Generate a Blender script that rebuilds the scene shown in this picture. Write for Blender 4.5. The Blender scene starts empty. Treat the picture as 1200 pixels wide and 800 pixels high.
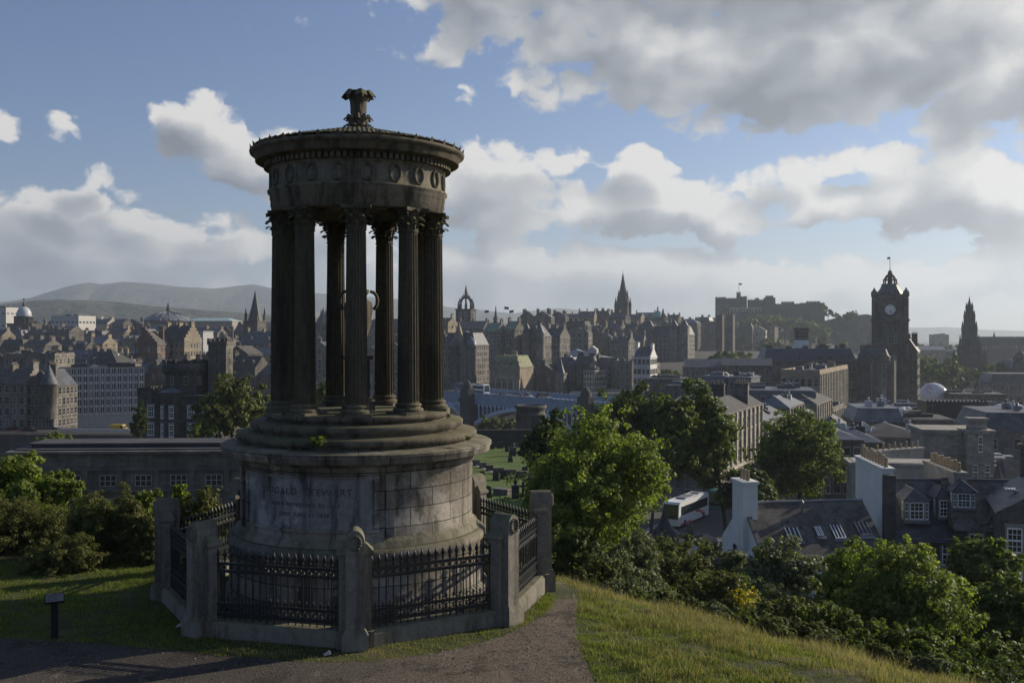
import bpy, math, random
import numpy as np
from mathutils import Vector, Matrix
PI = math.pi
R = math.radians
rnd = random.Random(7)
scene = bpy.context.scene
COL = scene.collection

# ------------------------------------------------------------------ camera
F, HY = 1200.0, 392.0            # focal length and horizon in photograph pixels
cam_d = bpy.data.cameras.new('camera')
cam = bpy.data.objects.new('camera', cam_d); COL.objects.link(cam)
cam.location = (0, 0, 0); cam.rotation_euler = (R(90), 0, 0)
cam_d.sensor_width = 36; cam_d.lens = 36; cam_d.shift_y = -8 / 1200
cam_d.clip_start = 0.3; cam_d.clip_end = 40000
scene.camera = cam

# ------------------------------------------------------------------ sun, sky, exposure
SUN_EL, SUN_AZ = 22.0, 62.0      # azimuth clockwise from +Y (the view direction)
sd = Vector((math.sin(R(SUN_AZ)) * math.cos(R(SUN_EL)), math.cos(R(SUN_AZ)) * math.cos(R(SUN_EL)), math.sin(R(SUN_EL))))
sun_d = bpy.data.lights.new('sun', 'SUN'); sun_d.energy = 5.0; sun_d.angle = R(0.5); sun_d.color = (1.0, 0.88, 0.70)
sun = bpy.data.objects.new('sun', sun_d); COL.objects.link(sun)
sun.rotation_euler = (-sd).to_track_quat('-Z', 'Y').to_euler()
scene.view_settings.view_transform = 'Standard'
scene.view_settings.look = 'None'
scene.view_settings.gamma = 1
scene.view_settings.exposure = 0.34

class NT:
    """small helper to write node trees"""
    def __init__(s, tree): s.t = tree; s.n = tree.nodes; s.l = tree.links
    def node(s, typ, **kw):
        n = s.n.new(typ)
        for k, v in kw.items(): setattr(n, k, v)
        return n
    def put(s, sock, v):
        if v is None: return
        if isinstance(v, bpy.types.NodeSocket): s.l.new(v, sock)
        else: sock.default_value = v
    def m(s, op, a, b=None, c=None, clamp=False):
        n = s.node('ShaderNodeMath', operation=op, use_clamp=clamp)
        for i, v in enumerate((a, b, c)):
            if v is not None: s.put(n.inputs[i], v)
        return n.outputs[0]
    def vm(s, op, a, b=None):
        n = s.node('ShaderNodeVectorMath', operation=op)
        s.put(n.inputs[0], a)
        if b is not None: s.put(n.inputs[1], b)
        return n.outputs[0]
    def noise(s, vec, scale, detail=4, rough=.55, dist=0, col=False, dims='3D'):
        n = s.node('ShaderNodeTexNoise'); n.noise_dimensions = dims
        if vec is not None: s.l.new(vec, n.inputs['Vector'])
        n.inputs['Scale'].default_value = scale; n.inputs['Detail'].default_value = detail
        n.inputs['Roughness'].default_value = rough; n.inputs['Distortion'].default_value = dist
        return n.outputs['Color' if col else 'Fac']
    def ramp(s, fac, stops, interp='LINEAR'):
        n = s.node('ShaderNodeValToRGB'); e = n.color_ramp.elements; n.color_ramp.interpolation = interp
        while len(e) < len(stops): e.new(.5)
        for el, (p, c) in zip(e, stops):
            el.position = p; el.color = (c if len(c) == 4 else (*c, 1)) if hasattr(c, '__len__') else (c, c, c, 1)
        s.put(n.inputs[0], fac); return n.outputs[0]
    def mix(s, fac, a, b, mode='MIX'):
        n = s.node('ShaderNodeMix', data_type='RGBA', blend_type=mode)
        s.put(n.inputs[0], fac)
        for i, v in ((6, a), (7, b)):
            if not isinstance(v, bpy.types.NodeSocket) and len(v) == 3: v = (*v, 1)
            s.put(n.inputs[i], v)
        return n.outputs[2]
    def smooth(s, x, lo, hi):
        n = s.node('ShaderNodeMapRange', interpolation_type='SMOOTHSTEP'); s.put(n.inputs[0], x)
        n.inputs[1].default_value = lo; n.inputs[2].default_value = hi
        return n.outputs[0]

world = bpy.data.worlds.new('World'); scene.world = world; world.use_nodes = True
W = NT(world.node_tree); W.n.clear()
# cloud banks as (x, y, half width, half height, strength) in the photograph's angles, turned into azimuth / elevation
BANKS = [(620, 25, 130, 50, .8), (760, 55, 190, 75, 1.2), (930, 85, 210, 75, 1.25), (1090, 50, 240, 110, 1.25), (1320, 60, 230, 130, 1.2), (880, -60, 500, 90, 1.2),
         (650, 190, 75, 26, .9), (740, 195, 45, 24, .9), (600, 235, 110, 48, 1.15), (720, 245, 130, 38, 1.25), (830, 258, 60, 30, 1.1), (560, 225, 50, 45, 1.0),
         (920, 205, 55, 30, .9), (965, 235, 50, 22, .8), (1035, 185, 70, 22, .85), (1090, 215, 95, 42, 1.15), (1180, 240, 95, 45, 1.15), (1060, 270, 35, 16, .7), (1160, 285, 50, 14, .7),
         (235, 160, 60, 40, 1.05), (300, 185, 80, 38, 1.1), (350, 215, 60, 25, .8), (400, 260, 60, 25, .8), (390, 300, 80, 40, .7),
         (105, 208, 26, 14, .6), (70, 152, 22, 14, .34), (2, 142, 22, 18, .6), (368, 25, 20, 7, .42),
         (60, 250, 150, 30, .95), (180, 262, 120, 22, .9), (40, 285, 160, 34, 1.15), (230, 292, 130, 26, 1.1), (120, 318, 260, 24, 1.05), (-150, 270, 200, 60, 1.1),
         (600, 310, 140, 34, 1.05), (740, 318, 150, 32, 1.1), (900, 335, 150, 26, 1.1), (1050, 330, 150, 28, 1.1), (1180, 325, 120, 30, 1.1), (640, 345, 260, 22, .8), (980, 350, 260, 18, .75), (330, 330, 160, 22, .8), (1350, 300, 200, 60, 1.1)]
def angles(px, py):
    az = math.atan2(px - 600, F); el = math.atan2(HY - py, math.hypot(F, px - 600))
    return az, el
def density_group(name, detail, bumps, amp=2.9):
    g = bpy.data.node_groups.new(name, 'ShaderNodeTree')
    g.interface.new_socket('P', in_out='INPUT', socket_type='NodeSocketVector')
    g.interface.new_socket('D', in_out='OUTPUT', socket_type='NodeSocketFloat')
    G = NT(g); gi = G.node('NodeGroupInput'); go = G.node('NodeGroupOutput')
    sep = G.node('ShaderNodeSeparateXYZ'); G.l.new(gi.outputs[0], sep.inputs[0]); U, V = sep.outputs[0], sep.outputs[1]
    acc = None
    for (x, y, a, b, k) in BANKS:
        az, el = angles(x, y); a2 = a / F / (1 + ((x - 600) / F) ** 2) * 1.15; b2 = b / F * 1.15
        v = G.vm('MULTIPLY_ADD', gi.outputs[0], (1 / a2, 1 / b2, 0)); v.node.inputs[2].default_value = (-az / a2, -el / b2, 0)
        q = G.m('SUBTRACT', k, G.m('MULTIPLY', dot(G, v), k))
        acc = q if acc is None else G.m('SMOOTH_MAX', acc, q, .25)
    acc = G.m('MAXIMUM', acc, -.7)
    # elsewhere in the sky (outside the part the photograph shows) loose cumulus from plain noise
    out = G.m('MAXIMUM', G.smooth(G.m('ABSOLUTE', U), .62, .8), G.smooth(V, .42, .55))
    base = G.noise(gi.outputs[0], 4.2, 1, .5, dims='2D')
    acc = G.m('ADD', G.m('MULTIPLY', acc, G.m('SUBTRACT', 1.0, out)), G.m('MULTIPLY', G.m('MULTIPLY_ADD', base, 6, -4.0), out))
    sc = G.vm('MULTIPLY', gi.outputs[0], (1, 1.45, 1))
    n1 = G.noise(sc, 9, detail, .60, 0, dims='2D')
    d = G.m('ADD', acc, G.m('MULTIPLY_ADD', n1, amp, -amp * .455))
    if bumps:
        vor = G.node('ShaderNodeTexVoronoi'); vor.feature = 'F1'; vor.voronoi_dimensions = '2D'; vor.inputs['Scale'].default_value = 24; vor.inputs['Detail'].default_value = 2
        G.l.new(sc, vor.inputs['Vector'])
        d = G.m('ADD', d, G.m('MULTIPLY_ADD', vor.outputs['Distance'], -.75, .32))
    G.l.new(d, go.inputs[0])
    return g
def dot(G, v):
    n = G.node('ShaderNodeVectorMath', operation='DOT_PRODUCT'); G.l.new(v, n.inputs[0]); G.l.new(v, n.inputs[1]); return n.outputs['Value']
g_fine = density_group('cloud_density', 8, True)
g_soft = density_group('cloud_density_soft', 2, False, 2.5)

tc = W.node('ShaderNodeTexCoord')
s3 = W.node('ShaderNodeSeparateXYZ'); W.l.new(tc.outputs['Generated'], s3.inputs[0])
az = W.m('ARCTAN2', s3.outputs[0], s3.outputs[1])
el = W.m('ARCSINE', s3.outputs[2])
cmb = W.node('ShaderNodeCombineXYZ'); W.l.new(az, cmb.inputs[0]); W.l.new(el, cmb.inputs[1]); cmb.inputs[2].default_value = 3.1
warp = W.noise(cmb.outputs[0], 16, 4, .6, col=True, dims='2D')
warp = W.vm('MULTIPLY', W.vm('SUBTRACT', warp, (.5, .5, .5)), (.036, .024, 0))
wp = W.vm('ADD', cmb.outputs[0], warp)
def cd(off, g):
    gn = W.node('ShaderNodeGroup'); gn.node_tree = g
    W.l.new(W.vm('ADD', wp, off), gn.inputs[0]); return gn.outputs[0]
d0 = cd((0, 0, 0), g_fine); d1 = cd((.016, .026, 0), g_soft)
mask = W.smooth(d0, .0, .46)
# sunward side bright, body grey, bases greyer
lit = W.m('MULTIPLY_ADD', d1, -.58, 1.06)
lit = W.m('ADD', lit, W.m('MULTIPLY', W.m('SUBTRACT', d0, d1), .17))
lit = W.m('ADD', lit, W.m('MULTIPLY', az, .30), clamp=True)
ccol = W.ramp(lit, [(0, (2.2, 2.45, 2.9)), (.35, (3.5, 3.8, 4.3)), (.62, (5.6, 5.8, 6.1)), (.8, (7.6, 7.5, 7.4)), (1, (9.3, 9.1, 8.8))])
sky = W.node('ShaderNodeTexSky'); sky.sky_type = 'NISHITA'; sky.sun_disc = False
sky.sun_elevation = R(SUN_EL); sky.sun_rotation = R(SUN_AZ); sky.altitude = 100; sky.air_density = 1.0; sky.dust_density = .6; sky.ozone_density = 2.0
skyc = W.mix(1.0, sky.outputs[0], (.84, .92, 1.16), 'MULTIPLY')
hz = W.m('MULTIPLY', W.m('SUBTRACT', 1.0, W.smooth(el, -.02, .15)), .55)     # pale horizon haze mixed into the sky colour
skyc = W.mix(hz, skyc, (3.7, 4.5, 5.8))
cl = W.mix(W.m('MULTIPLY', W.m('SUBTRACT', 1.0, W.smooth(el, .0, .11)), .45), ccol, (4.4, 4.9, 5.6))
fin = W.mix(mask, skyc, cl)
bg = W.node('ShaderNodeBackground'); bg.inputs['Strength'].default_value = .068
W.l.new(fin, bg.inputs['Color']); wo = W.node('ShaderNodeOutputWorld'); W.l.new(bg.outputs[0], wo.inputs['Surface'])
world.cycles.sampling_method = 'MANUAL'; world.cycles.sample_map_resolution = 512

# ------------------------------------------------------------------ helpers
def at(px, py, Y): return Vector(((px - 600) / F * Y, Y, (HY - py) / F * Y))
def X_(px, Y): return (px - 600) / F * Y
def Z_(py, Y): return (HY - py) / F * Y
def interp(x, pts):
    xs, ys = zip(*pts); return float(np.interp(x, xs, ys))

def tag(o, label=None, cat=None, group=None, kind=None):
    if label: o['label'] = label
    if cat: o['category'] = cat
    if group: o['group'] = group
    if kind: o['kind'] = kind
    return o
def empty(name, loc=(0, 0, 0), rz=0, parent=None):
    o = bpy.data.objects.new(name, None); COL.objects.link(o)
    o.location = loc; o.rotation_euler = (0, 0, rz); o.empty_display_size = .2
    if parent: o.parent = parent
    return o
def link(name, me, parent=None, loc=None, rz=None, scale=None):
    o = bpy.data.objects.new(name, me); COL.objects.link(o)
    if parent: o.parent = parent
    if loc is not None: o.location = loc
    if rz is not None: o.rotation_euler = (0, 0, rz)
    if scale is not None: o.scale = scale
    return o
def copy_tree(o, parent=None):
    c = o.copy(); COL.objects.link(c); c.parent = parent
    for ch in o.children: copy_tree(ch, c)
    return c
def struct(o): o['kind'] = 'structure'; return o

class MB:
    def __init__(s): s.v = []; s.f = []; s.mi = []; s.cur = 0; s.M = None; s.sm = set()
    def add(s, vs, fs, smooth=False):
        b = len(s.v)
        if s.M is not None: vs = [tuple(s.M @ Vector(p)) for p in vs]
        s.v += [tuple(p) for p in vs]
        for f in fs:
            if smooth: s.sm.add(len(s.f))
            s.f.append([i + b for i in f]); s.mi.append(s.cur)
        return s
    def box(s, x0, x1, y0, y1, z0, z1):
        vs = [(x0, y0, z0), (x1, y0, z0), (x1, y1, z0), (x0, y1, z0), (x0, y0, z1), (x1, y0, z1), (x1, y1, z1), (x0, y1, z1)]
        return s.add(vs, [(0, 3, 2, 1), (4, 5, 6, 7), (0, 1, 5, 4), (1, 2, 6, 5), (2, 3, 7, 6), (3, 0, 4, 7)])
    def frus(s, cx, cy, z0, z1, w0, d0, w1, d1):
        a = [(cx + sx * w0 / 2, cy + sy * d0 / 2, z0) for sx, sy in ((-1, -1), (1, -1), (1, 1), (-1, 1))]
        b = [(cx + sx * w1 / 2, cy + sy * d1 / 2, z1) for sx, sy in ((-1, -1), (1, -1), (1, 1), (-1, 1))]
        return s.add(a + b, [(0, 3, 2, 1), (4, 5, 6, 7), (0, 1, 5, 4), (1, 2, 6, 5), (2, 3, 7, 6), (3, 0, 4, 7)])
    def lathe(s, prof, n=24, cx=0, cy=0, a0=0, a1=2 * PI, smooth=True, cap=False):
        full = abs(a1 - a0 - 2 * PI) < 1e-6
        m = n if full else n + 1
        vs = []
        for r, z in prof:
            for i in range(m):
                a = a0 + (a1 - a0) * i / n
                vs.append((cx + r * math.sin(a), cy - r * math.cos(a), z))
        fs = []
        for k in range(len(prof) - 1):
            for i in range(n):
                j = (i + 1) % m if full else i + 1
                fs.append((k * m + i, k * m + j, (k + 1) * m + j, (k + 1) * m + i))
        if cap and full:
            fs.append(list(range(m))[::-1]); fs.append([(len(prof) - 1) * m + i for i in range(m)])
        return s.add(vs, fs, smooth)
    def tube(s, p0, p1, r0, r1=None, n=6, smooth=True):
        r1 = r0 if r1 is None else r1
        p0, p1 = Vector(p0), Vector(p1); d = (p1 - p0)
        if d.length < 1e-9: return s
        q = d.to_track_quat('Z', 'Y'); vs = []
        for p, r in ((p0, r0), (p1, r1)):
            for i in range(n):
                a = 2 * PI * i / n; vs.append(p + q @ Vector((r * math.cos(a), r * math.sin(a), 0)))
        fs = [(i, (i + 1) % n, n + (i + 1) % n, n + i) for i in range(n)]
        s.add(vs, fs, smooth)
        return s.add([v for v in vs], [list(range(n))[::-1], list(range(n, 2 * n))])
    def extrude(s, poly, y0, y1):
        """poly is a list of (x, z), extruded along y"""
        n = len(poly); vs = [(x, y0, z) for x, z in poly] + [(x, y1, z) for x, z in poly]
        fs = [list(range(n)), list(range(n, 2 * n))[::-1]] + [(i, i + n, (i + 1) % n + n, (i + 1) % n) for i in range(n)]
        return s.add(vs, fs)
    def extz(s, poly, z0, z1):
        n = len(poly); vs = [(x, y, z0) for x, y in poly] + [(x, y, z1) for x, y in poly]
        fs = [list(range(n))[::-1], list(range(n, 2 * n))] + [(i, (i + 1) % n, (i + 1) % n + n, i + n) for i in range(n)]
        return s.add(vs, fs)
    def ball(s, c, r, n=10, sz=1):
        prof = [(max(r * math.sin(PI * k / (n // 2 + 1)), 1e-4), c[2] - sz * r * math.cos(PI * k / (n // 2 + 1))) for k in range(n // 2 + 2)]
        return s.lathe(prof, n, c[0], c[1])
    def mesh(s, name, mats):
        me = bpy.data.meshes.new(name); me.from_pydata(s.v, [], s.f)
        for m in (mats if isinstance(mats, (list, tuple)) else [mats]): me.materials.append(m)
        if max(s.mi, default=0) > 0: me.polygons.foreach_set('material_index', s.mi)
        if s.sm:
            me.polygons.foreach_set('use_smooth', [i in s.sm for i in range(len(s.f))])
        me.update(); return me
    def build(s, name, mats, parent=None, loc=None, rz=None):
        return link(name, s.mesh(name, mats), parent, loc, rz)

def fastmesh(name, V, Fq, mat, smooth=False):
    me = bpy.data.meshes.new(name); n, k = Fq.shape
    me.vertices.add(len(V)); me.vertices.foreach_set('co', np.ascontiguousarray(V, dtype=np.float32).ravel())
    me.loops.add(n * k); me.loops.foreach_set('vertex_index', Fq.astype(np.int32).ravel())
    me.polygons.add(n); me.polygons.foreach_set('loop_start', np.arange(0, n * k, k, dtype=np.int32))
    me.update(calc_edges=True)
    if smooth: me.polygons.foreach_set('use_smooth', np.ones(n, dtype=bool))
    for m in (mat if isinstance(mat, (list, tuple)) else [mat]): me.materials.append(m)
    return me

# ------------------------------------------------------------------ materials
MATS = {}
def newmat(name):
    m = bpy.data.materials.new(name); m.use_nodes = True; N = NT(m.node_tree); N.n.clear()
    o = N.node('ShaderNodeOutputMaterial'); b = N.node('ShaderNodeBsdfPrincipled'); N.l.new(b.outputs[0], o.inputs[0])
    b.inputs['Specular IOR Level'].default_value = .25
    MATS[name] = m; return m, N, b, o
def objco(N): return N.node('ShaderNodeTexCoord').outputs['Object']
def bump(N, b, h, strength=.4, dist=.02):
    n = N.node('ShaderNodeBump'); n.inputs['Strength'].default_value = strength; n.inputs['Distance'].default_value = dist
    N.l.new(h, n.inputs['Height']); N.l.new(n.outputs[0], b.inputs['Normal'])
def hexc(r, g, b): return (r, g, b)
def simple(name, c, rough=.7, metal=0, var=.15, scale=3.0, rand=0, spec=.25):
    m, N, b, o = newmat(name)
    n = N.noise(objco(N), scale, 5, .6)
    c1 = tuple(x * (1 - var) for x in c); c2 = tuple(x * (1 + var) for x in c)
    col = N.ramp(n, [(.3, c1), (.7, c2)])
    if rand:
        oi = N.node('ShaderNodeObjectInfo'); col = N.mix(1.0, col, N.ramp(oi.outputs['Random'], [(0, 1 - rand), (1, 1 + rand)]), 'MULTIPLY')
    N.l.new(col, b.inputs['Base Color']); b.inputs['Roughness'].default_value = rough; b.inputs['Metallic'].default_value = metal
    b.inputs['Specular IOR Level'].default_value = spec
    return m
def stone(name, c, soot=.5, scale=.25, rand=.25, block=.9, warm=None, bumpy=.3):
    """coursed ashlar: blocks of slightly different tone, soot in large drifts and vertical runs"""
    m, N, b, o = newmat(name); co = objco(N)
    s = N.node('ShaderNodeSeparateXYZ'); N.l.new(co, s.inputs[0])
    cb = N.node('ShaderNodeCombineXYZ'); N.l.new(N.m('ADD', s.outputs[0], s.outputs[1]), cb.inputs[0]); N.l.new(s.outputs[2], cb.inputs[1])
    br = N.node('ShaderNodeTexBrick'); N.l.new(cb.outputs[0], br.inputs[0]); br.inputs['Scale'].default_value = 1
    br.inputs['Brick Width'].default_value = block; br.inputs['Row Height'].default_value = block * .42; br.inputs['Mortar Size'].default_value = .012
    k = tuple(x for x in c)
    br.inputs['Color1'].default_value = (*(x * .78 for x in k), 1); br.inputs['Color2'].default_value = (*(x * 1.22 for x in k), 1)
    br.inputs['Mortar'].default_value = (*(x * .55 for x in k), 1)
    big = N.noise(co, scale, 6, .65)
    run = N.noise(N.vm('MULTIPLY', co, (1.6, 1.6, .16)), .9, 5, .6)
    f = N.smooth(N.m('ADD', N.m('MULTIPLY', big, .6), N.m('MULTIPLY', run, .4)), .40, .62)
    col = N.mix(N.m('MULTIPLY', f, soot), br.outputs[0], (.035, .033, .032))
    if warm: col = N.mix(N.smooth(N.noise(co, scale * .7, 3), .52, .66), col, warm)
    oi = N.node('ShaderNodeObjectInfo')
    col = N.mix(1.0, col, N.ramp(oi.outputs['Random'], [(0, (1 - rand,) * 3), (.5, (1, 1, 1)), (1, (1 + rand, 1 + rand * .9, 1 + rand * .7))]), 'MULTIPLY')
    N.l.new(col, b.inputs['Base Color']); b.inputs['Roughness'].default_value = .9
    if bumpy: bump(N, b, N.noise(co, 7, 5), bumpy, .03)
    return m
def roofmat(name, c, rough=.55, rand=.2, row=.25, moss=None, spec=.3):
    m, N, b, o = newmat(name); co = objco(N)
    s = N.node('ShaderNodeSeparateXYZ'); N.l.new(co, s.inputs[0])
    cb = N.node('ShaderNodeCombineXYZ'); N.l.new(N.m('ADD', s.outputs[0], N.m('MULTIPLY', s.outputs[1], .37)), cb.inputs[0]); N.l.new(N.m('ADD', s.outputs[2], N.m('MULTIPLY', s.outputs[1], .2)), cb.inputs[1])
    br = N.node('ShaderNodeTexBrick'); N.l.new(cb.outputs[0], br.inputs[0]); br.inputs['Scale'].default_value = 1
    br.inputs['Brick Width'].default_value = .32; br.inputs['Row Height'].default_value = row; br.inputs['Mortar Size'].default_value = .006
    br.inputs['Color1'].default_value = (*(x * .72 for x in c), 1); br.inputs['Color2'].default_value = (*(x * 1.28 for x in c), 1); br.inputs['Mortar'].default_value = (*(x * .45 for x in c), 1)
    n = N.noise(co, .6, 8, .72)
    col = N.mix(N.smooth(n, .38, .68), br.outputs[0], tuple(x * 1.9 for x in c))
    col = N.mix(N.smooth(N.noise(N.vm('MULTIPLY', co, (1, 1, .25)), 1.8, 6, .7), .52, .64), col, tuple(x * .5 for x in c))
    if moss: col = N.mix(N.smooth(N.noise(co, .9, 6, .7), .5, .7), col, moss)
    oi = N.node('ShaderNodeObjectInfo'); col = N.mix(1.0, col, N.ramp(oi.outputs['Random'], [(0, 1 - rand), (1, 1 + rand)]), 'MULTIPLY')
    N.l.new(col, b.inputs['Base Color']); b.inputs['Roughness'].default_value = rough; b.inputs['Specular IOR Level'].default_value = spec
    return m
def leafmat(name, c1, c2, trans=.35, scale=.5, rough=.55):
    m, N, b, o = newmat(name); geo = N.node('ShaderNodeNewGeometry')
    n = N.noise(objco(N), scale, 3)
    f = N.m('ADD', N.m('MULTIPLY', geo.outputs['Random Per Island'], .6), N.m('MULTIPLY', n, .6), clamp=True)
    col = N.ramp(f, [(.2, c1), (.85, c2)])
    N.l.new(col, b.inputs['Base Color']); b.inputs['Roughness'].default_value = rough; b.inputs['Specular IOR Level'].default_value = .2
    t = N.node('ShaderNodeBsdfTranslucent'); N.l.new(N.mix(1, col, (1.3, 1.5, .6), 'MULTIPLY'), t.inputs[0])
    mx = N.node('ShaderNodeMixShader'); mx.inputs[0].default_value = trans
    N.l.new(b.outputs[0], mx.inputs[1]); N.l.new(t.outputs[0], mx.inputs[2]); N.l.new(mx.outputs[0], o.inputs[0])
    return m

stone_grey = stone('grey_sandstone', (.19, .175, .155), .6)
stone_dark = stone('sooty_sandstone', (.13, .12, .105), .8)
stone_warm = stone('warm_sandstone', (.30, .25, .18), .35)
stone_red = stone('red_sandstone', (.20, .135, .105), .45)
stone_pale = stone('pale_stone', (.40, .37, .31), .25)
stone_black = stone('blackened_sandstone', (.07, .066, .06), .7, rand=.1)
rubble = stone('rubble_stone', (.15, .14, .125), .6, block=.45)
concrete = simple('concrete', (.34, .34, .33), .8, var=.2, scale=1.2, rand=.15)
harl = stone('white_harling', (.76, .76, .74), .13, .5, rand=0, block=40, bumpy=.15)
harl2 = simple('grey_render', (.30, .28, .25), .9, var=.3, scale=.7, rand=.1)
white = simple('white_paint', (.75, .75, .73), .5, var=.05)
bluepaint = simple('dark_blue_paint', (.03, .05, .09), .5)
slate = roofmat('slate', (.060, .064, .072))
slate_moss = roofmat('mossy_slate', (.062, .062, .062), .8, moss=(.075, .075, .035))
slate_warm = roofmat('old_slate', (.075, .068, .060), .75, row=.22)
lead = simple('lead_sheet', (.125, .132, .145), .5, var=.35, scale=.7, rand=.35, spec=.4)
felt = simple('roofing_felt', (.075, .075, .08), .85, var=.3, scale=.4, rand=.3)
greenroof = simple('weathered_copper', (.16, .24, .17), .6, var=.2, scale=.5)
copper = simple('green_copper', (.20, .36, .30), .55, var=.2)
mossroof = simple('mossy_sheet_roof', (.20, .21, .12), .8, var=.3, scale=.6)
pots = simple('terracotta_pots', (.33, .27, .19), .9, var=.3, rand=.2)
iron = simple('black_iron', (.010, .013, .015), .38, var=.3, scale=8, spec=.5)
pane = simple('window_glass', (.02, .025, .03), .08, var=.3, spec=.6)
pane_far, N, b, o = newmat('dark_window'); oi = N.node('ShaderNodeObjectInfo')      # dark rooms, some blinds and pale curtains
N.l.new(N.ramp(oi.outputs['Random'], [(0, (.012, .014, .018)), (.45, (.03, .033, .04)), (.62, (.05, .055, .065)), (.78, (.02, .022, .026)), (.86, (.20, .20, .19)), (.93, (.03, .03, .035)), (1, (.12, .12, .13))]), b.inputs['Base Color'])
b.inputs['Roughness'].default_value = .15; b.inputs['Specular IOR Level'].default_value = .6
bluesteel = simple('painted_blue_steel', (.23, .29, .37), .5, var=.15, scale=.6)
bluepale = simple('pale_blue_steel', (.44, .50, .58), .5, var=.12)
asphalt = simple('asphalt', (.055, .055, .055), .9, var=.25, scale=2)
rubber = simple('tyre_rubber', (.02, .02, .02), .8)
bark = simple('bark', (.07, .055, .04), .95, var=.4, scale=6)
soil = simple('soil', (.06, .05, .032), .95, var=.4, scale=4)
glassy = simple('glass_roof', (.25, .28, .30), .12, var=.2, scale=.3, spec=.6)

# ------------------------------------------------------------------ ground
def sstep(x, a, b):
    t = min(max((x - a) / (b - a), 0), 1); return t * t * (3 - 2 * t)
CITY_L = [(0, -27.2), (160, -27.2), (210, -32), (300, -40), (400, -38), (430, -27), (600, -18), (800, -12), (1000, -20), (1300, -30), (2500, -38), (20000, -38)]
CITY_R = [(0, -27.2), (160, -27.2), (250, -31), (400, -34), (520, -46), (1500, -46), (2500, -40), (20000, -38)]
def gz(x, y):
    s = .74 * x + .67 * y
    d1 = .05 * max(s - 12, 0) + .50 * max(s - 15.8, 0) - .33 * max(s - 22.4, 0) + .02 * max(s - 38, 0)
    if 13.8 < s < 17.8: d1 += .06 * (2 - abs(s - 15.8)) ** 2
    d2 = max(y - 25.5, 0) * .42 if y < 200 else 99
    d2 = d2 * (1 - sstep(x, -3, 3)) if d2 < 90 else d2
    rad = math.hypot(x, y)
    d = max(d1, d2)
    if y < 10: d = min(d, .25 * max(abs(x) - 12, 0) + max(d1, 0) * .6)
    near = -5 - d
    t = x / max(y, 1.0)
    w = sstep(t, .24, .36)
    city = (1 - w) * interp(rad, CITY_L) + w * interp(rad, CITY_R)
    cr = math.exp(-(((x - 285) / 150) ** 2 + ((y - 1240) / 110) ** 2) ** 1.3)
    city += 52 * cr
    if rad > 3000: city = -38
    return max(near, city) if rad < 600 else city

def terrain():
    radii = list(np.concatenate([np.arange(0.5, 40, .45), np.arange(40, 120, 2.5), np.geomspace(120, 16000, 90)]))
    az = list(np.concatenate([np.linspace(-180, -50, 26)[:-1], np.linspace(-50, 50, 151), np.linspace(50, 180, 27)[1:-1]]))
    V = []
    for r_ in radii:
        for a in az:
            x, y = r_ * math.sin(R(a)), r_ * math.cos(R(a))
            z = gz(x, y)
            if 10 < r_ < 60: z += (.05 * math.sin(x * 1.7 + y * .6) * math.sin(y * 1.3 - x * .5) + .025 * math.sin(x * 4.1 - y * 2.2) * math.sin(y * 3.7 + x)) * sstep(.74 * x + .67 * y, 12, 15)
            V.append((x, y, z))
    m = len(az); Q = []
    for i in range(len(radii) - 1):
        for j in range(m):
            k = (j + 1) % m
            Q.append((i * m + j, i * m + k, (i + 1) * m + k, (i + 1) * m + j))
    V = np.array(V); Q = np.array(Q)
    cen = V[Q].mean(1); rr = np.hypot(cen[:, 0], cen[:, 1])
    return V, Q, cen, rr
mt, N, b, o = newmat('hill_turf'); co = objco(N)
c1 = N.ramp(N.noise(co, 1.1, 6, .65), [(.3, (.030, .040, .014)), (.5, (.050, .058, .020)), (.66, (.11, .088, .045))])
N.l.new(c1, b.inputs['Base Color']); b.inputs['Roughness'].default_value = .95
bump(N, b, N.noise(co, 9, 5, .7), .8, .06)
mc, N, b, o = newmat('city_ground'); co = objco(N)
c1 = N.ramp(N.noise(co, .02, 6, .6), [(.35, (.05, .05, .052)), (.5, (.07, .068, .062)), (.62, (.035, .05, .022))])
N.l.new(c1, b.inputs['Base Color']); b.inputs['Roughness'].default_value = .95
TV, TQ, TC, TR = terrain()
def subset(name, mask, mat):
    q = TQ[mask]; u, inv = np.unique(q, return_inverse=True)
    struct(link(name, fastmesh(name, TV[u], inv.reshape(q.shape), mat, True)))
hillm = (TR < 115) & (TC[:, 2] > -29)
subset('hillside', hillm, mt); subset('city_ground', ~hillm, mc)

# monument centre, local frame and fence geometry
MX, MY, MROT = -3.0, 20.0, R(8.5)
FR, FPHI = 3.59, R(7.74)
def fence_pt(k, r=FR):
    a = FPHI + k * PI / 4; return (MX + r * math.sin(a), MY - r * math.cos(a))
def gp(px, py, z=-5.0):
    Y = -z * F / (py - HY); return ((px - 600) / F * Y, Y)
PL = [gp(*p) for p in [(612, 655), (640, 664), (653, 680), (650, 696), (642, 712), (622, 730), (590, 746), (545, 758), (494, 768), (430, 776), (340, 775), (240, 767), (120, 754), (0, 748), (-220, 744)]]
PRt = [gp(*p) for p in [(640, 650), (664, 662), (678, 680), (678, 705), (675, 728), (678, 750), (685, 775), (696, 800)]] + [(1.2, 12.6), (.2, 10.5), (-3, 9), (-8, 9), (-14, 9.5)]
PATH_POLY = [*PL, *PRt[::-1]]
def inpoly(x, y, poly):
    x = np.asarray(x); y = np.asarray(y); c = np.zeros(x.shape, bool); n = len(poly)
    for i in range(n):
        x1, y1 = poly[i]; x2, y2 = poly[i - 1]
        c ^= ((y1 > y) != (y2 > y)) & (x < (x2 - x1) * (y - y1) / (y2 - y1 + 1e-12) + x1)
    return c
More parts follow.
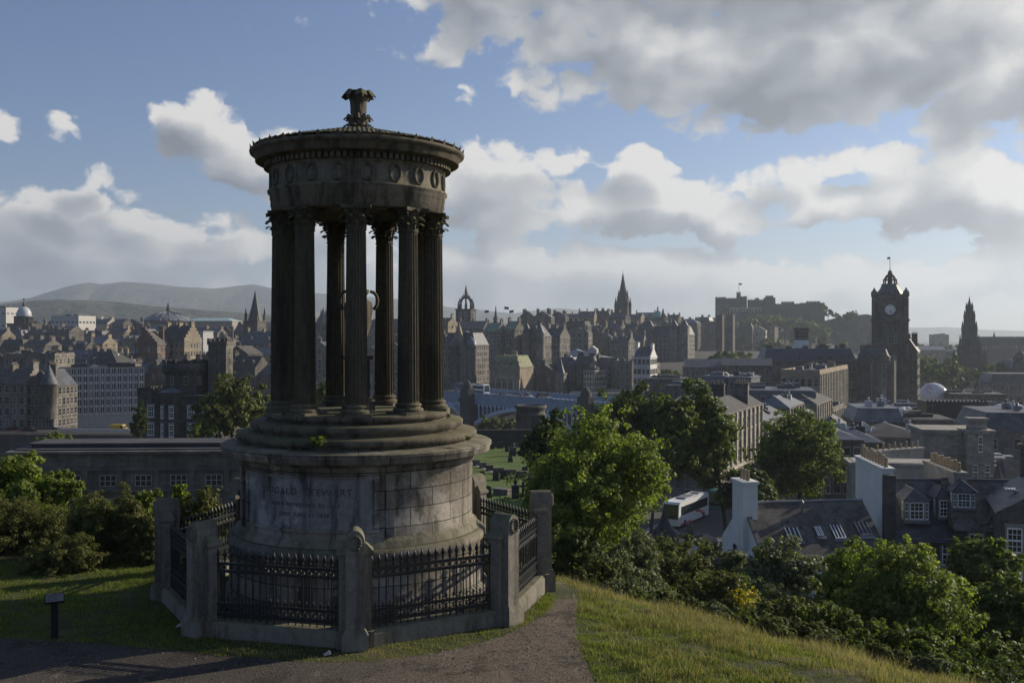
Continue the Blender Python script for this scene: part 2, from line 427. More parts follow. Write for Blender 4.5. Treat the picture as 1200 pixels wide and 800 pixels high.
def resample(pts, n):
    t = np.linspace(0, len(pts) - 1, n); P = np.array(pts)
    a = np.arange(len(pts)); return np.stack([np.interp(t, a, P[:, 0]), np.interp(t, a, P[:, 1])], 1)
nl, nc = 150, 16
A_, B_ = resample(PL, nl), resample(PRt, nl)
jit = np.array([rnd.uniform(-.05, .05) for _ in range(nl)])
A_[:, 1] += jit; B_[:, 0] += jit[::-1] * .7
V = np.array([[*(A_[i] * (1 - j / nc) + B_[i] * (j / nc)), 0] for i in range(nl) for j in range(nc + 1)])
V[:, 2] = [gz(x, y) + .012 for x, y, _ in V]
Q = np.array([(i * (nc + 1) + j, i * (nc + 1) + j + 1, (i + 1) * (nc + 1) + j + 1, (i + 1) * (nc + 1) + j) for i in range(nl - 1) for j in range(nc)])
mp, N, b, o = newmat('gravel_and_tarmac'); co = objco(N)
s3 = N.node('ShaderNodeSeparateXYZ'); N.l.new(co, s3.inputs[0])
fine = N.noise(co, 34, 4, .8)
grav = N.ramp(fine, [(.3, (.060, .048, .036)), (.5, (.135, .108, .082)), (.68, (.26, .22, .175))])
tar = N.ramp(fine, [(.3, (.046, .040, .034)), (.5, (.080, .069, .057)), (.7, (.14, .12, .10))])
f = N.smooth(N.m('ADD', s3.outputs[0], N.m('MULTIPLY_ADD', N.noise(co, .9, 5), 3, -1.5)), -3.4, -.6)
col = N.mix(f, tar, grav)
col = N.mix(N.m('MULTIPLY', N.smooth(N.noise(co, 1.6, 8, .75), .50, .60), .75), col, (.045, .038, .028))
col = N.mix(N.m('MULTIPLY', N.smooth(N.noise(co, 4.5, 6, .8), .60, .68), .7), col, (.27, .235, .18))
wear = N.smooth(N.noise(N.vm('MULTIPLY', co, (1, .35, 1)), 2.2, 6, .75), .56, .66)
col = N.mix(N.m('MULTIPLY', wear, .5), col, (.23, .19, .15))
N.l.new(col, b.inputs['Base Color']); b.inputs['Roughness'].default_value = .95
bump(N, b, N.noise(co, 26, 6, .85), .95, .05)
me = fastmesh('path', V, Q, mp, True); me.flip_normals(); struct(link('path', me))

# far hills
def ridge(name, pts, Y, depth, foot, mat, seed, rough=14):
    rs = np.random.default_rng(seed); n = 260; px = np.linspace(pts[0][0], pts[-1][0], n)
    crest = np.interp(px, *zip(*pts))
    ph = rs.uniform(0, 6.28, 12); rows = []
    ys = [(-1.0, 0), (-.75, .12), (-.5, .38), (-.3, .66), (-.14, .88), (0, 1), (.2, .85), (.6, .3), (1, 0)]
    for t, h in ys:
        row = []
        for i in range(n):
            X = (px[i] - 600) / F * Y; Zc = (HY - crest[i]) / F * Y
            YY = Y + t * depth
            z = foot + (Zc - foot) * h
            if 0 < h < 1: z += rough * h * (1 - h) * 4 * (math.sin(px[i] * .09 + ph[0] + t * 5) * .5 + math.sin(px[i] * .21 + ph[1] - t * 9) * .35 + math.sin(px[i] * .047 + ph[2] + t * 3) * .6)
            row.append((X + math.sin(t * 4 + px[i] * .03) * depth * .06, YY, z))
        rows.append(row)
    V = np.array(rows).reshape(-1, 3); Q = np.array([(r * n + i, r * n + i + 1, (r + 1) * n + i + 1, (r + 1) * n + i) for r in range(len(ys) - 1) for i in range(n - 1)])
    return struct(link(name, fastmesh(name, V, Q, mat, True)))
mh, N, b, o = newmat('moorland'); co = objco(N)
c1 = N.ramp(N.noise(N.vm('MULTIPLY', co, (1, .6, 2.2)), .0032, 9, .68), [(.36, (.010, .015, .010)), (.47, (.024, .032, .016)), (.55, (.055, .058, .030)), (.64, (.10, .09, .05))])
bump(N, b, N.noise(co, .004, 6, .6), 1, 120)
N.l.new(c1, b.inputs['Base Color']); b.inputs['Roughness'].default_value = 1
ridge('distant_hills', [(-330, 372), (-150, 362), (0, 354), (25, 350), (45, 342), (62, 336), (80, 333), (105, 331), (130, 333), (160, 330), (185, 332), (210, 336), (240, 338), (262, 335), (285, 333), (310, 336), (345, 341), (380, 343), (420, 347), (470, 352), (520, 359), (545, 361), (570, 362), (600, 366), (640, 371), (700, 378), (800, 388)], 7200, 1500, -38, mh, 3, 40)
ridge('far_hills', [(560, 378), (600, 368), (625, 364), (650, 361), (670, 363), (700, 368), (740, 373), (800, 380), (900, 386), (1000, 386), (1060, 384), (1100, 383), (1150, 386), (1220, 388), (1400, 386), (1700, 389)], 7900, 900, -38, mh, 5, 10)
ridge('green_hills', [(-330, 372), (-100, 366), (0, 357), (30, 352), (60, 351), (110, 352), (150, 354), (190, 359), (240, 364), (300, 368), (400, 372), (500, 374), (620, 380)], 3300, 500, -38, mh, 9, 10)

# the air

# ------------------------------------------------------------------ monument
def monstone(name, base, dark, pale, green, f_dark=.5, f_pale=.5, f_green=.3, courses=None):
    m, N, b, o = newmat(name); co = objco(N)
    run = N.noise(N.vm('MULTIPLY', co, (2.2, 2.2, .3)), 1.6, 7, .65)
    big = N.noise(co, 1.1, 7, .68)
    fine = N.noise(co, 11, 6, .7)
    col = N.ramp(fine, [(.3, tuple(x * .75 for x in base)), (.7, tuple(x * 1.25 for x in base))])
    if courses:
        s = N.node('ShaderNodeSeparateXYZ'); N.l.new(co, s.inputs[0])
        ang = N.m('MULTIPLY', N.m('ARCTAN2', s.outputs[0], N.m('MULTIPLY', s.outputs[1], -1)), 2.24)
        cb = N.node('ShaderNodeCombineXYZ'); N.l.new(ang, cb.inputs[0]); N.l.new(N.m('ADD', s.outputs[2], courses[1]), cb.inputs[1])
        br = N.node('ShaderNodeTexBrick'); N.l.new(cb.outputs[0], br.inputs[0]); br.inputs['Scale'].default_value = 1
        br.inputs['Brick Width'].default_value = .95; br.inputs['Row Height'].default_value = courses[0]; br.inputs['Mortar Size'].default_value = .009
        br.inputs['Color1'].default_value = (.72, .72, .74, 1); br.inputs['Color2'].default_value = (1.2, 1.16, 1.08, 1); br.inputs['Mortar'].default_value = (.22, .21, .20, 1)
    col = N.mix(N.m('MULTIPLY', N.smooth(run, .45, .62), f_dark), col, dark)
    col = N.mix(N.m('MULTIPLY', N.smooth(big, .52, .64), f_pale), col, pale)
    if courses: col = N.mix(1.0, col, br.outputs[0], 'MULTIPLY')
    ge = N.node('ShaderNodeNewGeometry'); sn = N.node('ShaderNodeSeparateXYZ'); N.l.new(ge.outputs['Normal'], sn.inputs[0])
    up = N.m('MULTIPLY', N.smooth(N.m('ADD', sn.outputs[2], N.m('MULTIPLY_ADD', big, .8, -.4)), .1, .8), f_green)   # moss grows on ledges
    col = N.mix(up, col, green)
    N.l.new(col, b.inputs['Base Color']); b.inputs['Roughness'].default_value = .92
    hh = N.m('ADD', N.m('MULTIPLY', fine, .5), N.m('MULTIPLY', big, .8))
    if courses: hh = N.m('ADD', hh, N.m('MULTIPLY', br.outputs['Fac'], -.6))
    bump(N, b, hh, .55, .04)
    return m
ms_wall = monstone('monument_ashlar', (.22, .20, .17), (.045, .042, .037), (.38, .36, .325), (.10, .10, .045), .75, .85, .5, (.325, .005))
ms_dark = monstone('monument_weathered_stone', (.135, .115, .085), (.026, .023, .019), (.20, .18, .14), (.105, .10, .045), .75, .3, .6)
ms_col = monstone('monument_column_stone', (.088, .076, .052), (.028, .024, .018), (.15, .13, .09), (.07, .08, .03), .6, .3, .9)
ms_frz = monstone('monument_frieze_stone', (.18, .16, .13), (.034, .03, .025), (.28, .25, .22), (.12, .12, .05), .8, .5, .6)
ms_panel = monstone('inscription_stone', (.22, .21, .20), (.045, .045, .045), (.40, .38, .36), (.1, .1, .06), .9, .8, .2)
ms_pier = monstone('pier_stone', (.185, .17, .14), (.05, .046, .038), (.27, .25, .20), (.11, .11, .05), .6, .5, .5)
letter = simple('cut_letters', (.10, .096, .09), .95, var=.6, scale=5)

mon = tag(empty('round_monument', (MX, MY, -5), MROT), 'tall round open temple of nine fluted columns on a drum podium with plumed finial', 'monument')
def prof_noise(mb, amp, seed):
    rs = np.random.default_rng(seed)
    mb.v = [tuple(np.array(p) * (1, 1, 1) + rs.normal(0, amp, 3)) for p in mb.v]
p = MB()
p.lathe([(2.52, -.3), (2.52, .22), (2.44, .30), (2.43, 1.08), (2.47, 1.11), (2.48, 1.19), (2.46, 1.24), (2.40, 1.28), (2.33, 1.33), (2.315, 1.39), (2.26, 1.42), (2.22, 1.47), (2.22, 2.56), (2.26, 2.58), (2.26, 2.68),
         (2.32, 2.70), (2.40, 2.74), (2.54, 2.76), (2.57, 2.78), (2.57, 2.86), (2.60, 2.88), (2.60, 2.93), (2.56, 2.95), (2.20, 2.99)], 128)
p.build('podium', ms_wall, mon)
p = MB(); p.lathe([(2.21, 2.985), (2.21, 3.02), (2.30, 3.05), (2.31, 3.12), (2.28, 3.16), (1.96, 3.18)], 128); p.build('step', ms_dark, mon)
p = MB(); p.lathe([(1.97, 3.175), (1.97, 3.22), (2.03, 3.25), (2.04, 3.34), (2.01, 3.37), (1.70, 3.38)], 128); p.build('step', ms_dark, mon)
p = MB(); p.lathe([(1.71, 3.375), (1.71, 3.42), (1.78, 3.44), (1.79, 3.52), (1.76, 3.535), (.001, 3.54)], 128); p.build('step', ms_dark, mon)
# panel, its frame and pilaster strips, bent round the drum
def curved(mb, a0, a1, z0, z1, r0, r1, n=24):
    vs = []; fs = []
    for i in range(n + 1):
        a = a0 + (a1 - a0) * i / n
        for r_, z in ((r0, z0), (r1, z0), (r1, z1), (r0, z1)): vs.append((r_ * math.sin(a), -r_ * math.cos(a), z))
    for i in range(n):
        for k in range(4): fs.append((i * 4 + k, (i + 1) * 4 + k, (i + 1) * 4 + (k + 1) % 4, i * 4 + (k + 1) % 4))
    fs += [(0, 1, 2, 3)[::-1], tuple(n * 4 + k for k in range(4))]
    mb.add(vs, fs)
A0, A1 = R(-62), R(7)
q = MB(); curved(q, A0, A1, 1.60, 2.50, 2.20, 2.232); panel = q.build('inscription_panel', ms_panel, mon)
q = MB()
curved(q, A0 - R(2.2), A0, 1.56, 2.54, 2.20, 2.262, 3); curved(q, A1, A1 + R(2.2), 1.56, 2.54, 2.20, 2.262, 3)
curved(q, A0, A1, 2.50, 2.54, 2.20, 2.26); curved(q, A0, A1, 1.56, 1.60, 2.20, 2.26); q.build('panel_frame', ms_wall, panel)
for a in (A0 - R(8), A1 + R(7)):
    q = MB(); curved(q, a - R(1.9), a + R(1.9), 1.48, 2.56, 2.20, 2.275, 4); q.build('pilaster', ms_wall, mon)
def bent_text(body, size, zc, name, parent):
    cu = bpy.data.curves.new(name, 'FONT'); cu.body = body; cu.size = size; cu.align_x = 'CENTER'; cu.extrude = .004; cu.space_character = 1.25; cu.offset = .002
    o = bpy.data.objects.new(name, cu); COL.objects.link(o)
    me = bpy.data.meshes.new_from_object(o.evaluated_get(bpy.context.evaluated_depsgraph_get()))
    bpy.data.objects.remove(o); me.materials.clear(); me.materials.append(letter); me.name = name
    ac = (A0 + A1) / 2 + R(2)
    for v in me.vertices:
        a = ac + v.co.x / 2.24; r_ = 2.234 + v.co.z; z = zc + v.co.y
        v.co = (r_ * math.sin(a), -r_ * math.cos(a), z)
    link(name, me, parent)
bent_text('DUGALD  STEWART', .165, 2.20, 'carved_lettering', panel)
bent_text('BORN NOVEMBER 22 1753', .095, 2.00, 'carved_lettering', panel)
bent_text('DIED JUNE 11 1828', .095, 1.83, 'carved_lettering', panel)

# column: base, fluted shaft, leafy capital
def leaf_strip(mb, cx, cy, a, z0, h, w, r0, curl, n=7):
    """an acanthus leaf that rises and curls outward"""
    vs = []; fs = []
    for i in range(n + 1):
        t = i / n
        rr = r0 + .02 * t + curl * max(0, t - .45) ** 1.6 * 2.2
        z = z0 + h * (math.sin(min(t, .85) / .85 * PI / 2)) - (h * .28 * max(0, t - .8) / .2)
        ww = w * (1 - .55 * t ** 2.5) * (1 + .12 * math.sin(i * 3))
        for s_ in (-1, -.35, 0, .35, 1):
            dr = -.012 * abs(s_) + (.008 if s_ == 0 else 0)
            da = s_ * ww / 2 / max(r0, .05)
            x = cx + (rr + dr) * math.sin(a + da); y = cy - (rr + dr) * math.cos(a + da)
            vs.append((x, y, z - .02 * abs(s_) * t))
    for i in range(n):
        for k in range(4): fs.append((i * 5 + k, i * 5 + k + 1, (i + 1) * 5 + k + 1, (i + 1) * 5 + k))
    mb.add(vs, fs)
def fluted(r0, r1, z0, z1, nf=20):
    mb = MB(); n = nf * 6; rows = 9; vs = []; fs = []
    for k in range(rows + 1):
        t = k / rows; rr = r0 + (r1 - r0) * (t ** 1.5); z = z0 + (z1 - z0) * t
        dep = 0 if k in (0, rows) else .09
        for i in range(n):
            a = 2 * PI * i / n; q = abs(math.sin(a * nf / 2)) ** .6
            rad = rr * (1 - dep * q); vs.append((rad * math.sin(a), -rad * math.cos(a), z if k not in (1, rows - 1) else (z0 + .05 if k == 1 else z1 - .05)))
    for k in range(rows):
        for i in range(n): fs.append((k * n + i, k * n + (i + 1) % n, (k + 1) * n + (i + 1) % n, (k + 1) * n + i))
    mb.add(vs, fs); return mb
ZB, ZT, ZC = 3.535, 7.33, 6.88
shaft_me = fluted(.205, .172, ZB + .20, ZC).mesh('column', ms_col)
bm_ = MB(); bm_.box(-.29, .29, -.29, .29, ZB - .01, ZB + .045)
bm_.lathe([(.27, ZB + .045), (.285, ZB + .075), (.27, ZB + .105), (.235, ZB + .115), (.225, ZB + .14), (.245, ZB + .155), (.25, ZB + .175), (.225, ZB + .195), (.205, ZB + .205)], 36)
base_me = bm_.mesh('column_base', ms_dark)
cm = MB(); cm.lathe([(.172, ZC), (.19, ZC + .01), (.19, ZC + .03), (.17, ZC + .04), (.165, ZC + .2), (.185, ZC + .34), (.24, ZC + .385)], 24)
for i in range(8): leaf_strip(cm, 0, 0, i * PI / 4, ZC + .035, .15, .125, .178, .12)
for i in range(8): leaf_strip(cm, 0, 0, (i + .5) * PI / 4, ZC + .10, .20, .12, .180, .15)
for i in range(4):
    a = PI / 4 + i * PI / 2
    for k in range(9):      # corner volutes
        t = k / 8 * 2.3 * PI; rr = .055 * (1 - k / 11); c = (.245 + rr * math.cos(t)); z = ZC + .325 + rr * math.sin(t)
        t2 = (k + 1) / 8 * 2.3 * PI; r2 = .055 * (1 - (k + 1) / 11); c2 = .245 + r2 * math.cos(t2); z2 = ZC + .325 + r2 * math.sin(t2)
        cm.tube((c * math.sin(a), -c * math.cos(a), z), (c2 * math.sin(a), -c2 * math.cos(a), z2), .021, .019, 6)
    b2 = i * PI / 2; cm.ball((.235 * math.sin(b2), -.235 * math.cos(b2), ZC + .40), .035, 8)
ab = []
for i in range(4):      # abacus with hollowed sides
    for t in (-.93, -.45, 0, .45, .93):
        a = i * PI / 2; off = .205 + .085 * t * t; u = t * .285
        ab.append((off * math.sin(a) + u * math.cos(a), -off * math.cos(a) + u * math.sin(a)))
cm.extz(ab, ZC + .385, ZT + .003)
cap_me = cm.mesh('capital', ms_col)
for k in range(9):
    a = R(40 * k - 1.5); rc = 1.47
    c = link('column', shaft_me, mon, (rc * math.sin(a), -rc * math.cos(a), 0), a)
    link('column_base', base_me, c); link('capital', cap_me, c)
# entablature
e = MB()
e.lathe([(1.28, 7.34), (1.28, 7.33), (1.66, 7.33), (1.66, 7.45), (1.675, 7.455), (1.675, 7.58), (1.69, 7.585), (1.69, 7.68), (1.73, 7.70), (1.735, 7.74), (1.66, 7.75), (1.65, 8.10), (1.68, 8.12), (1.70, 8.15), (1.70, 8.16)], 128)
e.lathe([(1.28, 7.34), (1.28, 7.5), (.01, 7.52)], 48)
e.build('entablature', ms_frz, mon)
e = MB(); e.lathe([(1.70, 8.155), (1.71, 8.16), (1.71, 8.27), (1.84, 8.285), (1.94, 8.29), (1.96, 8.30), (1.965, 8.40), (2.02, 8.43), (2.06, 8.455), (2.07, 8.50), (2.03, 8.52), (1.6, 8.60)], 128)
for i in range(96):
    a = 2 * PI * i / 96; e.M = Matrix.Rotation(a, 4, 'Z'); e.box(-.034, .034, -1.80, -1.69, 8.165, 8.262)
e.M = None; cor = e.build('cornice', ms_dark, mon)
w = MB()
for i in range(20):
    t = 2 * PI * i / 20; t2 = 2 * PI * (i + 1) / 20
    rr = .022 + .006 * (i % 2)
    w.tube((.105 * math.cos(t), 0, .145 * math.sin(t)), (.105 * math.cos(t2), 0, .145 * math.sin(t2)), rr, .022, 6)
    w.ball((.105 * math.cos(t), -.018, .145 * math.sin(t)), .022, 6)
w.tube((-.03, 0, -.14), (-.07, 0, -.20), .014, .006, 5); w.tube((.03, 0, -.14), (.07, 0, -.20), .014, .006, 5)
wreath_me = w.mesh('wreath', ms_frz)
for k in range(20):
    a = 2 * PI * (k + .3) / 20
    link('wreath', wreath_me, mon, (1.665 * math.sin(a), -1.665 * math.cos(a), 7.93), a)
# roof of leaf shaped tiles
r_ = MB(); r_.lathe([(2.05, 8.505), (1.9, 8.54), (1.2, 8.71), (.6, 8.865), (.30, 8.96)], 96)
for ring in range(9):
    rr = 1.98 - ring * .195; n = max(int(rr * 2 * PI / .17), 10); z = 8.52 + (2.05 - rr) * .245
    for i in range(n):
        a = 2 * PI * (i + .5 * (ring % 2)) / n; r_.M = Matrix.Rotation(a, 4, 'Z')
        r_.add([(-.07, -rr + .16, z + .045), (.07, -rr + .16, z + .045), (.075, -rr, z + .035), (0, -rr - .05, z + .03), (-.075, -rr, z + .035), (0, -rr + .03, z + .075), (0, -rr + .16, z + .06)],
               [(0, 4, 5, 6), (6, 5, 2, 1), (4, 3, 5), (5, 3, 2), (0, 6, 1, 2, 3, 4)])
r_.M = None
roof = r_.build('tiled_roof', ms_dark, mon)
a_ = MB()
if True:
    a_.add([(-.04, -2.05, 8.50), (.04, -2.05, 8.50), (.035, -2.06, 8.56), (0, -2.07, 8.61), (-.035, -2.06, 8.56), (0, -1.98, 8.51)], [(0, 1, 2, 3, 4), (0, 4, 5), (4, 3, 5), (3, 2, 5), (2, 1, 5), (1, 0, 5)])
an_me = a_.mesh('antefix', ms_dark)
for i in range(36): link('antefix', an_me, roof, None, 2 * PI * i / 36)
# finial
f = MB(); f.lathe([(.34, 8.95), (.30, 9.0), (.22, 9.05), (.15, 9.09), (.13, 9.13), (.13, 9.17), (.17, 9.2), (.20, 9.26), (.205, 9.33), (.16, 9.36), (.145, 9.40), (.15, 9.5), (.17, 9.66), (.235, 9.76), (.22, 9.80), (.1, 9.81), (.001, 9.80)], 24)
for i in range(12): leaf_strip(f, 0, 0, i * PI / 6, 9.17, .17, .10, .185, .10)
for i in range(10): leaf_strip(f, 0, 0, (i + .5) * PI / 5, 9.06, .13, .12, .19, .10)
for i in range(10): leaf_strip(f, 0, 0, i * PI / 5, 9.12, .28, .08, .165, .07)
for i in range(6):
    a = i * PI / 3 + .2; leaf_strip(f, 0, 0, a, 9.42, .44, .22, .155, .20)
    f.ball((.21 * math.sin(a), -.21 * math.cos(a), 9.79), .075, 8); f.ball((.255 * math.sin(a), -.255 * math.cos(a), 9.73), .05, 8)
    for k in range(5):
        t = k / 5 * PI * 1.1; t2 = (k + 1) / 5 * PI * 1.1
        P = lambda t: ((.195 - .055 * math.cos(t)) * math.sin(a), -(.195 - .055 * math.cos(t)) * math.cos(a), 9.77 + .05 * math.sin(t))
        f.tube(P(t), P(t2), .05, .045, 6)
f.v = [(x, y, z - .10) for x, y, z in f.v]; f.build('finial', ms_dark, roof)
# pedestal and urn inside the columns
ur = tag(empty('memorial_urn', (MX, MY, -5 + 3.54), MROT), 'tall stone urn with loop handles on a pedestal among the temple columns', 'urn')
u = MB(); u.box(-.32, .32, -.32, .32, 0, .18); u.box(-.26, .26, -.26, .26, .18, .24); u.box(-.22, .22, -.22, .22, .24, .98); u.box(-.28, .28, -.28, .28, .98, 1.06); u.build('pedestal', ms_dark, ur)
u = MB(); u.lathe([(.15, 1.06), (.13, 1.12), (.07, 1.17), (.09, 1.22), (.17, 1.40), (.25, 1.70), (.28, 1.95), (.26, 2.08), (.17, 2.14), (.16, 2.22), (.22, 2.30), (.2, 2.34), (.001, 2.36)], 28)
us = u.build('urn_body', ms_dark, ur)
for s_ in (-1, 1):
    h = MB()
    for k in range(8):
        t = -1.2 + k * .36; t2 = t + .36
        h.tube((s_ * (.24 + .13 * math.cos(t)), 0, 2.12 + .18 * math.sin(t)), (s_ * (.24 + .13 * math.cos(t2)), 0, 2.12 + .18 * math.sin(t2)), .032, .032, 8)
    h.build('handle', ms_dark, us)

# ------------------------------------------------------------------ fence: low wall, piers, iron panels
fw = tag(empty('monument_fence', (MX, MY, -5), 0), 'octagonal iron railing with spear heads between stone piers round the temple', 'fence')
wl = MB(); NP = 8
for k in range(NP):
    a = FPHI + (k + .5) * PI / 4; ap = FR * math.cos(PI / 8); L = FR * math.sin(PI / 8)
    wl.M = Matrix.Rotation(a, 4, 'Z')
    wl.box(-L, L, -ap - .17, -ap + .17, -.5, .20); wl.frus(0, -ap, .20, .26, 2 * L, .34, 2 * L, .24)
wl.M = None; wl.build('plinth_wall', ms_pier, fw)
st = MB(); hw = .215
arc = [(hw * math.cos(t), 1.68 + hw * math.sin(t)) for t in np.linspace(0, PI, 15)]
st.extrude([(-hw, -.4), (hw, -.4)] + arc, -.25, .22)
st.box(-.37, .37, -.10, .16, -.4, 1.46)
st.frus(0, .03, 1.46, 1.50, .76, .28, .84, .34); st.box(-.42, .42, -.14, .20, 1.50, 1.55); st.frus(0, .03, 1.55, 1.66, .80, .32, .5, .2)
st.box(-.30, .30, -.33, .26, -.4, .24); st.frus(0, -.035, .24, .33, .60, .59, .44, .48)
st.box(-.43, .43, -.16, .22, -.4, .27)
st.v = [(x * .70, y * .86, z) for x, y, z in st.v]; pier_me = st.mesh('pier', ms_pier)
wr = MB()
for i in range(14):
    t = 2 * PI * i / 14; t2 = 2 * PI * (i + 1) / 14
    wr.tube((.11 * math.cos(t), 0, .13 * math.sin(t)), (.11 * math.cos(t2), 0, .13 * math.sin(t2)), .026, .026, 6); wr.ball((.11 * math.cos(t), -.02, .13 * math.sin(t)), .026, 6)
wr.v = [(x * .85, y, z * .85) for x, y, z in wr.v]; pw_me = wr.mesh('wreath', ms_pier)
for k in range(NP):
    a = FPHI + k * PI / 4
    pr = link('pier', pier_me, fw, (FR * math.sin(a), -FR * math.cos(a), 0), a)
    link('wreath', pw_me, pr, (0, -.22, 1.70))
# iron panel
ra = MB(); Lp = 2 * FR * math.sin(PI / 8) - .52; nb = 18
for z, h_ in ((1.20, .022), (1.07, .022), (.53, .022), (.36, .028)): ra.box(-Lp / 2 - .1, Lp / 2 + .1, -.02, .02, z - h_, z + h_)
for i in range(nb):
    x = -Lp / 2 + .02 + (Lp - .04) * i / (nb - 1)
    ra.tube((x, 0, .25), (x, 0, 1.26), .0125, .0125, 6)
    ra.lathe([(.0125, 1.24), (.030, 1.275), (.014, 1.295), (.020, 1.31), (.036, 1.345), (.018, 1.40), (.001, 1.45)], 6, x, 0)
    if i < nb - 1:
        xm = x + (Lp - .04) / (nb - 1) / 2
        for z in (1.135,): 
            for t in range(8): ra.tube((xm + .045 * math.cos(t * PI / 4), 0, z + .045 * math.sin(t * PI / 4)), (xm + .045 * math.cos((t + 1) * PI / 4), 0, z + .045 * math.sin((t + 1) * PI / 4)), .009, .009, 4)
        ra.tube((xm, 0, .36), (xm, 0, .60), .009, .009, 5); ra.lathe([(.009, .58), (.022, .62), (.001, .67)], 5, xm, 0)
        for sx in (-1, 1): ra.tube((xm + sx * .05, 0, .39), (xm - sx * .05, 0, .50), .008, .008, 4)
ra_me = ra.mesh('iron_railing', iron)
for k in range(NP):
    a = FPHI + (k + .5) * PI / 4; ap = FR * math.cos(PI / 8)
    link('iron_railing', ra_me, fw, (ap * math.sin(a), -ap * math.cos(a), 0), a)

# ------------------------------------------------------------------ buildings
def window_mesh(name, mats, kind):
    """unit window 1 x 1 in the XZ plane facing -Y"""
    w = MB()
    if kind == 'far':       # glass with a stone surround and sill
        w.box(-.5, .5, -.02, .05, -.5, .5)
        w.cur = 1; w.box(-.62, -.5, -.06, .05, -.55, .58); w.box(.5, .62, -.06, .05, -.55, .58); w.box(-.62, .62, -.08, .05, .5, .60); w.box(-.66, .66, -.12, .05, -.62, -.5)
        w.box(-.5, .5, -.035, .05, -.03, .03)
    elif kind == 'casement':
        w.box(-.5, .5, -.004, .05, -.5, .5); w.cur = 1
        for x in (-.5, -.17, .17, .5): w.box(x - .025, x + .025, -.04, .05, -.5, .5)
        for z in (-.5, 0, .5): w.box(-.5, .5, -.035, .05, z - .03, z + .03)
    elif kind == 'office':
        w.box(-.5, .5, -.02, .05, -.45, .7); w.cur = 1
        w.box(-.62, -.5, -.25, .05, -.85, .85); w.box(-.08, .08, -.1, .05, -.85, .85); w.box(-.5, .5, -.06, .05, -.85, -.5)
    elif kind == 'modern':
        w.box(-.5, .5, -.02, .05, -.5, .5); w.cur = 1
        w.box(-.5, .5, -.05, .05, -.53, -.47); w.box(-.5, .5, -.05, .05, .47, .53); w.box(-.03, .03, -.05, .05, -.47, .47); w.box(-.53, -.47, -.06, .05, -.5, .5); w.box(.47, .53, -.06, .05, -.5, .5)
    else:                   # sash with glazing bars
        w.box(-.5, .5, -.004, .05, -.5, .5); w.cur = 1
        for x0, x1, z0, z1 in ((-.5, -.42, -.5, .5), (.42, .5, -.5, .5), (-.5, .5, -.5, -.42), (-.5, .5, .43, .5), (-.42, .42, -.035, .035)): w.box(x0, x1, -.05, .05, z0, z1)
        for x in (-.14, .14): w.box(x - .018, x + .018, -.035, .05, -.42, .43)
        for z in (-.23, .23): w.box(-.42, .42, -.03, .05, z - .012, z + .012)
        w.cur = 2; w.box(-.66, .66, -.10, .05, -.62, -.5); w.box(-.62, -.5, -.05, .05, -.5, .5); w.box(.5, .62, -.05, .05, -.5, .5); w.box(-.66, .66, -.055, .05, .5, .66)
    return w.mesh(name, mats)
far_trim = simple('window_surround', (.27, .25, .22), .85, var=.2, rand=.3)
WIN_FAR = window_mesh('window_far', [pane_far, far_trim], 'far')
WIN_MOD = window_mesh('window_modern', [pane_far, simple('pale_mullion', (.50, .51, .52), .6)], 'modern')
WIN_SASH = window_mesh('window_sash', [pane, white, simple('stone_surround', (.26, .25, .23), .85)], 'sash')
WIN_SASH_DARK = window_mesh('window_sash_blue', [pane, bluepaint, harl], 'sash')

WIN_GOV = window_mesh('window_casement', [pane, simple('grey_white_frame', (.34, .34, .33), .6)], 'casement')
WIN_OFF = window_mesh('window_office', [pane_far, simple('office_white', (.50, .51, .52), .6)], 'office')

def put_window(me, root, x, y, z, w, h, ang=0):
    o = link('window', me, root, (x, y, z), ang, (w, 1 if w > .9 else 1, h)); return o

def chimney_mb(mb, x, y, z0, z1, w, d, n, potm=1):
    c = mb.cur
    mb.box(x - w / 2, x + w / 2, y - d / 2, y + d / 2, z0, z1)
    mb.box(x - w / 2 - .12, x + w / 2 + .12, y - d / 2 - .12, y + d / 2 + .12, z1, z1 + .22)
    mb.cur = potm
    for i in range(n):
        if w >= d: px_, py_ = x - w / 2 + w * (i + .5) / n, y
        else: px_, py_ = x, y - d / 2 + d * (i + .5) / n
        r = .15
        mb.lathe([(r, z1 + .21), (r * .85, z1 + .75 + .2 * (i % 2)), (r * 1.05, z1 + .8 + .2 * (i % 2))], 6, px_, py_, cap=True)
    mb.cur = c

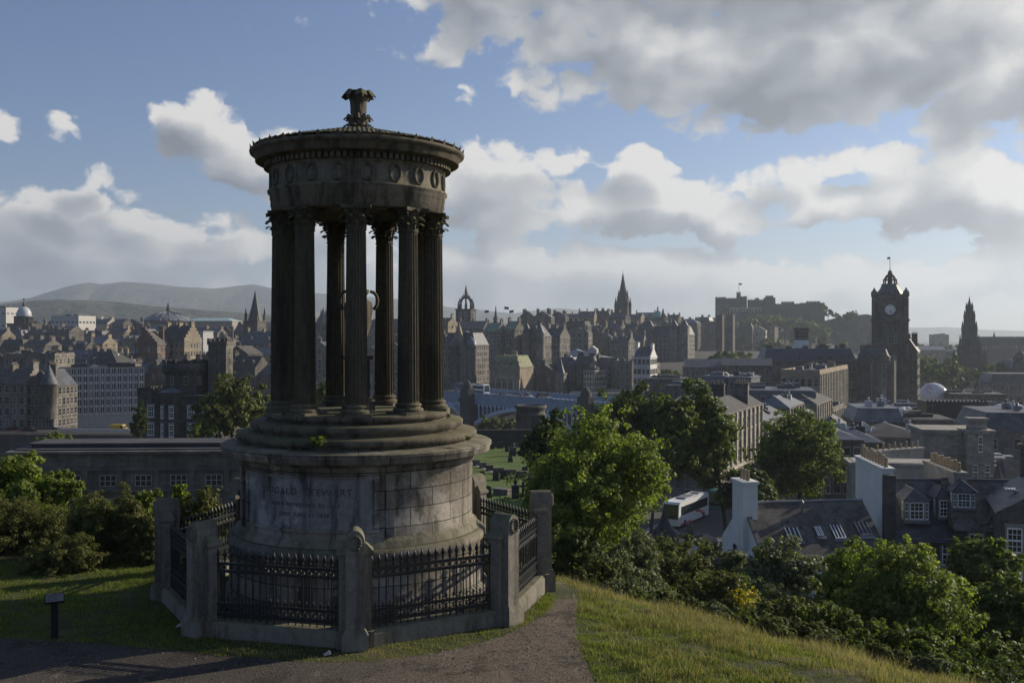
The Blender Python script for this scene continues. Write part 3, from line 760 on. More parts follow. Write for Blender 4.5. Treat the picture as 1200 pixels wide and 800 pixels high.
NB = [0]
white_roof = simple('pale_roof_metal', (.45, .46, .47), .4, var=.1)
def block(name, label, cat, x0, x1, ytop, Y, dep=12, th=0, roof='gable', rh=4, nf=4, nb=5, wall=None, rm=None, chim=2, dorm=0, group=None, ybase=None,
          win=None, ww=1.1, wh=1.8, parapet=False, sides=True, cornice=True, axis='x', skip_top=0, z0=None, ground_gap=1.2, crow=False):
    """a building whose front face spans x0..x1 photo pixels at distance Y with its eaves at ytop"""
    NB[0] += 1; rs = random.Random(NB[0] * 31 + 5)
    wall = wall or stone_grey; rm = rm or slate; win = win or WIN_FAR
    cx = X_((x0 + x1) / 2, Y); a = R(th)
    view = math.atan2(cx, Y)
    w = (x1 - x0) / F * Y / max(math.cos(a + view) / math.cos(view), .35) if True else 0
    zt = Z_(ytop, Y)
    zb = z0 if z0 is not None else (Z_(ybase, Y) if ybase else gz(cx, Y) - 1)
    zb = min(zb, zt - 3); H = zt - zb
    root = tag(empty(name, (cx, Y, zb), a), label, cat, group)
    wb = MB(); wb.box(-w / 2, w / 2, 0, dep, -3, H)
    if cornice:
        wb.box(-w / 2 - .25, w / 2 + .25, -.25, dep + .25, H - .35, H + .02)
        if nf > 2: wb.box(-w / 2 - .1, w / 2 + .1, -.1, dep + .1, H * .36, H * .36 + .25)
    if parapet:
        for X0, X1, Y0, Y1 in ((-w / 2 - .1, w / 2 + .1, -.1, .3), (-w / 2 - .1, w / 2 + .1, dep - .3, dep + .1), (-w / 2 - .1, -w / 2 + .3, .3, dep - .3), (w / 2 - .3, w / 2 + .1, .3, dep - .3)): wb.box(X0, X1, Y0, Y1, H + .02, H + 1.0)
    gab = []
    if roof == 'gable':
        if axis == 'x':
            for xx in (-w / 2, w / 2 - .4):
                wb.add([(xx, .0, H), (xx, dep, H), (xx, dep / 2, H + rh), (xx + .4, .0, H), (xx + .4, dep, H), (xx + .4, dep / 2, H + rh)], [(0, 2, 1), (3, 4, 5), (0, 3, 5, 2), (2, 5, 4, 1)])
        else:
            for yy in (0, dep - .4):
                wb.add([(-w / 2, yy, H), (w / 2, yy, H), (0, yy, H + rh), (-w / 2, yy + .4, H), (w / 2, yy + .4, H), (0, yy + .4, H + rh)], [(0, 1, 2), (3, 5, 4), (0, 2, 5, 3), (1, 4, 5, 2)])
        if crow:
            nst = 5
            for i in range(nst):
                t0 = i / nst
                if axis == 'y':
                    for s_ in (-1, 1):
                        xa = s_ * w / 2 * (1 - t0); xb = s_ * w / 2 * (1 - (i + 1) / nst)
                        wb.box(min(xa, xb), max(xa, xb), -.05, .5, H + .02, H + rh * (t0 + 1.3 / nst))
                else:
                    for s_ in (0, 1):
                        for xx in (-w / 2 - .05, w / 2 - .45):
                            ya = dep / 2 * t0; yb = dep / 2 * (i + 1) / nst
                            if s_: ya, yb = dep - yb, dep - ya
                            wb.box(xx, xx + .5, ya, yb, H + .02, H + rh * (t0 + 1.3 / nst))
    wb.build('wall', wall, root)
    rb = MB(); e = .35; rr = H + .03
    if roof == 'gable':
        if axis == 'x': rb.add([(-w / 2 + .42, -e, rr - .2), (w / 2 - .42, -e, rr - .2), (w / 2 - .42, dep / 2, rr + rh), (-w / 2 + .42, dep / 2, rr + rh), (-w / 2 + .42, dep + e, rr - .2), (w / 2 - .42, dep + e, rr - .2)], [(0, 1, 2, 3), (3, 2, 5, 4), (0, 3, 4), (1, 5, 2), (0, 4, 5, 1)])
        else: rb.add([(-w / 2 - e, .42, rr - .2), (-w / 2 - e, dep - .42, rr - .2), (0, dep - .42, rr + rh), (0, .42, rr + rh), (w / 2 + e, .42, rr - .2), (w / 2 + e, dep - .42, rr - .2)], [(0, 3, 2, 1), (3, 4, 5, 2), (0, 4, 3), (1, 2, 5), (0, 1, 5, 4)])
    elif roof == 'hip':
        i = min(dep, w) / 2 * .95
        rb.add([(-w / 2 - .2, -.2, rr), (w / 2 + .2, -.2, rr), (w / 2 + .2, dep + .2, rr), (-w / 2 - .2, dep + .2, rr)] + ([(-w / 2 + i, dep / 2, rr + rh), (w / 2 - i, dep / 2, rr + rh)] if w >= dep else [(0, i, rr + rh), (0, dep - i, rr + rh)]),
               [(0, 1, 5, 4), (2, 3, 4, 5), (1, 2, 5), (3, 0, 4), (0, 3, 2, 1)] if w >= dep else [(0, 1, 4), (1, 2, 5, 4), (2, 3, 5), (3, 0, 4, 5), (0, 3, 2, 1)])
    elif roof == 'mansard':
        rb.frus(0, dep / 2, rr, rr + rh, w, dep, w - rh * .8, dep - rh * .8)
        rb.frus(0, dep / 2, rr + rh + .003, rr + rh + .3, w - rh * .8 + .2, dep - rh * .8 + .2, w - rh * .8, dep - rh * .8)
    else:
        rb.box(-w / 2 + .35, w / 2 - .35, .35, dep - .35, rr, rr + .15)
        for _ in range(6 if rh else 0):      # plant boxes and hatches
            bx, by, bw = rs.uniform(-w * .35, w * .35), rs.uniform(dep * .25, dep * .75), rs.uniform(1, max(1.2, w * .14)); rb.box(bx - bw, bx + bw, by - 1, by + 1, rr + .15, rr + .15 + rs.uniform(.6, 1 + rh * .4))
    rf = rb.build('roof', rm, root)
    for k in range(chim):
        cb_ = MB()
        if roof == 'gable' and axis == 'x': xx = (-w / 2 + .5) + (w - 1.0) * (k / max(chim - 1, 1)); yy = dep / 2; zc = H + rh - 1.2; cw, cdp = .9, 2.6
        elif roof == 'gable': xx = rs.choice((-1, 1)) * w * .25; yy = dep * (k + .5) / chim; zc = H + rh * .4; cw, cdp = 2.2, .9
        else: xx = -w / 2 + w * (k + .5) / chim; yy = dep * rs.choice((.3, .5, .7)); zc = H; cw, cdp = 2.4, .9
        chimney_mb(cb_, xx, yy, zc, H + (rh if roof != 'flat' else 0) + rs.uniform(.9, 2.0), cw, cdp, rs.choice((3, 4, 5)))
        cb_.build('chimney', [wall, pots], rf)
    slope = math.atan2(rh, dep / 2)
    for k in range(dorm):
        db = MB(); xx = -w / 2 + w * (k + .5) / dorm; fy = dep * (.10 if roof == 'gable' else .0) + (.25 if roof == 'mansard' else 0)
        hz_ = min(rh * .62, 2.0); zb_ = H + rh * (.10 if roof == 'gable' else .08)
        db.box(xx - .8, xx + .8, fy, fy + dep * .28, zb_, zb_ + hz_); db.cur = 1
        db.add([(xx - 1, fy - .15, zb_ + hz_), (xx + 1, fy - .15, zb_ + hz_), (xx, fy - .15, zb_ + hz_ + .8), (xx - 1, fy + dep * .3, zb_ + hz_), (xx + 1, fy + dep * .3, zb_ + hz_), (xx, fy + dep * .3, zb_ + hz_ + .8)], [(0, 1, 2), (3, 5, 4), (0, 2, 5, 3), (1, 4, 5, 2), (0, 3, 4, 1)])
        dm = db.build('dormer', [wall, rm], rf)
        link('window', win, dm, (xx, fy - .01, zb_ + hz_ * .5), 0, (1.0, 1, hz_ * .75))
    faces = [(-w / 2, 0, 0, w, nb)]
    if sides:
        cyw = Vector((cx, Y))
        for s_ in (-1, 1):
            nrm = Vector((s_ * math.cos(a), s_ * math.sin(a))); mid = cyw + nrm * w / 2
            if nrm.dot(-mid) > 0.02 * mid.length and nb:
                n2 = max(1, int(round(nb * dep / max(w, 1)))); n2 = min(n2, 10)
                faces.append(((w / 2, 0, PI / 2, dep, n2) if s_ > 0 else (-w / 2, dep, -PI / 2, dep, n2)))
    fh = (H - ground_gap) / max(nf, 1)
    for (ox, oy, an, L, n) in faces:
        for f_ in range(nf - skip_top):
            for i in range(n):
                t = L * (i + .5) / n
                z = ground_gap + fh * (f_ + .5)
                put_window(win, root, ox + math.cos(an) * t, oy + math.sin(an) * t, z, min(ww, L / n * .6), min(wh, fh * .62), an)
    if roof in ('flat', 'hip', 'mansard') and Y < 460 and w > 6:      # vents, hatches and aerials on the nearer roofs
        zf = H + (rh + .3 if roof == 'mansard' else .18 if roof == 'flat' else rh * .5)
        for k in range(rs.randint(2, 4)):
            q = MB(); bx, by = rs.uniform(-w * .34, w * .34), rs.uniform(dep * .3, dep * .7); sz_ = rs.uniform(.4, 1.0)
            kind = rs.choice(('vent', 'vent', 'rooflight', 'aerial'))
            if kind == 'vent': q.box(bx - sz_, bx + sz_, by - .5, by + .5, zf - 1.5, zf + .5 + sz_); q.lathe([(.22, zf + .5 + sz_), (.22, zf + 1 + sz_), (.34, zf + 1.05 + sz_), (.02, zf + 1.3 + sz_)], 8, bx, by)
            elif kind == 'rooflight': q.box(bx - 1.2, bx + 1.2, by - .8, by + .8, zf - 1.5, zf + .35); q.extrude([(bx - 1.2, zf + .35), (bx + 1.2, zf + .35), (bx, zf + .95)], by - .8, by + .8)
            else:
                q.tube((bx, by, zf - 1.2), (bx, by, zf + 2.6), .06, .05, 5); q.tube((bx - .8, by, zf + 2.4), (bx + .8, by, zf + 2.4), .04, .04, 4)
                for u in (-.6, -.2, .2, .6): q.tube((bx + u, by - .35, zf + 2.4), (bx + u, by + .35, zf + 2.4), .03, .03, 4)
            q.build(kind, rs.choice((lead, white_roof, felt)) if kind != 'aerial' else lead, rf)
    root['w'] = w; return root, w, H
def spire(name, label, px, py_tip, py_base, Y, r, wall, sm, h_tower=None, stages=1, pinn=4, group=None, n=8, cat='spire'):
    cx = X_(px, Y); zt = Z_(py_tip, Y); zb = Z_(py_base, Y)
    g0 = gz(cx, Y) - 1
    root = tag(empty(name, (cx, Y, g0), R(-20)), label, cat, group)
    b = MB(); H = zb - g0; b.box(-r, r, -r, r, -2, H); b.box(-r - .3, r + .3, -r - .3, r + .3, H - .8, H)
    b.build('tower', wall, root)
    s_ = MB(); s_.M = Matrix.Rotation(PI / 8, 4, 'Z')
    s_.lathe([(r * .98, H), (r * .9, H + .5), (r * .5, H + (zt - zb) * .42), (.25, zt - g0 - 1), (.05, zt - g0)], n, smooth=False, cap=True); s_.build('spire', sm, root)
    for i in range(pinn):
        sx, sy = ((-1, -1), (1, -1), (1, 1), (-1, 1))[i]
        q = MB(); q.box(sx * r * .82 - .5, sx * r * .82 + .5, sy * r * .82 - .5, sy * r * .82 + .5, H - .5, H + r * .8)
        q.lathe([(.75, H + r * .8), (.05, H + r * 1.7)], 4, sx * r * .82, sy * r * .82, smooth=False); q.build('pinnacle', wall, root)
    for z in (H - 4, H - 9):
        for an, ox, oy in ((0, 0, -r), (PI / 2, r, 0)): put_window(WIN_FAR, root, ox, oy, z, 1.4, 3, an)
    return root

ORD = 'first second third fourth fifth sixth seventh eighth ninth tenth eleventh twelfth thirteenth fourteenth fifteenth sixteenth seventeenth eighteenth nineteenth twentieth twenty-first twenty-second twenty-third twenty-fourth twenty-fifth twenty-sixth twenty-seventh twenty-eighth twenty-ninth thirtieth'.split()
# ---- rows of old town tenements: each one is set out by hand through a rooftop profile
def row(phrase, x0, x1, Y, prof, wmin, wmax, seed, tones, th=(-32, -8), nf=(3, 5), ybase=None, dep=(9, 14), dormp=.4, group=None):
    rs = random.Random(seed); x = x0; k = 0; items = []
    while x < x1:
        w = rs.uniform(wmin, wmax); items.append((x, min(x + w, x1 + wmin * .5))); x += w
    roofs = {'gable': 'ridge roofed', 'gabley': 'gable fronted', 'flat': 'flat roofed', 'hip': 'hip roofed', 'mansard': 'mansard roofed'}
    for (xa, xb) in items:
        k += 1
        tone, mat_ = rs.choice(tones); rk = rs.choice(('gable', 'gable', 'gable', 'gabley', 'gabley', 'flat', 'hip', 'mansard'))
        ch = rs.choice((1, 2, 2, 3)) if rk != 'flat' else rs.choice((1, 2)); dm = rs.choice((2, 3)) if rs.random() < dormp and rk in ('gable', 'mansard') else 0
        yt = interp((xa + xb) / 2, prof) + rs.uniform(-4, 4) * (600 / Y) * .9
        lab = f"{tone} {roofs[rk]} tenement, {ORD[min(k, 30) - 1]} from left, {phrase}"
        YY = Y + rs.uniform(-.04, .04) * Y
        rh_ = rs.uniform(3, 5.0)
        block('tenement', lab, 'building', xa - .6, xb + .6, yt, YY, rs.uniform(*dep), rs.uniform(*th), 'gable' if rk == 'gabley' else rk, rh_ if rk != 'flat' else .8, rs.randint(*nf), max(2, int((xb - xa) / F * Y / 3.2)),
              mat_, rs.choice((slate, slate, slate_warm, slate_moss, lead)), ch, dm, group or phrase, ybase=ybase, axis='y' if rk == 'gabley' else 'x', parapet=rk == 'flat', crow=rs.random() < .3)
SG, SD, SW, SR, SP = ('grey', stone_grey), ('dark', stone_dark), ('honey brown', stone_warm), ('reddish', stone_red), ('pale', stone_pale)
row('furthest roof line under the left hills', -20, 330, 930, [(-20, 379), (60, 382), (200, 380), (330, 384)], 16, 30, 11, [SG, SG, SW, SP, SD], nf=(2, 3))
row('second roof line from the hills', -20, 330, 740, [(-20, 392), (100, 392), (200, 388), (330, 392)], 15, 28, 12, [SG, SW, SD, SG], nf=(3, 4))
row('third roof line from the hills', -20, 340, 610, [(-20, 403), (90, 406), (180, 400), (260, 402), (340, 405)], 17, 30, 13, [SG, SG, SW, SD, SG], nf=(3, 5))
row('fourth roof line from the hills', -10, 330, 500, [(-10, 420), (80, 424), (160, 418), (240, 416), (330, 420)], 20, 34, 14, [SG, SD, SG, SW], nf=(4, 5))
row('row behind the castellated house', 60, 345, 420, [(60, 437), (180, 432), (280, 432), (345, 436)], 22, 36, 15, [SG, SD, SD], nf=(4, 5))
row('upper roofs behind the temple columns', 362, 516, 640, [(362, 384), (516, 380)], 18, 30, 16, [SG, SD, SD, SW], nf=(4, 5))
row('lower roofs behind the temple columns', 362, 520, 500, [(362, 412), (516, 406)], 20, 30, 17, [SD, SG, SG], nf=(5, 6))
row('skyline between crown steeple and spire', 610, 745, 840, [(560, 374), (620, 373), (700, 371), (740, 372)], 13, 24, 18, [SG, SD, SD, SW], nf=(3, 4), th=(-35, -12))
row('second line under the black spire', 640, 800, 740, [(640, 384), (800, 386)], 14, 26, 19, [SD, SG, SD], nf=(4, 5), th=(-35, -12))
row('tall cliff left of the spire', 612, 745, 620, [(612, 394), (680, 392), (745, 400)], 17, 28, 20, [SG, SD, SG, SW], nf=(6, 7), th=(-35, -12))
row('low street beyond the blue bridge', 628, 765, 450, [(628, 432), (700, 428), (765, 432)], 18, 28, 21, [SD, SG, SW, SG], nf=(4, 5), th=(-35, -12))
row('skyline between spire and castle', 745, 850, 960, [(745, 372), (800, 376), (850, 380)], 13, 22, 22, [SG, SD], nf=(3, 4), th=(-35, -12))
row('houses right under the castle', 850, 905, 1010, [(850, 384), (905, 386)], 10, 16, 23, [('white', harl), ('pale', stone_pale), ('grey', stone_grey)], nf=(3, 4), th=(-35, -12))

# ---- set pieces on the left
block('office_block', 'long grey office slab with a grid of white mullions over a dark open ground floor', 'building', 70, 170, 431, 320, 11, 25, 'flat', 1.0, 6, 15, concrete, felt, 0, win=WIN_OFF, ww=3, wh=3, ybase=501, ground_gap=4.2, cornice=False, sides=False)
block('tenement', 'broad grey tenement left of the white gridded office slab', 'building', 4, 64, 417, 385, 14, -6, 'flat', 1, 5, 7, stone_grey, slate, 4, parapet=True)
block('shop_building', 'gabled tenement with white painted ground floor shops at far left', 'building', -22, 30, 449, 290, 10, -8, 'gable', 4, 4, 6, stone_grey, slate_warm, 3, ybase=507, crow=True)
r_, w_, H_ = block('turreted_building', 'dark building with conical corner turret left of the office slab', 'building', 31, 63, 452, 290, 12, -8, 'gable', 4.5, 4, 4, stone_dark, slate, 2, ybase=507, axis='y')
t = MB(); t.lathe([(2, 4), (2, H_ + .5), (2.3, H_ + .6)], 14, w_ / 2 - 1.4, 0); t.cur = 1; t.lathe([(2.5, H_ + .5), (.05, H_ + 6)], 14, w_ / 2 - 1.4, 0); t.build('turret', [stone_dark, slate], r_)
block('market_hall', 'low hall with hipped mossy pyramid roof behind the office slab', 'building', 96, 138, 428, 400, 16, -12, 'hip', 6, 2, 5, stone_warm, slate_moss, 0)
block('tenement', 'tall honey stone tenement with crow stepped gables left of the castellated house', 'building', 186, 216, 400, 450, 14, -14, 'gable', 7, 6, 5, stone_warm, slate_moss, 3, 3, crow=True)
block('tenement', 'red sandstone tenement in front of honey crow stepped gables', 'building', 158, 184, 404, 440, 10, -14, 'gable', 6, 5, 4, stone_red, slate_warm, 2, axis='y', crow=True)
block('tower_block', 'plain windowless grey tower block left of the square castellated tower', 'building', 224, 238, 388, 480, 9, -14, 'flat', 0, 0, 0, concrete, felt, 0)
block('office_building', 'white flat roofed modern block on the left skyline', 'building', 60, 92, 370, 830, 20, -18, 'flat', .5, 3, 7, simple('white_render', (.42, .41, .38), .7, rand=.05), lead, 0, cornice=False, win=WIN_MOD, ww=2.4)
block('office_building', 'white striped block at the far left edge of the skyline', 'building', -12, 7, 360, 880, 16, -12, 'flat', .5, 4, 3, MATS['white_render'], felt, 0, cornice=False, ww=4, wh=1.6, win=WIN_MOD)
block('museum', 'long low building with pale green glass roof beyond the left tenements', 'building', 215, 272, 376, 800, 18, -10, 'hip', 2.5, 2, 9, stone_pale, simple('pale_green_roof', (.38, .50, .47), .4), 0)
# domed college
dm = tag(empty('domed_college', (X_(28, 840), 840, gz(X_(28, 840), 840) - 1), 0), 'old college with pale dome on a colonnaded drum at left skyline', 'building')
zt = Z_(379, 840) - dm.location.z
q = MB(); q.box(-10, 10, -8, 10, -2, zt); q.box(-10.4, 10.4, -8.4, 10.4, zt - 1, zt + .1); q.build('wall', stone_dark, dm)
q = MB(); q.lathe([(6.2, zt), (6.2, zt + 5), (6.6, zt + 5.2), (6.6, zt + 6)], 24, cap=True)
for i in range(12): a = i * PI / 6; q.lathe([(.45, zt + .2), (.4, zt + 5)], 8, 7.1 * math.sin(a), 7.1 * math.cos(a))
q.lathe([(7.7, zt + 5), (7.7, zt + 6)], 24, cap=True); q.build('drum', stone_dark, dm)
q = MB(); q.lathe([(5.8, zt + 6)] + [(5.8 * math.cos(t), zt + 7 + 7 * math.sin(t)) for t in np.linspace(0, 1.45, 9)], 24); q.build('dome', simple('pale_lead_dome', (.42, .43, .45), .4), dm)
q = MB(); q.lathe([(1.2, zt + 13.6), (1.2, zt + 16), (.8, zt + 17), (.1, zt + 19)], 10, cap=True); q.ball((0, 0, zt + 20), .8); q.build('lantern', stone_dark, dm)
# round hall with ribbed conical roof
hall = tag(empty('round_hall', (X_(197, 860), 860, gz(0, 860)), 0), 'round hall with shallow ribbed pale roof and tiny lantern on the skyline', 'building')
zt = Z_(376, 860) - hall.location.z
q = MB(); q.lathe([(19, -2), (19, zt)], 32); q.build('wall', stone_dark, hall)
q = MB(); q.lathe([(20, zt), (17, zt + 2.6), (11, zt + 5.6), (3, zt + 7.5), (.1, zt + 8)], 32, smooth=False)
for i in range(16): q.M = Matrix.Rotation(i * PI / 8, 4, 'Z'); q.tube((0, -20, zt + .3), (0, -11, zt + 5.9), .35); q.tube((0, -11, zt + 5.9), (0, -3, zt + 7.7), .35)
q.M = None; q.build('roof', lead, hall)
q = MB(); q.lathe([(1.6, zt + 7.6), (1.6, zt + 10.5), (.1, zt + 16)], 8, cap=True); q.build('lantern', stone_dark, hall)
spire('church_steeple', 'dark green church steeple with pinnacled clock tower left of the temple', 299, 340, 376, 540, 4.2, stone_dark, simple('dark_green_spire', (.05, .075, .06), .6))
spire('church_steeple', 'short dark steeple glimpsed between the left temple columns', 379, 360, 378, 620, 5.0, stone_dark, slate, pinn=4)
block('tenement', 'large dark tenement standing under the dark green steeple', 'building', 282, 322, 402, 520, 16, -10, 'gable', 6, 6, 6, stone_grey, slate, 3, 2)
block('office_building', 'glass fronted building low between the left temple columns', 'building', 372, 402, 442, 420, 12, -8, 'flat', .5, 3, 6, stone_grey, felt, 0, win=WIN_MOD, ww=2.6, wh=2.6)
block('office_building', 'grey building low behind the urn between temple columns', 'building', 425, 470, 440, 430, 12, -8, 'flat', .5, 3, 8, stone_grey, felt, 0)
# castellated house on its crag
gh = tag(empty('castellated_house', (X_(205, 170), 170, Z_(530, 170)), R(-6)), 'dark castellated house with round battlemented tower and tall square turret', 'building')
ZG = gh.location.z; zz = lambda py: Z_(py, 170) - ZG
def crenel_ring(mb, r_, z, n, cx, cy, h_=.9):
    for i in range(n): mb.lathe([(r_, z), (r_, z + h_)], 3, cx, cy, 2 * PI * i / n, 2 * PI * (i + .55) / n, smooth=False); mb.lathe([(r_ - .5, z + h_), (r_, z + h_)], 3, cx, cy, 2 * PI * i / n, 2 * PI * (i + .55) / n, smooth=False); mb.lathe([(r_ - .5, z), (r_ - .5, z + h_)], 3, cx, cy, 2 * PI * i / n, 2 * PI * (i + .55) / n, smooth=False)
def crenel_box(mb, x0, x1, y0, y1, z, st=1.4, h_=.8, d=.4):
    n = max(2, int((x1 - x0) / st)); 
    for i in range(n):
        a = x0 + (x1 - x0) * i / n; b2 = a + (x1 - x0) / n * .55
        mb.box(a, b2, y0, y0 + d, z, z + h_); mb.box(a, b2, y1 - d, y1, z, z + h_)
    n = max(2, int((y1 - y0) / st))
    for i in range(n):
        a = y0 + (y1 - y0) * (i + .45) / n; b2 = a + (y1 - y0) / n * .55
        mb.box(x0, x0 + d, a, b2, z, z + h_); mb.box(x1 - d, x1, a, b2, z, z + h_)
q = MB(); rx = .4; R1 = 3.7; q.lathe([(R1, -6), (R1, zz(436)), (R1 + .35, zz(434)), (R1 + .35, zz(426)), (R1 - .1, zz(426))], 28, rx, 4); q.lathe([(.01, zz(428)), (R1, zz(428))], 28, rx, 4)
for i in range(28): a = 2 * PI * i / 28; q.box(rx + (R1 + .15) * math.sin(a) - .12, rx + (R1 + .15) * math.sin(a) + .12, 4 - (R1 + .15) * math.cos(a) - .12, 4 - (R1 + .15) * math.cos(a) + .12, zz(438), zz(434.5))
crenel_ring(q, R1 + .35, zz(426), 16, rx, 4, .55); tw = q.build('round_tower', stone_dark, gh)
for a in (-.9, -.3, .35, .95):
    put_window(WIN_FAR, tw, rx + R1 * math.sin(a), 4 - R1 * math.cos(a), zz(446), .6, 1.2, a)
q = MB(); x0 = 4.9; q.box(x0, x0 + 3.1, 2, 5.1, -6, zz(400)); q.box(x0 - .15, x0 + 3.25, 1.85, 5.25, zz(404), zz(400) + .01); crenel_box(q, x0 - .15, x0 + 3.25, 1.85, 5.25, zz(400), .8, .5, .25); sq = q.build('square_tower', stone_dark, gh)
for z in (412, 424, 436, 448): put_window(WIN_FAR, sq, x0 + 1.5, 2, zz(z), .5, 1.0); put_window(WIN_FAR, sq, x0 + 3.1, 3.6, zz(z), .5, 1.0, PI / 2)
q = MB(); q.box(-6.5, -1.6, .0, 8, -6, zz(458)); crenel_box(q, -6.6, -1.5, -.1, 8.1, zz(458), 1.0, .5, .3); q.box(-1.6, 8.2, -.8, 1.9, -6, zz(464)); q.box(-1.8, 8.4, -1.0, 2.1, zz(465), zz(463.6))
q.lathe([(1.9, -6), (1.9, zz(462)), (2.05, zz(461)), (2.05, zz(459))], 16, -.2, -.6); q.box(5.4, 8.0, 1.9, 8, -6, zz(466)); q.build('wall', stone_dark, gh)
q = MB(); q.lathe([(2.15, zz(459)), (.05, zz(453))], 16, -.2, -.6); q.box(-1.7, 8.3, -.9, 2.0, zz(463.5), zz(462.6)); q.build('roof', lead, gh)
for z, hh in ((482, 1.9), (503, 2.0)):
    for x in (.2, 2.4, 4.4, 6.4): put_window(WIN_SASH, gh, x + .7, -.8, zz(z), 1.1, hh)
    put_window(WIN_SASH, gh, -4.2, 0, zz(z), 1.1, hh)
    for a in (-.55, .35): put_window(WIN_SASH, gh, -.2 + 1.9 * math.sin(a), -.6 - 1.9 * math.cos(a), zz(z), .7, hh, a)
# long government building below the hedge
lg = tag(empty('government_building', (X_(140, 100), 100, -34), R(3)), 'long dark stone government wing with a pale flat roof edge behind the left hedge', 'building')
zl = lambda py, Y=100: Z_(py, Y) + 34
q = MB(); q.box(-10.4, 15, 0, 7, -5, zl(549)); q.box(-10.6, 15, -.5, 7, zl(575), zl(572)); q.box(-10.7, 15, -.6, 7, zl(531), zl(528)); q.box(-10.4, 15, -.05, 6.9, zl(549), zl(531)); q.box(-10.5, 15, -.3, 7, zl(551), zl(548))
for i in range(8): x = -10.3 + i * 3.4; q.box(x, x + .5, -.25, 0, zl(572), zl(551))
q.build('wall', stone('government_stone', (.17, .16, .14), .55, rand=0), lg)
q = MB(); q.box(-10.2, 15, .3, 6.8, zl(528) + .01, zl(528) + .14); q.box(-9.2, 15, 2, 6, zl(528) + .14, zl(523)); q.box(-9.4, 15, 1.7, 6.3, zl(523), zl(521)); q.build('roof', felt, lg)
for i in range(7):
    put_window(WIN_GOV, lg, -7.9 + i * 3.4, 0, zl(563), 1.55, 1.05)
    put_window(WIN_GOV, lg, -7.9 + i * 3.4, 0, zl(596), 1.5, 1.8)
# valley retaining wall and street in front of the office slab
q = MB(); q.box(-40, 40, 0, 1.2, -20, 0); q.box(-40, 40, -.15, 1.35, 0, .3)
rw = q.build('retaining_wall', rubble, None, (X_(70, 270), 270, Z_(510, 270)), R(-4)); tag(rw, 'long rubble retaining wall along the street below the office slab', 'wall')
hd = MB()
for i in range(12): hd.box(i * 2.42, i * 2.42 + 2.38, 0, .08, 0, 1.3)
tag(hd.build('hoarding', simple('pale_hoarding', (.50, .52, .56), .6), None, (X_(73, 285), 285, Z_(508, 285)), R(-6)), 'pale panelled hoarding along the street in front of the office slab', 'fence')

# ---- centre
cc, w_, H_ = block('city_chambers', 'very long dark sandstone range below the crown steeple', 'building', 518, 566, 385, 650, 20, -14, 'gable', 5, 8, 9, stone_dark, slate, 4)
block('tenement', 'tall plain block with sunlit side, first right of the crown steeple', 'building', 566, 582, 388, 600, 12, -32, 'gable', 5, 8, 4, stone_grey, greenroof, 2)
block('tenement', 'tall plain block with sunlit side, second right of the crown steeple', 'building', 590, 603, 386, 600, 12, -32, 'gable', 5, 8, 4, stone_grey, greenroof, 2)
block('tenement', 'dark high block filling between the sunlit side walls right of the crown steeple', 'building', 574, 616, 392, 630, 12, -16, 'gable', 4, 8, 8, stone_dark, slate, 3)
r_, w_, H_ = block('tenement', 'turreted grey tenement with bay towers above the green roofed hotel', 'building', 616, 634, 394, 480, 12, -26, 'gable', 5, 7, 4, stone_grey, slate, 2, axis='y', crow=True)
for s_ in (-1, 1):
    t = MB(); t.lathe([(2.2, 2), (2.2, H_ + 1.5)], 12, s_ * (w_ / 2 - .6), .3); t.cur = 1; t.lathe([(2.5, H_ + 1.5), (.05, H_ + 6.5)], 12, s_ * (w_ / 2 - .6), .3); t.build('turret', [stone_grey, slate], r_)
block('tenement', 'tall many windowed tenement right of the turreted grey tenement', 'building', 636, 656, 396, 500, 12, -28, 'gable', 5, 7, 5, stone_grey, slate, 3, crow=True)
# newspaper building with domed turrets
nw, w_, H_ = block('turreted_building', 'tall grey building with domed corner turrets beside the blue bridge', 'building', 518, 557, 404, 445, 16, -20, 'mansard', 5, 8, 7, stone_grey, slate, 0, dorm=3)
for x in (-w_ / 2 + 6, w_ / 2 - 1.6):
    t = MB(); t.lathe([(2.1, 0), (2.1, H_ - 1), (2.4, H_ - .8), (2.4, H_)], 12, x, -.3); t.cur = 1; t.lathe([(2.3, H_), (2.0, H_ + 1.5), (1.2, H_ + 2.4), (.2, H_ + 2.9), (.05, H_ + 4)], 12, x, -.3); t.build('turret', [stone_grey, lead], nw)
t = MB(); t.extrude([(-2.4, H_ - 1), (2.4, H_ - 1), (2.4, H_ + 3), (1.2, H_ + 5.5), (.6, H_ + 8), (-.6, H_ + 8), (-1.2, H_ + 5.5), (-2.4, H_ + 3)], -.5, 1.2); t.lathe([(.8, H_ + 8), (.1, H_ + 10)], 8, 0, .3); t.build('gable', stone_warm, nw)
# hotel with green roof and arched bays
ht, w_, H_ = block('hotel_building', 'honey hotel with mossy green roof and tall arched bays by the blue bridge', 'building', 574, 609, 430, 432, 16, -22, 'mansard', 4.5, 4, 0, stone_warm, mossroof, 1, 5, win=WIN_FAR, ybase=470)
for i in range(5):
    x = -w_ / 2 + w_ * (i + .5) / 5
    t = MB(); pts = [(x - .95, 1.5), (x + .95, 1.5), (x + .95, 7.2)] + [(x + .95 * math.cos(a), 7.2 + .95 * math.sin(a)) for a in np.linspace(.3, PI - .3, 5)] + [(x - .95, 7.2)]
    t.extrude(pts, -.03, .3); t.cur = 1; t.box(x - .1, x + .1, -.1, 0, 1.5, 8); t.box(x - .95, x + .95, -.1, 0, 4.2, 4.6)
    t.box(x - 1.35, x - 1.0, -.35, 0, 0, 9.0); t.box(x + 1.0, x + 1.35, -.35, 0, 0, 9.0); t.build('window', [pane_far, stone_pale], ht)
t = MB(); t.box(-w_ * .32, w_ * .32, -.45, -.1, 9.6, 10.9); t.build('parapet_panel', stone_pale, ht)
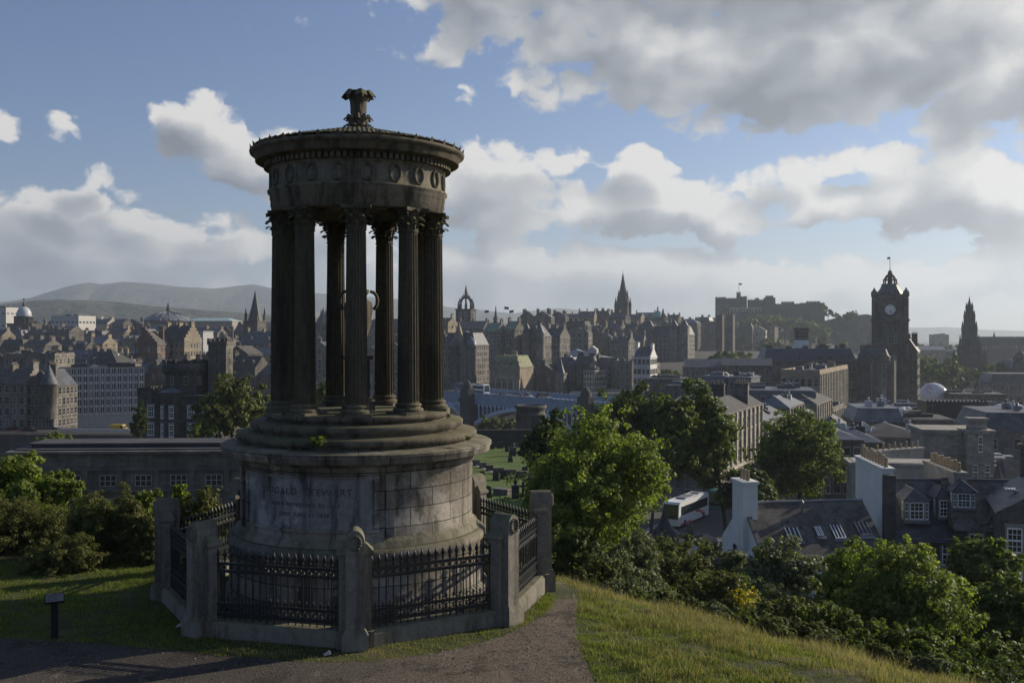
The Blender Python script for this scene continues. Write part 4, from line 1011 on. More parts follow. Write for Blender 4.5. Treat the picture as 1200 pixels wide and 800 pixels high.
# crown steeple
cs = tag(empty('crown_steeple', (X_(546, 730), 730, -20), R(-18)), 'dark open crown steeple with flying ribs on the skyline', 'spire')
zt = Z_(362, 730) + 20; q = MB(); q.box(-5.6, 5.6, -5.6, 5.6, 0, zt); q.box(-6, 6, -6, 6, zt - 1, zt); q.build('tower', stone_black, cs)
for i in range(8):
    a = i * PI / 4 + PI / 8; q = MB(); prv = None
    for k in range(9):
        t = k / 8; rr = 5.3 * math.cos(t * PI / 2) ** .8 * 1 + .35; z = zt + 8.0 * math.sin(t * PI / 2)
        P = Vector((rr * math.sin(a), -rr * math.cos(a), z))
        if prv is not None: q.tube(prv, P, .55, .5, 5)
        if k in (2, 4, 6): q.lathe([(.5, z), (.35, z + 1.4), (.05, z + 2.4)], 5, P.x, P.y, smooth=False)
        prv = P
    q.box(5.2 * math.sin(a) - .6, 5.2 * math.sin(a) + .6, -5.2 * math.cos(a) - .6, -5.2 * math.cos(a) + .6, zt - .5, zt + 3.2); q.lathe([(.75, zt + 3.2), (.05, zt + 6)], 4, 5.2 * math.sin(a), -5.2 * math.cos(a), smooth=False)
    q.build('rib', stone_black, cs)
q = MB(); q.lathe([(1.5, zt + 7.2), (1.6, zt + 9.5), (1.1, zt + 10), (.9, zt + 13), (.1, zt + 17), (.05, zt + 19)], 8, cap=True, smooth=False)
for i in range(6): q.lathe([(.3, zt + 9), (.05, zt + 12)], 4, 1.7 * math.sin(i), -1.7 * math.cos(i)); 
q.build('finial', stone_black, cs)
for an, ox, oy in ((0, 0, -5.6), (PI / 2, 5.6, 0)):
    for u in (-2, 2): put_window(WIN_FAR, cs, ox + u * math.cos(an), oy + u * math.sin(an), zt - 5, 1.6, 4.5, an)
# small spire and flag poles beside it
spire('church_steeple', 'tiny needle spire right of the crown steeple', 581, 358, 372, 760, 1.4, stone_dark, slate, pinn=0)
for px, top, Y, side in ((573, 363, 640, -1), (591, 359, 640, 1), (602, 363, 640, -1)):
    q = MB(); zt = Z_(top, Y); q.tube((0, 0, 0), (0, 0, zt - Z_(378, Y)), .12, .08, 6); fp = q.build('flag_pole', white, None, (X_(px, Y), Y, Z_(378, Y)))
    tag(fp, {573: 'left flag pole right of the crown steeple', 591: 'tallest flag pole right of the crown steeple', 602: 'rightmost flag pole between the two spires'}[px], 'flag pole', 'flag poles on the chambers roof')
    q = MB(); n = 5; hgt = zt - Z_(378, Y)
    vs = []; 
    for k in range(n + 1): xx = side * k * .55; yy = .2 * math.sin(k); vs += [(xx, yy, hgt - .1 - k * .05), (xx, yy, hgt - 1.6 - k * .1), (xx, yy + .04, hgt - .1 - k * .05), (xx, yy + .04, hgt - 1.6 - k * .1)]
    fs = []
    for k in range(n): b2 = k * 4; fs += [(b2, b2 + 4, b2 + 5, b2 + 1), (b2 + 2, b2 + 3, b2 + 7, b2 + 6), (b2, b2 + 2, b2 + 6, b2 + 4), (b2 + 1, b2 + 5, b2 + 7, b2 + 3)]
    q.add(vs, fs); q.build('flag', bluepaint, fp)
# black gothic spire
hb_ = tag(empty('gothic_spire', (X_(730, 940), 940, -20), R(-25)), 'tall black gothic spire with pinnacled tower, highest point of the old town skyline', 'spire')
z1, z2, z3 = Z_(372, 940) + 20, Z_(347, 940) + 20, Z_(318, 940) + 20
q = MB(); q.box(-5.6, 5.6, -5.6, 5.6, 0, z1); q.frus(0, 0, z1, z2, 10.6, 10.6, 8.2, 8.2)
for sx in (-1, 1):
    for sy in (-1, 1): q.box(sx * 5.2 - 1, sx * 5.2 + 1, sy * 5.2 - 1, sy * 5.2 + 1, 0, z1 + 11); q.lathe([(1.5, z1 + 11), (.05, z1 + 19)], 4, sx * 5.2, sy * 5.2, smooth=False)
q.build('tower', stone_black, hb_)
q = MB(); q.lathe([(4.4, z2), (2.2, z2 + (z3 - z2) * .45), (.15, z3 - 1), (.05, z3 + 2)], 8, smooth=False, cap=True)
for i in range(8): a = i * PI / 4; q.lathe([(.9, z2 - 2), (.05, z2 + 6)], 4, 4.4 * math.sin(a), -4.4 * math.cos(a), smooth=False)
q.build('spire', stone_black, hb_)
# bank range with towers
bk, w_, H_ = block('bank_building', 'ornate dark bank building with corner towers below the castle approach', 'building', 757, 806, 392, 640, 20, -22, 'mansard', 5, 6, 10, stone_grey, slate, 3, 4)
for x in (-w_ / 2 + 2, w_ / 2 - 2.5, w_ / 2 - 9):
    t = MB(); t.box(x - 2.6, x + 2.6, -1.2, 4, 0, H_ + 5); t.box(x - 3, x + 3, -1.6, 4.4, H_ + 5, H_ + 5.7); t.cur = 1; t.frus(x, 1.4, H_ + 5.7, H_ + 9, 4.6, 4.6, .8, .8); t.build('tower', [stone_grey, slate], bk)
for px, top, m_, nm in ((771, 358, copper, 'green copper dome left of the castle'), (777, 361, stone_black, 'small dark dome beside the green copper dome')):
    Y = 850; d = tag(empty('domed_tower', (X_(px, Y), Y, -15), 0), nm, 'tower'); zt = Z_(top, Y) + 15
    q = MB(); q.box(-4, 4, -4, 4, 0, zt - 13); q.lathe([(3.6, zt - 13), (3.6, zt - 9.5)], 8, smooth=False); q.build('tower', stone_grey, d)
    q = MB(); q.lathe([(4, zt - 9.5), (3.4, zt - 7.3), (2, zt - 5), (.9, zt - 4), (.8, zt - 2), (.05, zt)], 12); q.build('dome', m_, d)
# blue and white tents
for i, (px, w2) in enumerate(((675, 26), (694, 10))):
    q = MB(); q.box(-w2 / 2 * .5, w2 / 2 * .5, 0, 6, 0, 3); q.cur = 1; q.extrude([(-w2 * .25, 3), (w2 * .25, 3), (0, 5)], -.2, 6.2)
    tag(q.build('exhibition_tent', [simple('pale_blue_canvas' + str(i), ((.30, .36, .46), (.38, .38, .38))[i], .6), MATS['pale_blue_canvas' + str(i)]], None, (X_(px, 560), 560, Z_(420 - 4 * i, 560)), R(-14)), ('long pale blue tent below the tall cliff of tenements', 'small white tent at the right end of the pale blue tent')[i], 'tent')
# scaffolded white building
r_, w_, H_ = block('scaffolded_building', 'white building wrapped in scaffolding at the right of the old town slope', 'building', 742, 762, 418, 420, 10, -24, 'gable', 4, 5, 4, harl, slate, 2)
q = MB()
for i in range(7):
    x = -w_ / 2 + w_ * i / 6; q.tube((x, -1.3, 0), (x, -1.3, H_ + 1), .09, .09, 4)
for k in range(6):
    z = 1 + k * (H_ / 6); q.box(-w_ / 2, w_ / 2, -1.5, -.4, z, z + .12); q.tube((-w_ / 2, -1.4, z + 1), (w_ / 2, -1.4, z + 1), .07, .07, 4)
q.build('scaffolding', lead, r_)
spire('conical_tower', 'small conical roofed tower beyond the blue bridge', 657, 418, 437, 440, 2.0, stone_grey, slate, pinn=0, n=10, cat='tower')
block('tenement', 'pale sunlit narrow tenement right of the conical tower', 'building', 684, 697, 434, 430, 10, -34, 'flat', .5, 5, 4, stone_pale, felt, 1)
q = MB(); rr = 15
for k in range(8): a, b2 = k / 8 * PI, (k + 1) / 8 * PI; q.add([(rr * math.cos(a), 0, 4.2 * math.sin(a)), (rr * math.cos(b2), 0, 4.2 * math.sin(b2)), (rr * math.cos(b2), 14, 4.2 * math.sin(b2)), (rr * math.cos(a), 14, 4.2 * math.sin(a))], [(0, 1, 2, 3)])
q.extrude([(-rr, -12)] + [(rr * math.cos(a), 4.15 * math.sin(a)) for a in np.linspace(PI, 0, 9)] + [(rr, -12)], .1, 13.9)
tag(q.build('vaulted_hall', lead, None, (X_(686, 470), 470, Z_(427, 470)), R(-18)), 'hall with low curved metal roof behind the conical tower', 'building')
block('station_arcade', 'long low station range with a row of openings right of the blue bridge', 'building', 668, 764, 461, 400, 12, -6, 'flat', .6, 1, 22, stone_warm, lead, 0, ww=1.6, wh=2.2, sides=False, ybase=478)

# ---- castle on its rock
ct = tag(empty('castle', (X_(900, 1220), 1220, 0), R(-8)), 'castle with flag tower and battlements crowning the dark rock', 'castle')
cz = lambda py: Z_(py, 1220); cxp = lambda px: X_(px, 1220) - X_(900, 1220)
def cpart(name, items, m_=stone_black):
    q = MB()
    for (a, b2, top, bot, y0, dp) in items:
        q.box(cxp(a), cxp(b2), y0, y0 + dp, cz(bot), cz(top)); crenel_box(q, cxp(a) - .1, cxp(b2) + .1, y0 - .1, y0 + dp + .1, cz(top), 2.6, 1.3, .8)
    return q.build(name, m_, ct)
castle_stone = stone('castle_stone', (.10, .094, .085), .6, .05, rand=.1)
p1 = cpart('palace_block', [(840, 851, 349, 372, -5, 18), (851, 866, 350, 372, 0, 16), (866, 876, 348, 372, 2, 14)], castle_stone)
p2 = cpart('hall_block', [(878, 897, 352, 372, 0, 18), (886, 890, 350, 355, 4, 6)], castle_stone)
p3 = cpart('chapel_block', [(896, 908, 350, 372, -4, 16), (898, 906, 347.5, 350, 0, 9)], castle_stone)
p4 = cpart('flag_tower', [(864.5, 869, 343, 352, 4, 6)], castle_stone)
q = MB(); q.tube((cxp(867), 7, cz(343)), (cxp(867), 7, cz(331)), .25, .15); q.add([(cxp(867), 7, cz(331)), (cxp(867) + 3.5, 7.2, cz(331.4)), (cxp(867) + 3.5, 7.2, cz(333.6)), (cxp(867), 7, cz(333.2)), (cxp(867), 7.06, cz(331)), (cxp(867) + 3.5, 7.26, cz(331.4)), (cxp(867) + 3.5, 7.26, cz(333.6)), (cxp(867), 7.06, cz(333.2))], [(0, 1, 2, 3), (7, 6, 5, 4), (0, 4, 5, 1), (3, 2, 6, 7)]); q.build('flag', bluepaint, p4)
cpart('curtain_wall', [(908, 938, 357, 380, 0, 8), (938, 965, 356, 382, 4, 8), (916, 930, 354.5, 357, 2, 5), (945, 960, 354, 356, 6, 5)], castle_stone)
cpart('battery_wall', [(852, 892, 366, 378, -26, 10)], castle_stone)
q = MB(); q.box(cxp(855), cxp(890), -24, -16, cz(366), cz(361)); q.build('painted_sunlit_range', stone_pale, ct)  # sunlight on this tier is put into the colour with paler stone
for i in range(10): put_window(WIN_FAR, ct, cxp(857 + i * 3.4), -24, cz(363.5), 1.6, 2.4)
for i in range(9): put_window(WIN_FAR, p1, cxp(842 + i * 3.6), -5.02 if i < 3 else .0, cz(359), 1.4, 2.4)
for i in range(5): put_window(WIN_FAR, p2, cxp(880 + i * 3.6), 0, cz(361), 1.4, 2.6)
# crag
rs = np.random.default_rng(4); nx, nz = 96, 14; V = []
for j in range(nz + 1):
    for i in range(nx + 1):
        px = 800 + (1066 - 800) * i / nx + (-1 if i == 0 else 0)
        topy = interp(px, [(800, 402), (830, 388), (840, 373), (876, 371), (906, 371), (940, 376), (965, 376), (985, 371), (1015, 368), (1040, 374), (1066, 392)])
        t = j / nz; out = 34 * (1 - t) ** 1.2 + 6 * math.sin(i * .9 + j * .7) * (1 - t) * t * 2 + rs.normal(0, 1.4) * (j < nz)
        V.append((X_(px, 1220), 1218 - 26 * (850 < px < 895) - out, -35 + (Z_(topy, 1220) + 35) * t))
V = np.array(V); Q = np.array([(j * (nx + 1) + i, j * (nx + 1) + i + 1, (j + 1) * (nx + 1) + i + 1, (j + 1) * (nx + 1) + i) for j in range(nz) for i in range(nx)])
mr, N, b, o = newmat('crag_rock'); co = objco(N); N.l.new(N.ramp(N.noise(co, .09, 8, .7), [(.35, (.035, .034, .032)), (.5, (.085, .08, .07)), (.6, (.04, .05, .02))]), b.inputs['Base Color']); bump(N, b, N.noise(co, .2, 6, .7), 1, 3)
cr = struct(link('castle_rock', fastmesh('castle_rock', V, Q, mr)))
# twin towered hall right of the bank
tt = tag(empty('twin_tower_hall', (X_(850, 800), 800, -20), R(-30)), 'dark narrow twin towers with sunlit right sides below the castle', 'tower')
for s_ in (-1, 1):
    q = MB(); x = s_ * 4.3; zt = Z_(369, 800) + 20; q.box(x - 2.6, x + 2.6, -2.6, 2.6, 0, zt)
    for sx in (-1, 1):
        for sy in (-1, 1): q.box(x + sx * 2.3 - .5, x + sx * 2.3 + .5, sy * 2.3 - .5, sy * 2.3 + .5, zt, zt + 2.2)
    q.build('tower', stone_dark, tt)

# ---- blue bridge
A = Vector((X_(486, 402), 402, 0)); B_ = Vector((X_(775, 300), 300, 0)); dirv = (B_ - A); L = dirv.length; ang = math.atan2(dirv.y, dirv.x)
br = tag(empty('road_bridge', (A.x, A.y, -50), ang), 'long blue painted steel arch road bridge with dark stone piers', 'bridge')
DZ = 50 - 22.6
def bx_of(px):   # distance along the bridge that shows at a pixel column
    k = (px - 600) / F; return (A.x - k * A.y) / (k * dirv.y / L - dirv.x / L)
q = MB(); q.box(0, L, 0, 22, DZ - 1.0, DZ); q.box(0, L, -.4, .0, DZ - 2.4, DZ + .15); q.build('deck', [bluesteel], br)
q = MB(); q.box(0, L, -.3, -.1, DZ + 1.35, DZ + 1.5); q.box(0, L, 21.6, 21.8, DZ + 1.35, DZ + 1.5); q.box(0, L, -.24, -.16, DZ + .15, DZ + 1.35); q.box(0, L, 21.66, 21.74, DZ, DZ + 1.35)
n = int(L / 2.2)
for i in range(n): x = L * i / n; q.box(x, x + .5, -.42, -.02, DZ, DZ + 1.7); q.box(x, x + .5, 21.5, 21.9, DZ, DZ + 1.7)
q.build('parapet', bluesteel, br)
piers = [bx_of(500) - 4, bx_of(551), bx_of(690)]
piers[2] = max(piers[2], piers[1] + 50)
for k, x in enumerate(piers):
    q = MB(); q.box(x - 3, x + 3, -2.4, 24, -2, DZ + .4); q.box(x - 3.5, x + 3.5, -3.0, 24.6, DZ - 1.6, DZ - .6)
    q.box(x - 2.6, x + 2.6, -2.6, .0, DZ + .3, DZ + 3.0); q.lathe([(1.9, DZ + 3), (1.7, DZ + 4.4), (.9, DZ + 5.4), (.1, DZ + 6.2)], 10, x, -1.2); q.build('pier', stone_black, br)
for k in range(2):
    xa, xb = piers[k] + 3, piers[k + 1] - 3; S = xb - xa; zs, zc_ = DZ - 9.5, DZ - 3.0
    for yy in (-.6, 7, 14, 21):
        q = MB(); N_ = 26; pr = None
        for i in range(N_ + 1):
            u = i / N_; x = xa + S * u; z = zs + (zc_ - zs) * (1 - (2 * u - 1) ** 2)
            if pr: q.add([(pr[0], yy, pr[1] - .8), (x, yy, z - .55), (x, yy + .6, z - .8), (pr[0], yy + .6, pr[1] - .8), (pr[0], yy, pr[1] + .55), (x, yy, z + .55), (x, yy + .6, z + .55), (pr[0], yy + .6, pr[1] + .55)], [(0, 1, 5, 4), (3, 7, 6, 2), (4, 5, 6, 7), (0, 3, 2, 1)])
            pr = (x, z)
        q.build('arch_rib', bluepale, br)
    if True:
        q = MB()
        for i in range(1, 24):
            u = i / 24; x = xa + S * u; z = zs + (zc_ - zs) * (1 - (2 * u - 1) ** 2)
            if DZ - 2.4 - z > .8:
                q.box(x - .22, x + .22, -.25, .2, z, DZ - 2.4)
                for s_ in (-1, 1): q.add([(x + s_ * .22, -.25, DZ - 3.6), (x + s_ * .22, -.25, DZ - 2.4), (x + s_ * 1.0, -.25, DZ - 2.4), (x + s_ * .22, .0, DZ - 3.6), (x + s_ * .22, .0, DZ - 2.4), (x + s_ * 1.0, .0, DZ - 2.4)], [(0, 2, 1), (3, 4, 5), (0, 3, 5, 2), (1, 2, 5, 4)])
        q.build('spandrel_columns', bluepale, br)
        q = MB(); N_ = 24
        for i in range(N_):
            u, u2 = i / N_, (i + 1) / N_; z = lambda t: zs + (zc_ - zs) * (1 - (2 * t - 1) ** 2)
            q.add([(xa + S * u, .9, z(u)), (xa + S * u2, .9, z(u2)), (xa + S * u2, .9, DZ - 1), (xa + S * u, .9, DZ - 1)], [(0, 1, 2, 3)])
        q.build('web', simple('painted_shade_steel', (.07, .09, .12), .6), br)  # darker copy of the steel, shade behind the columns painted into its colour
abx = piers[2]
q = MB(); q.box(abx + 3, L, -1.2, 23, 0, DZ - 1.02); q.build('abutment', stone_dark, br)
# station roof under the bridge
for (px0, px1, py, Y, nm) in ((512, 700, 497, 392, 'wide pale ridged glass station roof seen under the bridge arches'), (705, 800, 494, 345, 'smaller ridged glass station roof right of the bridge piers')):
    q = MB(); w2 = (px1 - px0) / F * Y; n = 12
    for i in range(n): x = -w2 / 2 + w2 * i / n; q.extrude([(x, 0), (x + w2 / n, 0), (x + w2 / n / 2, 1.6)], 0, 26)
    q.box(-w2 / 2, w2 / 2, .1, 25.9, -8, -.01)
    tag(q.build('station_roof', glassy, None, (X_((px0 + px1) / 2, Y), Y, Z_(py, Y)), R(-10)), nm, 'roof')

# ---- the street of classical fronts on the right and the roofs behind them
CG = 'classical stone fronts along the street'
def front(label, x0, x1, yt, Y, dep, th, nf, nb, yb=None, roof='hip', rh=2.2, wall=stone_grey, rm=lead, pil=True, chim=0, z0=None):
    r_, w, H = block('classical_building', label, 'building', x0, x1, yt, Y, dep, th, roof, rh, nf, nb, wall, rm, chim, 0, CG, ybase=yb, ww=1.2, wh=2.1, parapet=roof == 'flat', z0=z0)
    if pil:      # pilasters on the long sunlit side, cornice already there
        n = max(3, int(dep / 3.2)); fh = H / nf
        q = MB()
        for i in range(n + 1):
            y = dep * i / n; q.box(w / 2, w / 2 + .35, max(y - .35, 0), min(y + .35, dep), H * .45, H - .36)
        q.box(w / 2 + .003, w / 2 + .55, 0, dep, H * .42, H * .45); q.build('pilasters', stone_pale, r_)
    return r_
front('nearest classical front, with giant pilasters above the parked coaches', 800, 838, 487, 165, 35, -25.5, 3, 3, z0=-30, rm=felt, chim=2)
front('low classical link block directly behind the nearest classical front', 858, 898, 495, 201, 22, -25.5, 3, 3, z0=-31)
front('classical block with lead hipped attic, second tall one up the street', 884, 924, 477, 222.6, 18, -25.5, 3, 4, z0=-32)
front('low classical link block in mid street', 905, 942, 487, 240, 14, -25.5, 3, 3, z0=-33)
front('classical block with mossy hipped roof, third tall one up the street', 916, 956, 473, 255, 25, -25.5, 3, 4, rm=slate_moss, z0=-33)
front('large ornate sandstone block with rows of columned bays below the clock tower', 915, 960, 437, 300, 60, -25.5, 4, 6, roof='flat', wall=stone_warm, z0=-35, chim=2)
front('classical block at the far end of the street by the grand hotel', 945, 976, 481, 280, 22, -25.5, 3, 3, roof='flat', z0=-34)
front('plain dark building with tall sash windows behind the round tree', 963, 1010, 515, 150, 14, -6, 3, 4, roof='hip', rh=1.2, wall=rubble, pil=False, z0=-30)
# long hotel-station mansard with lantern
block('terrace_range', 'very long blue slate mansard range with dormers left of the clock tower', 'building', 894, 1004, 423, 430, 16, -3, 'mansard', 5.0, 3, 20, stone_dark, simple('blue_slate', (.07, .085, .12), .5, rand=.1), 5, 9)
lt = tag(empty('roof_lantern', (X_(939, 445), 445, Z_(408, 445)), R(-10)), 'square white roof tower with dark louvred top on the mansard range', 'tower')
q = MB(); q.box(-2.9, 2.9, -2.9, 2.9, -2, 3.6); q.build('base', harl, lt)
q = MB(); q.box(-2.7, 2.7, -2.7, 2.7, 3.6, 8.2); q.box(-3.1, 3.1, -3.1, 3.1, 8.2, 8.8); q.build('louvred_top', stone_dark, lt)
for i in range(3): put_window(WIN_FAR, lt, -1.7 + i * 1.7, -2.7, 5.9, .8, 3)
# flat roofed shopping mall and assorted low roofs: (x0, x1, ytop, Y, dep, th, roof, rh, material, label)
bluegrey = simple('blue_grey_cladding', (.13, .145, .175), .5, var=.12, rand=.2)
LOW = [(822, 850, 441, 300, 14, -24, 'flat', .8, bluegrey, lead, 'blue grey cladded roof box left of its twin'), (853, 880, 442, 295, 14, -24, 'flat', .8, bluegrey, lead, 'blue grey cladded roof box, right hand twin'),
       (868, 955, 458, 262, 20, -12, 'flat', .8, bluegrey, lead, 'long dark glazed roof storey with white capping'), (790, 868, 470, 250, 18, -14, 'hip', 1.4, stone_grey, felt, 'low hipped grey roof left of the long glazed storey'),
       (755, 800, 444, 350, 16, -16, 'flat', .6, stone_dark, felt, 'dark flat block beside the right end of the bridge'), (800, 846, 430, 400, 16, -16, 'gable', 3, stone_grey, slate, 'blue slate hall roof behind the twin roof boxes'),
       (846, 905, 428, 390, 16, -12, 'gable', 2.5, stone_grey, slate, 'broad slate roof right of the slate hall'), (780, 832, 452, 320, 16, -18, 'flat', .9, stone_dark, lead, 'low wide roof with a rooftop garden terrace'),
       (700, 790, 480, 270, 16, -14, 'flat', .8, stone_grey, lead, 'pale flat roof just above the tree tops'), (1000, 1060, 494, 210, 16, -10, 'mansard', 2.4, stone_grey, lead, 'grey lead mansard with a pyramid rooflight'),
       (985, 1035, 518, 160, 16, -8, 'hip', 1.5, rubble, lead, 'low hipped lead roof above the white gable house'), (1010, 1085, 512, 185, 15, -12, 'hip', 1.8, stone_grey, felt, 'dark hipped roof behind the ashlar pavilion'),
       (1060, 1120, 492, 230, 16, -10, 'flat', 1, stone_grey, felt, 'felted roof below the black plant box'), (1150, 1235, 505, 190, 20, -10, 'mansard', 3, stone_grey, slate, 'broad mansard roof at the right edge'),
       (1165, 1240, 480, 250, 18, -8, 'flat', 1.3, bluegrey, lead, 'flat roof with white plant boxes at the right edge'), (1035, 1085, 478, 280, 16, -10, 'flat', 1.1, stone_dark, lead, 'roof with white tanks left of the black plant box'),
       (1115, 1180, 462, 420, 20, -10, 'flat', 1.0, stone_dark, felt, 'dark flat department store left of the right edge'), (1160, 1230, 448, 460, 20, -10, 'mansard', 3.5, stone_grey, slate, 'mansard store at the right edge below the far flat range'),
       (1000, 1030, 484, 262, 14, -26, 'gable', 2.5, stone_grey, slate, 'small slate gable left of the lead mansard'), (1030, 1062, 503, 232, 12, -20, 'flat', .9, stone_warm, lead, 'small honey block just left of the plant box corner'),
       (1128, 1160, 528, 168, 12, -14, 'gable', 2.5, stone_dark, slate, 'dark gabled roof behind the ashlar pavilion, right side'), (1158, 1200, 552, 128, 12, -14, 'flat', .9, harl2, lead, 'rendered flat roofed back building right of the pavilion'), (1175, 1240, 574, 104, 10, -20, 'gable', 2.4, rubble, slate_warm, 'rubble stone cottage roof at the right edge above the gabled townhouse'),
       (958, 988, 500, 196, 12, -20, 'hip', 1.8, stone_grey, slate, 'small slate hip right of the round tree top'), (1088, 1130, 484, 300, 12, -10, 'flat', .8, stone_grey, white_roof, 'pale roof strip peeping under the bubble dome'), (1140, 1176, 497, 225, 12, -18, 'gable', 2.6, stone_dark, slate, 'dark gable right of the black plant box'),
       (1060, 1118, 478, 330, 16, -10, 'flat', .8, stone_dark, felt, 'low dark roof in front of the clear bubble dome'), (1085, 1160, 540, 150, 12, -6, 'gable', 2.5, rubble, slate_warm, 'old slate roof directly right of the pot-topped party wall')]
for (x0, x1, yt, Y, dep, th, rf, rh, wm, rm, lab) in LOW:
    block('low_building', lab, 'building', x0, x1, yt, Y, dep, th, rf, rh, 2, max(3, int((x1 - x0) / F * Y / 3.4)), wm, rm, 0, group='low roofs right of centre', win=WIN_FAR, z0=Z_(yt, Y) - 11)
q = MB(); q.box(-7.5, 7.5, 0, 9, -.5, 4.9)
for i in range(16): q.box(-7.4 + i * .95, -7.0 + i * .95, .3, .8, 4.9, 5.3)
tag(q.build('rooftop_plant_box', simple('black_cladding', (.022, .023, .026), .5), None, (X_(1122, 262), 262, Z_(493, 262)), R(-6)), 'large black box of machinery on the roof in front of the bubble dome', 'plant room')
for i, (px, py, Y, s_) in enumerate(((1055, 484, 270, 1.0), (1062, 480, 275, .8), (1186, 485, 245, 1.5), (1172, 492, 240, 1.2))):
    q = MB(); q.box(-2 * s_, 2 * s_, 0, 2.5 * s_, 0, 1.9 * s_); q.box(-1.7 * s_, 1.7 * s_, .3, 2.2 * s_, 1.9 * s_, 2.1 * s_); q.lathe([(.5 * s_, 2.1 * s_), (.5 * s_, 2.4 * s_)], 10, -.8 * s_, 1.2 * s_, cap=True); q.lathe([(.5 * s_, 2.1 * s_), (.5 * s_, 2.4 * s_)], 10, .8 * s_, 1.2 * s_, cap=True)
    tag(q.build('rooftop_unit', white, None, (X_(px, Y), Y, Z_(py + 5, Y)), R(-10)), ('white roof unit left of the black box', 'smaller white roof unit nearest the black box', 'largest white roof unit at the right edge', 'lower white roof unit at the right edge')[i], 'air unit', 'white units on the flat roofs')
for i, (px, py, Y) in enumerate(((1011, 505, 205), (1022, 512, 190), (1037, 505, 200))):
    q = MB(); q.frus(0, 0, 0, 1.9, 3.6, 3.6, .15, .15); q.cur = 1
    for sx, sy in ((-1, -1), (1, -1), (1, 1), (-1, 1)): q.tube((sx * 1.8, sy * 1.8, 0.02), (0, 0, 1.95), .07, .05, 4)
    tag(q.build('pyramid_rooflight', [glassy, white], None, (X_(px, Y), Y, Z_(py, Y)), R(12)), ('leftmost pyramid rooflight on the lead mansard', 'lowest pyramid rooflight above the white gable', 'rightmost pyramid rooflight on the lead mansard')[i], 'rooflight', 'glass pyramid rooflights')

# ---- clock tower hotel
hotel, hw_, hH = block('grand_hotel', 'massive dark grand hotel with chimneyed roof below the clock tower', 'building', 1005, 1044, 426, 376, 34, -24, 'mansard', 5, 7, 7, stone_dark, slate, 5, 4, z0=-36)
for x in (-hw_ / 2 + 2.2,):
    t = MB(); t.box(x - 2.4, x + 2.4, -1.0, 3.6, 0, hH + 1.2); t.box(x - 2.7, x + 2.7, -1.3, 3.9, hH + 1.2, hH + 1.8); t.cur = 1; t.lathe([(2.5, hH + 1.8), (2.2, hH + 3.4), (1.2, hH + 4.6), (.3, hH + 5), (.1, hH + 6.5)], 12, x, 1.4); t.build('corner_tower', [stone_dark, slate], hotel)
for i in range(9):
    t = MB(); y = 1 + i * 3.1; t.box(hw_ / 2 - .2, hw_ / 2 + 1.1, y, y + 1.8, 4, hH + 1.2); t.lathe([(1.0, hH + 1.2), (.1, hH + 3.4)], 4, hw_ / 2 + .45, y + .9, smooth=False); t.build('bay', stone_grey, hotel)
for x in (-1.5, 3.4):
    t = MB(); t.extrude([(x - 1.9, 3), (x + 1.9, 3), (x + 1.9, hH + 1), (x + 1.0, hH + 2.2), (x + .6, hH + 4), (x - .6, hH + 4), (x - 1.0, hH + 2.2), (x - 1.9, hH + 1)], -.7, .4); tb = t.build('gable', stone_dark, hotel)
    for k in range(7): put_window(WIN_FAR, tb, x, -.7, 5 + k * (hH - 3) / 7, 1.3, 2.2)
wing, ww_, wH = block('grand_hotel', 'right hand wing of the dark grand hotel with gabled bays beside the tower foot', 'building', 1056, 1075, 412, 402, 22, -24, 'gable', 5, 7, 4, stone_dark, slate, 3, axis='y', z0=-36)
TY = 395; tw = tag(empty('clock_tower', (X_(1043, TY), TY, -36), R(-20)), 'tall ornate hotel clock tower with white clock face, stone crown and flag', 'tower')
tz = lambda py: Z_(py, TY) + 36
q = MB(); hwid = 5.9
q.box(-hwid, hwid, -hwid, hwid, 0, tz(376)); q.box(-hwid - 1.1, hwid + 1.1, -hwid - 1.1, hwid + 1.1, tz(376.5), tz(374)); q.box(-hwid + .3, hwid - .3, -hwid + .3, hwid - .3, tz(374), tz(350)); q.box(-hwid - .5, hwid + .5, -hwid - .5, hwid + .5, tz(351), tz(347.5)); q.box(-hwid + .4, hwid - .4, -hwid + .4, hwid - .4, tz(347.5), tz(345))
for sx in (-1, 1):
    for sy in (-1, 1):
        cx_, cy_ = sx * (hwid - .2), sy * (hwid - .2)
        q.box(cx_ - .9, cx_ + .9, cy_ - .9, cy_ + .9, 4, tz(374)); q.lathe([(1.0, tz(374)), (1.0, tz(350))], 10, cx_, cy_); q.lathe([(1.2, tz(348)), (1.25, tz(343)), (.7, tz(341)), (.5, tz(340)), (.1, tz(337.5))], 10, cx_, cy_, cap=True)
for an in range(4):
    q.M = Matrix.Rotation(an * PI / 2, 4, 'Z'); q.extrude([(-3.4, tz(350)), (3.4, tz(350)), (3.0, tz(347)), (1.4, tz(344)), (0, tz(342.5)), (-1.4, tz(344)), (-3.0, tz(347))], -hwid - .6, -hwid + .8)
    for u in (-3, -1, 1, 3): q.box(u - .45, u + .45, -hwid - .35, -hwid, tz(452), tz(378))
q.M = None; q.build('shaft', stone_dark, tw)
for z in (386, 398, 412, 428):
    for an, ox, oy in ((0, 0, -hwid), (PI / 2, hwid, 0)):
        for u in (-2, 0, 2): put_window(WIN_FAR, tw, ox + u * math.cos(an), oy + u * math.sin(an), tz(z), .8, 2.4, an)
clock_white = simple('clock_dial_white', (.72, .72, .68), .5, var=.03); clock_black = simple('clock_black', (.02, .02, .02), .5)
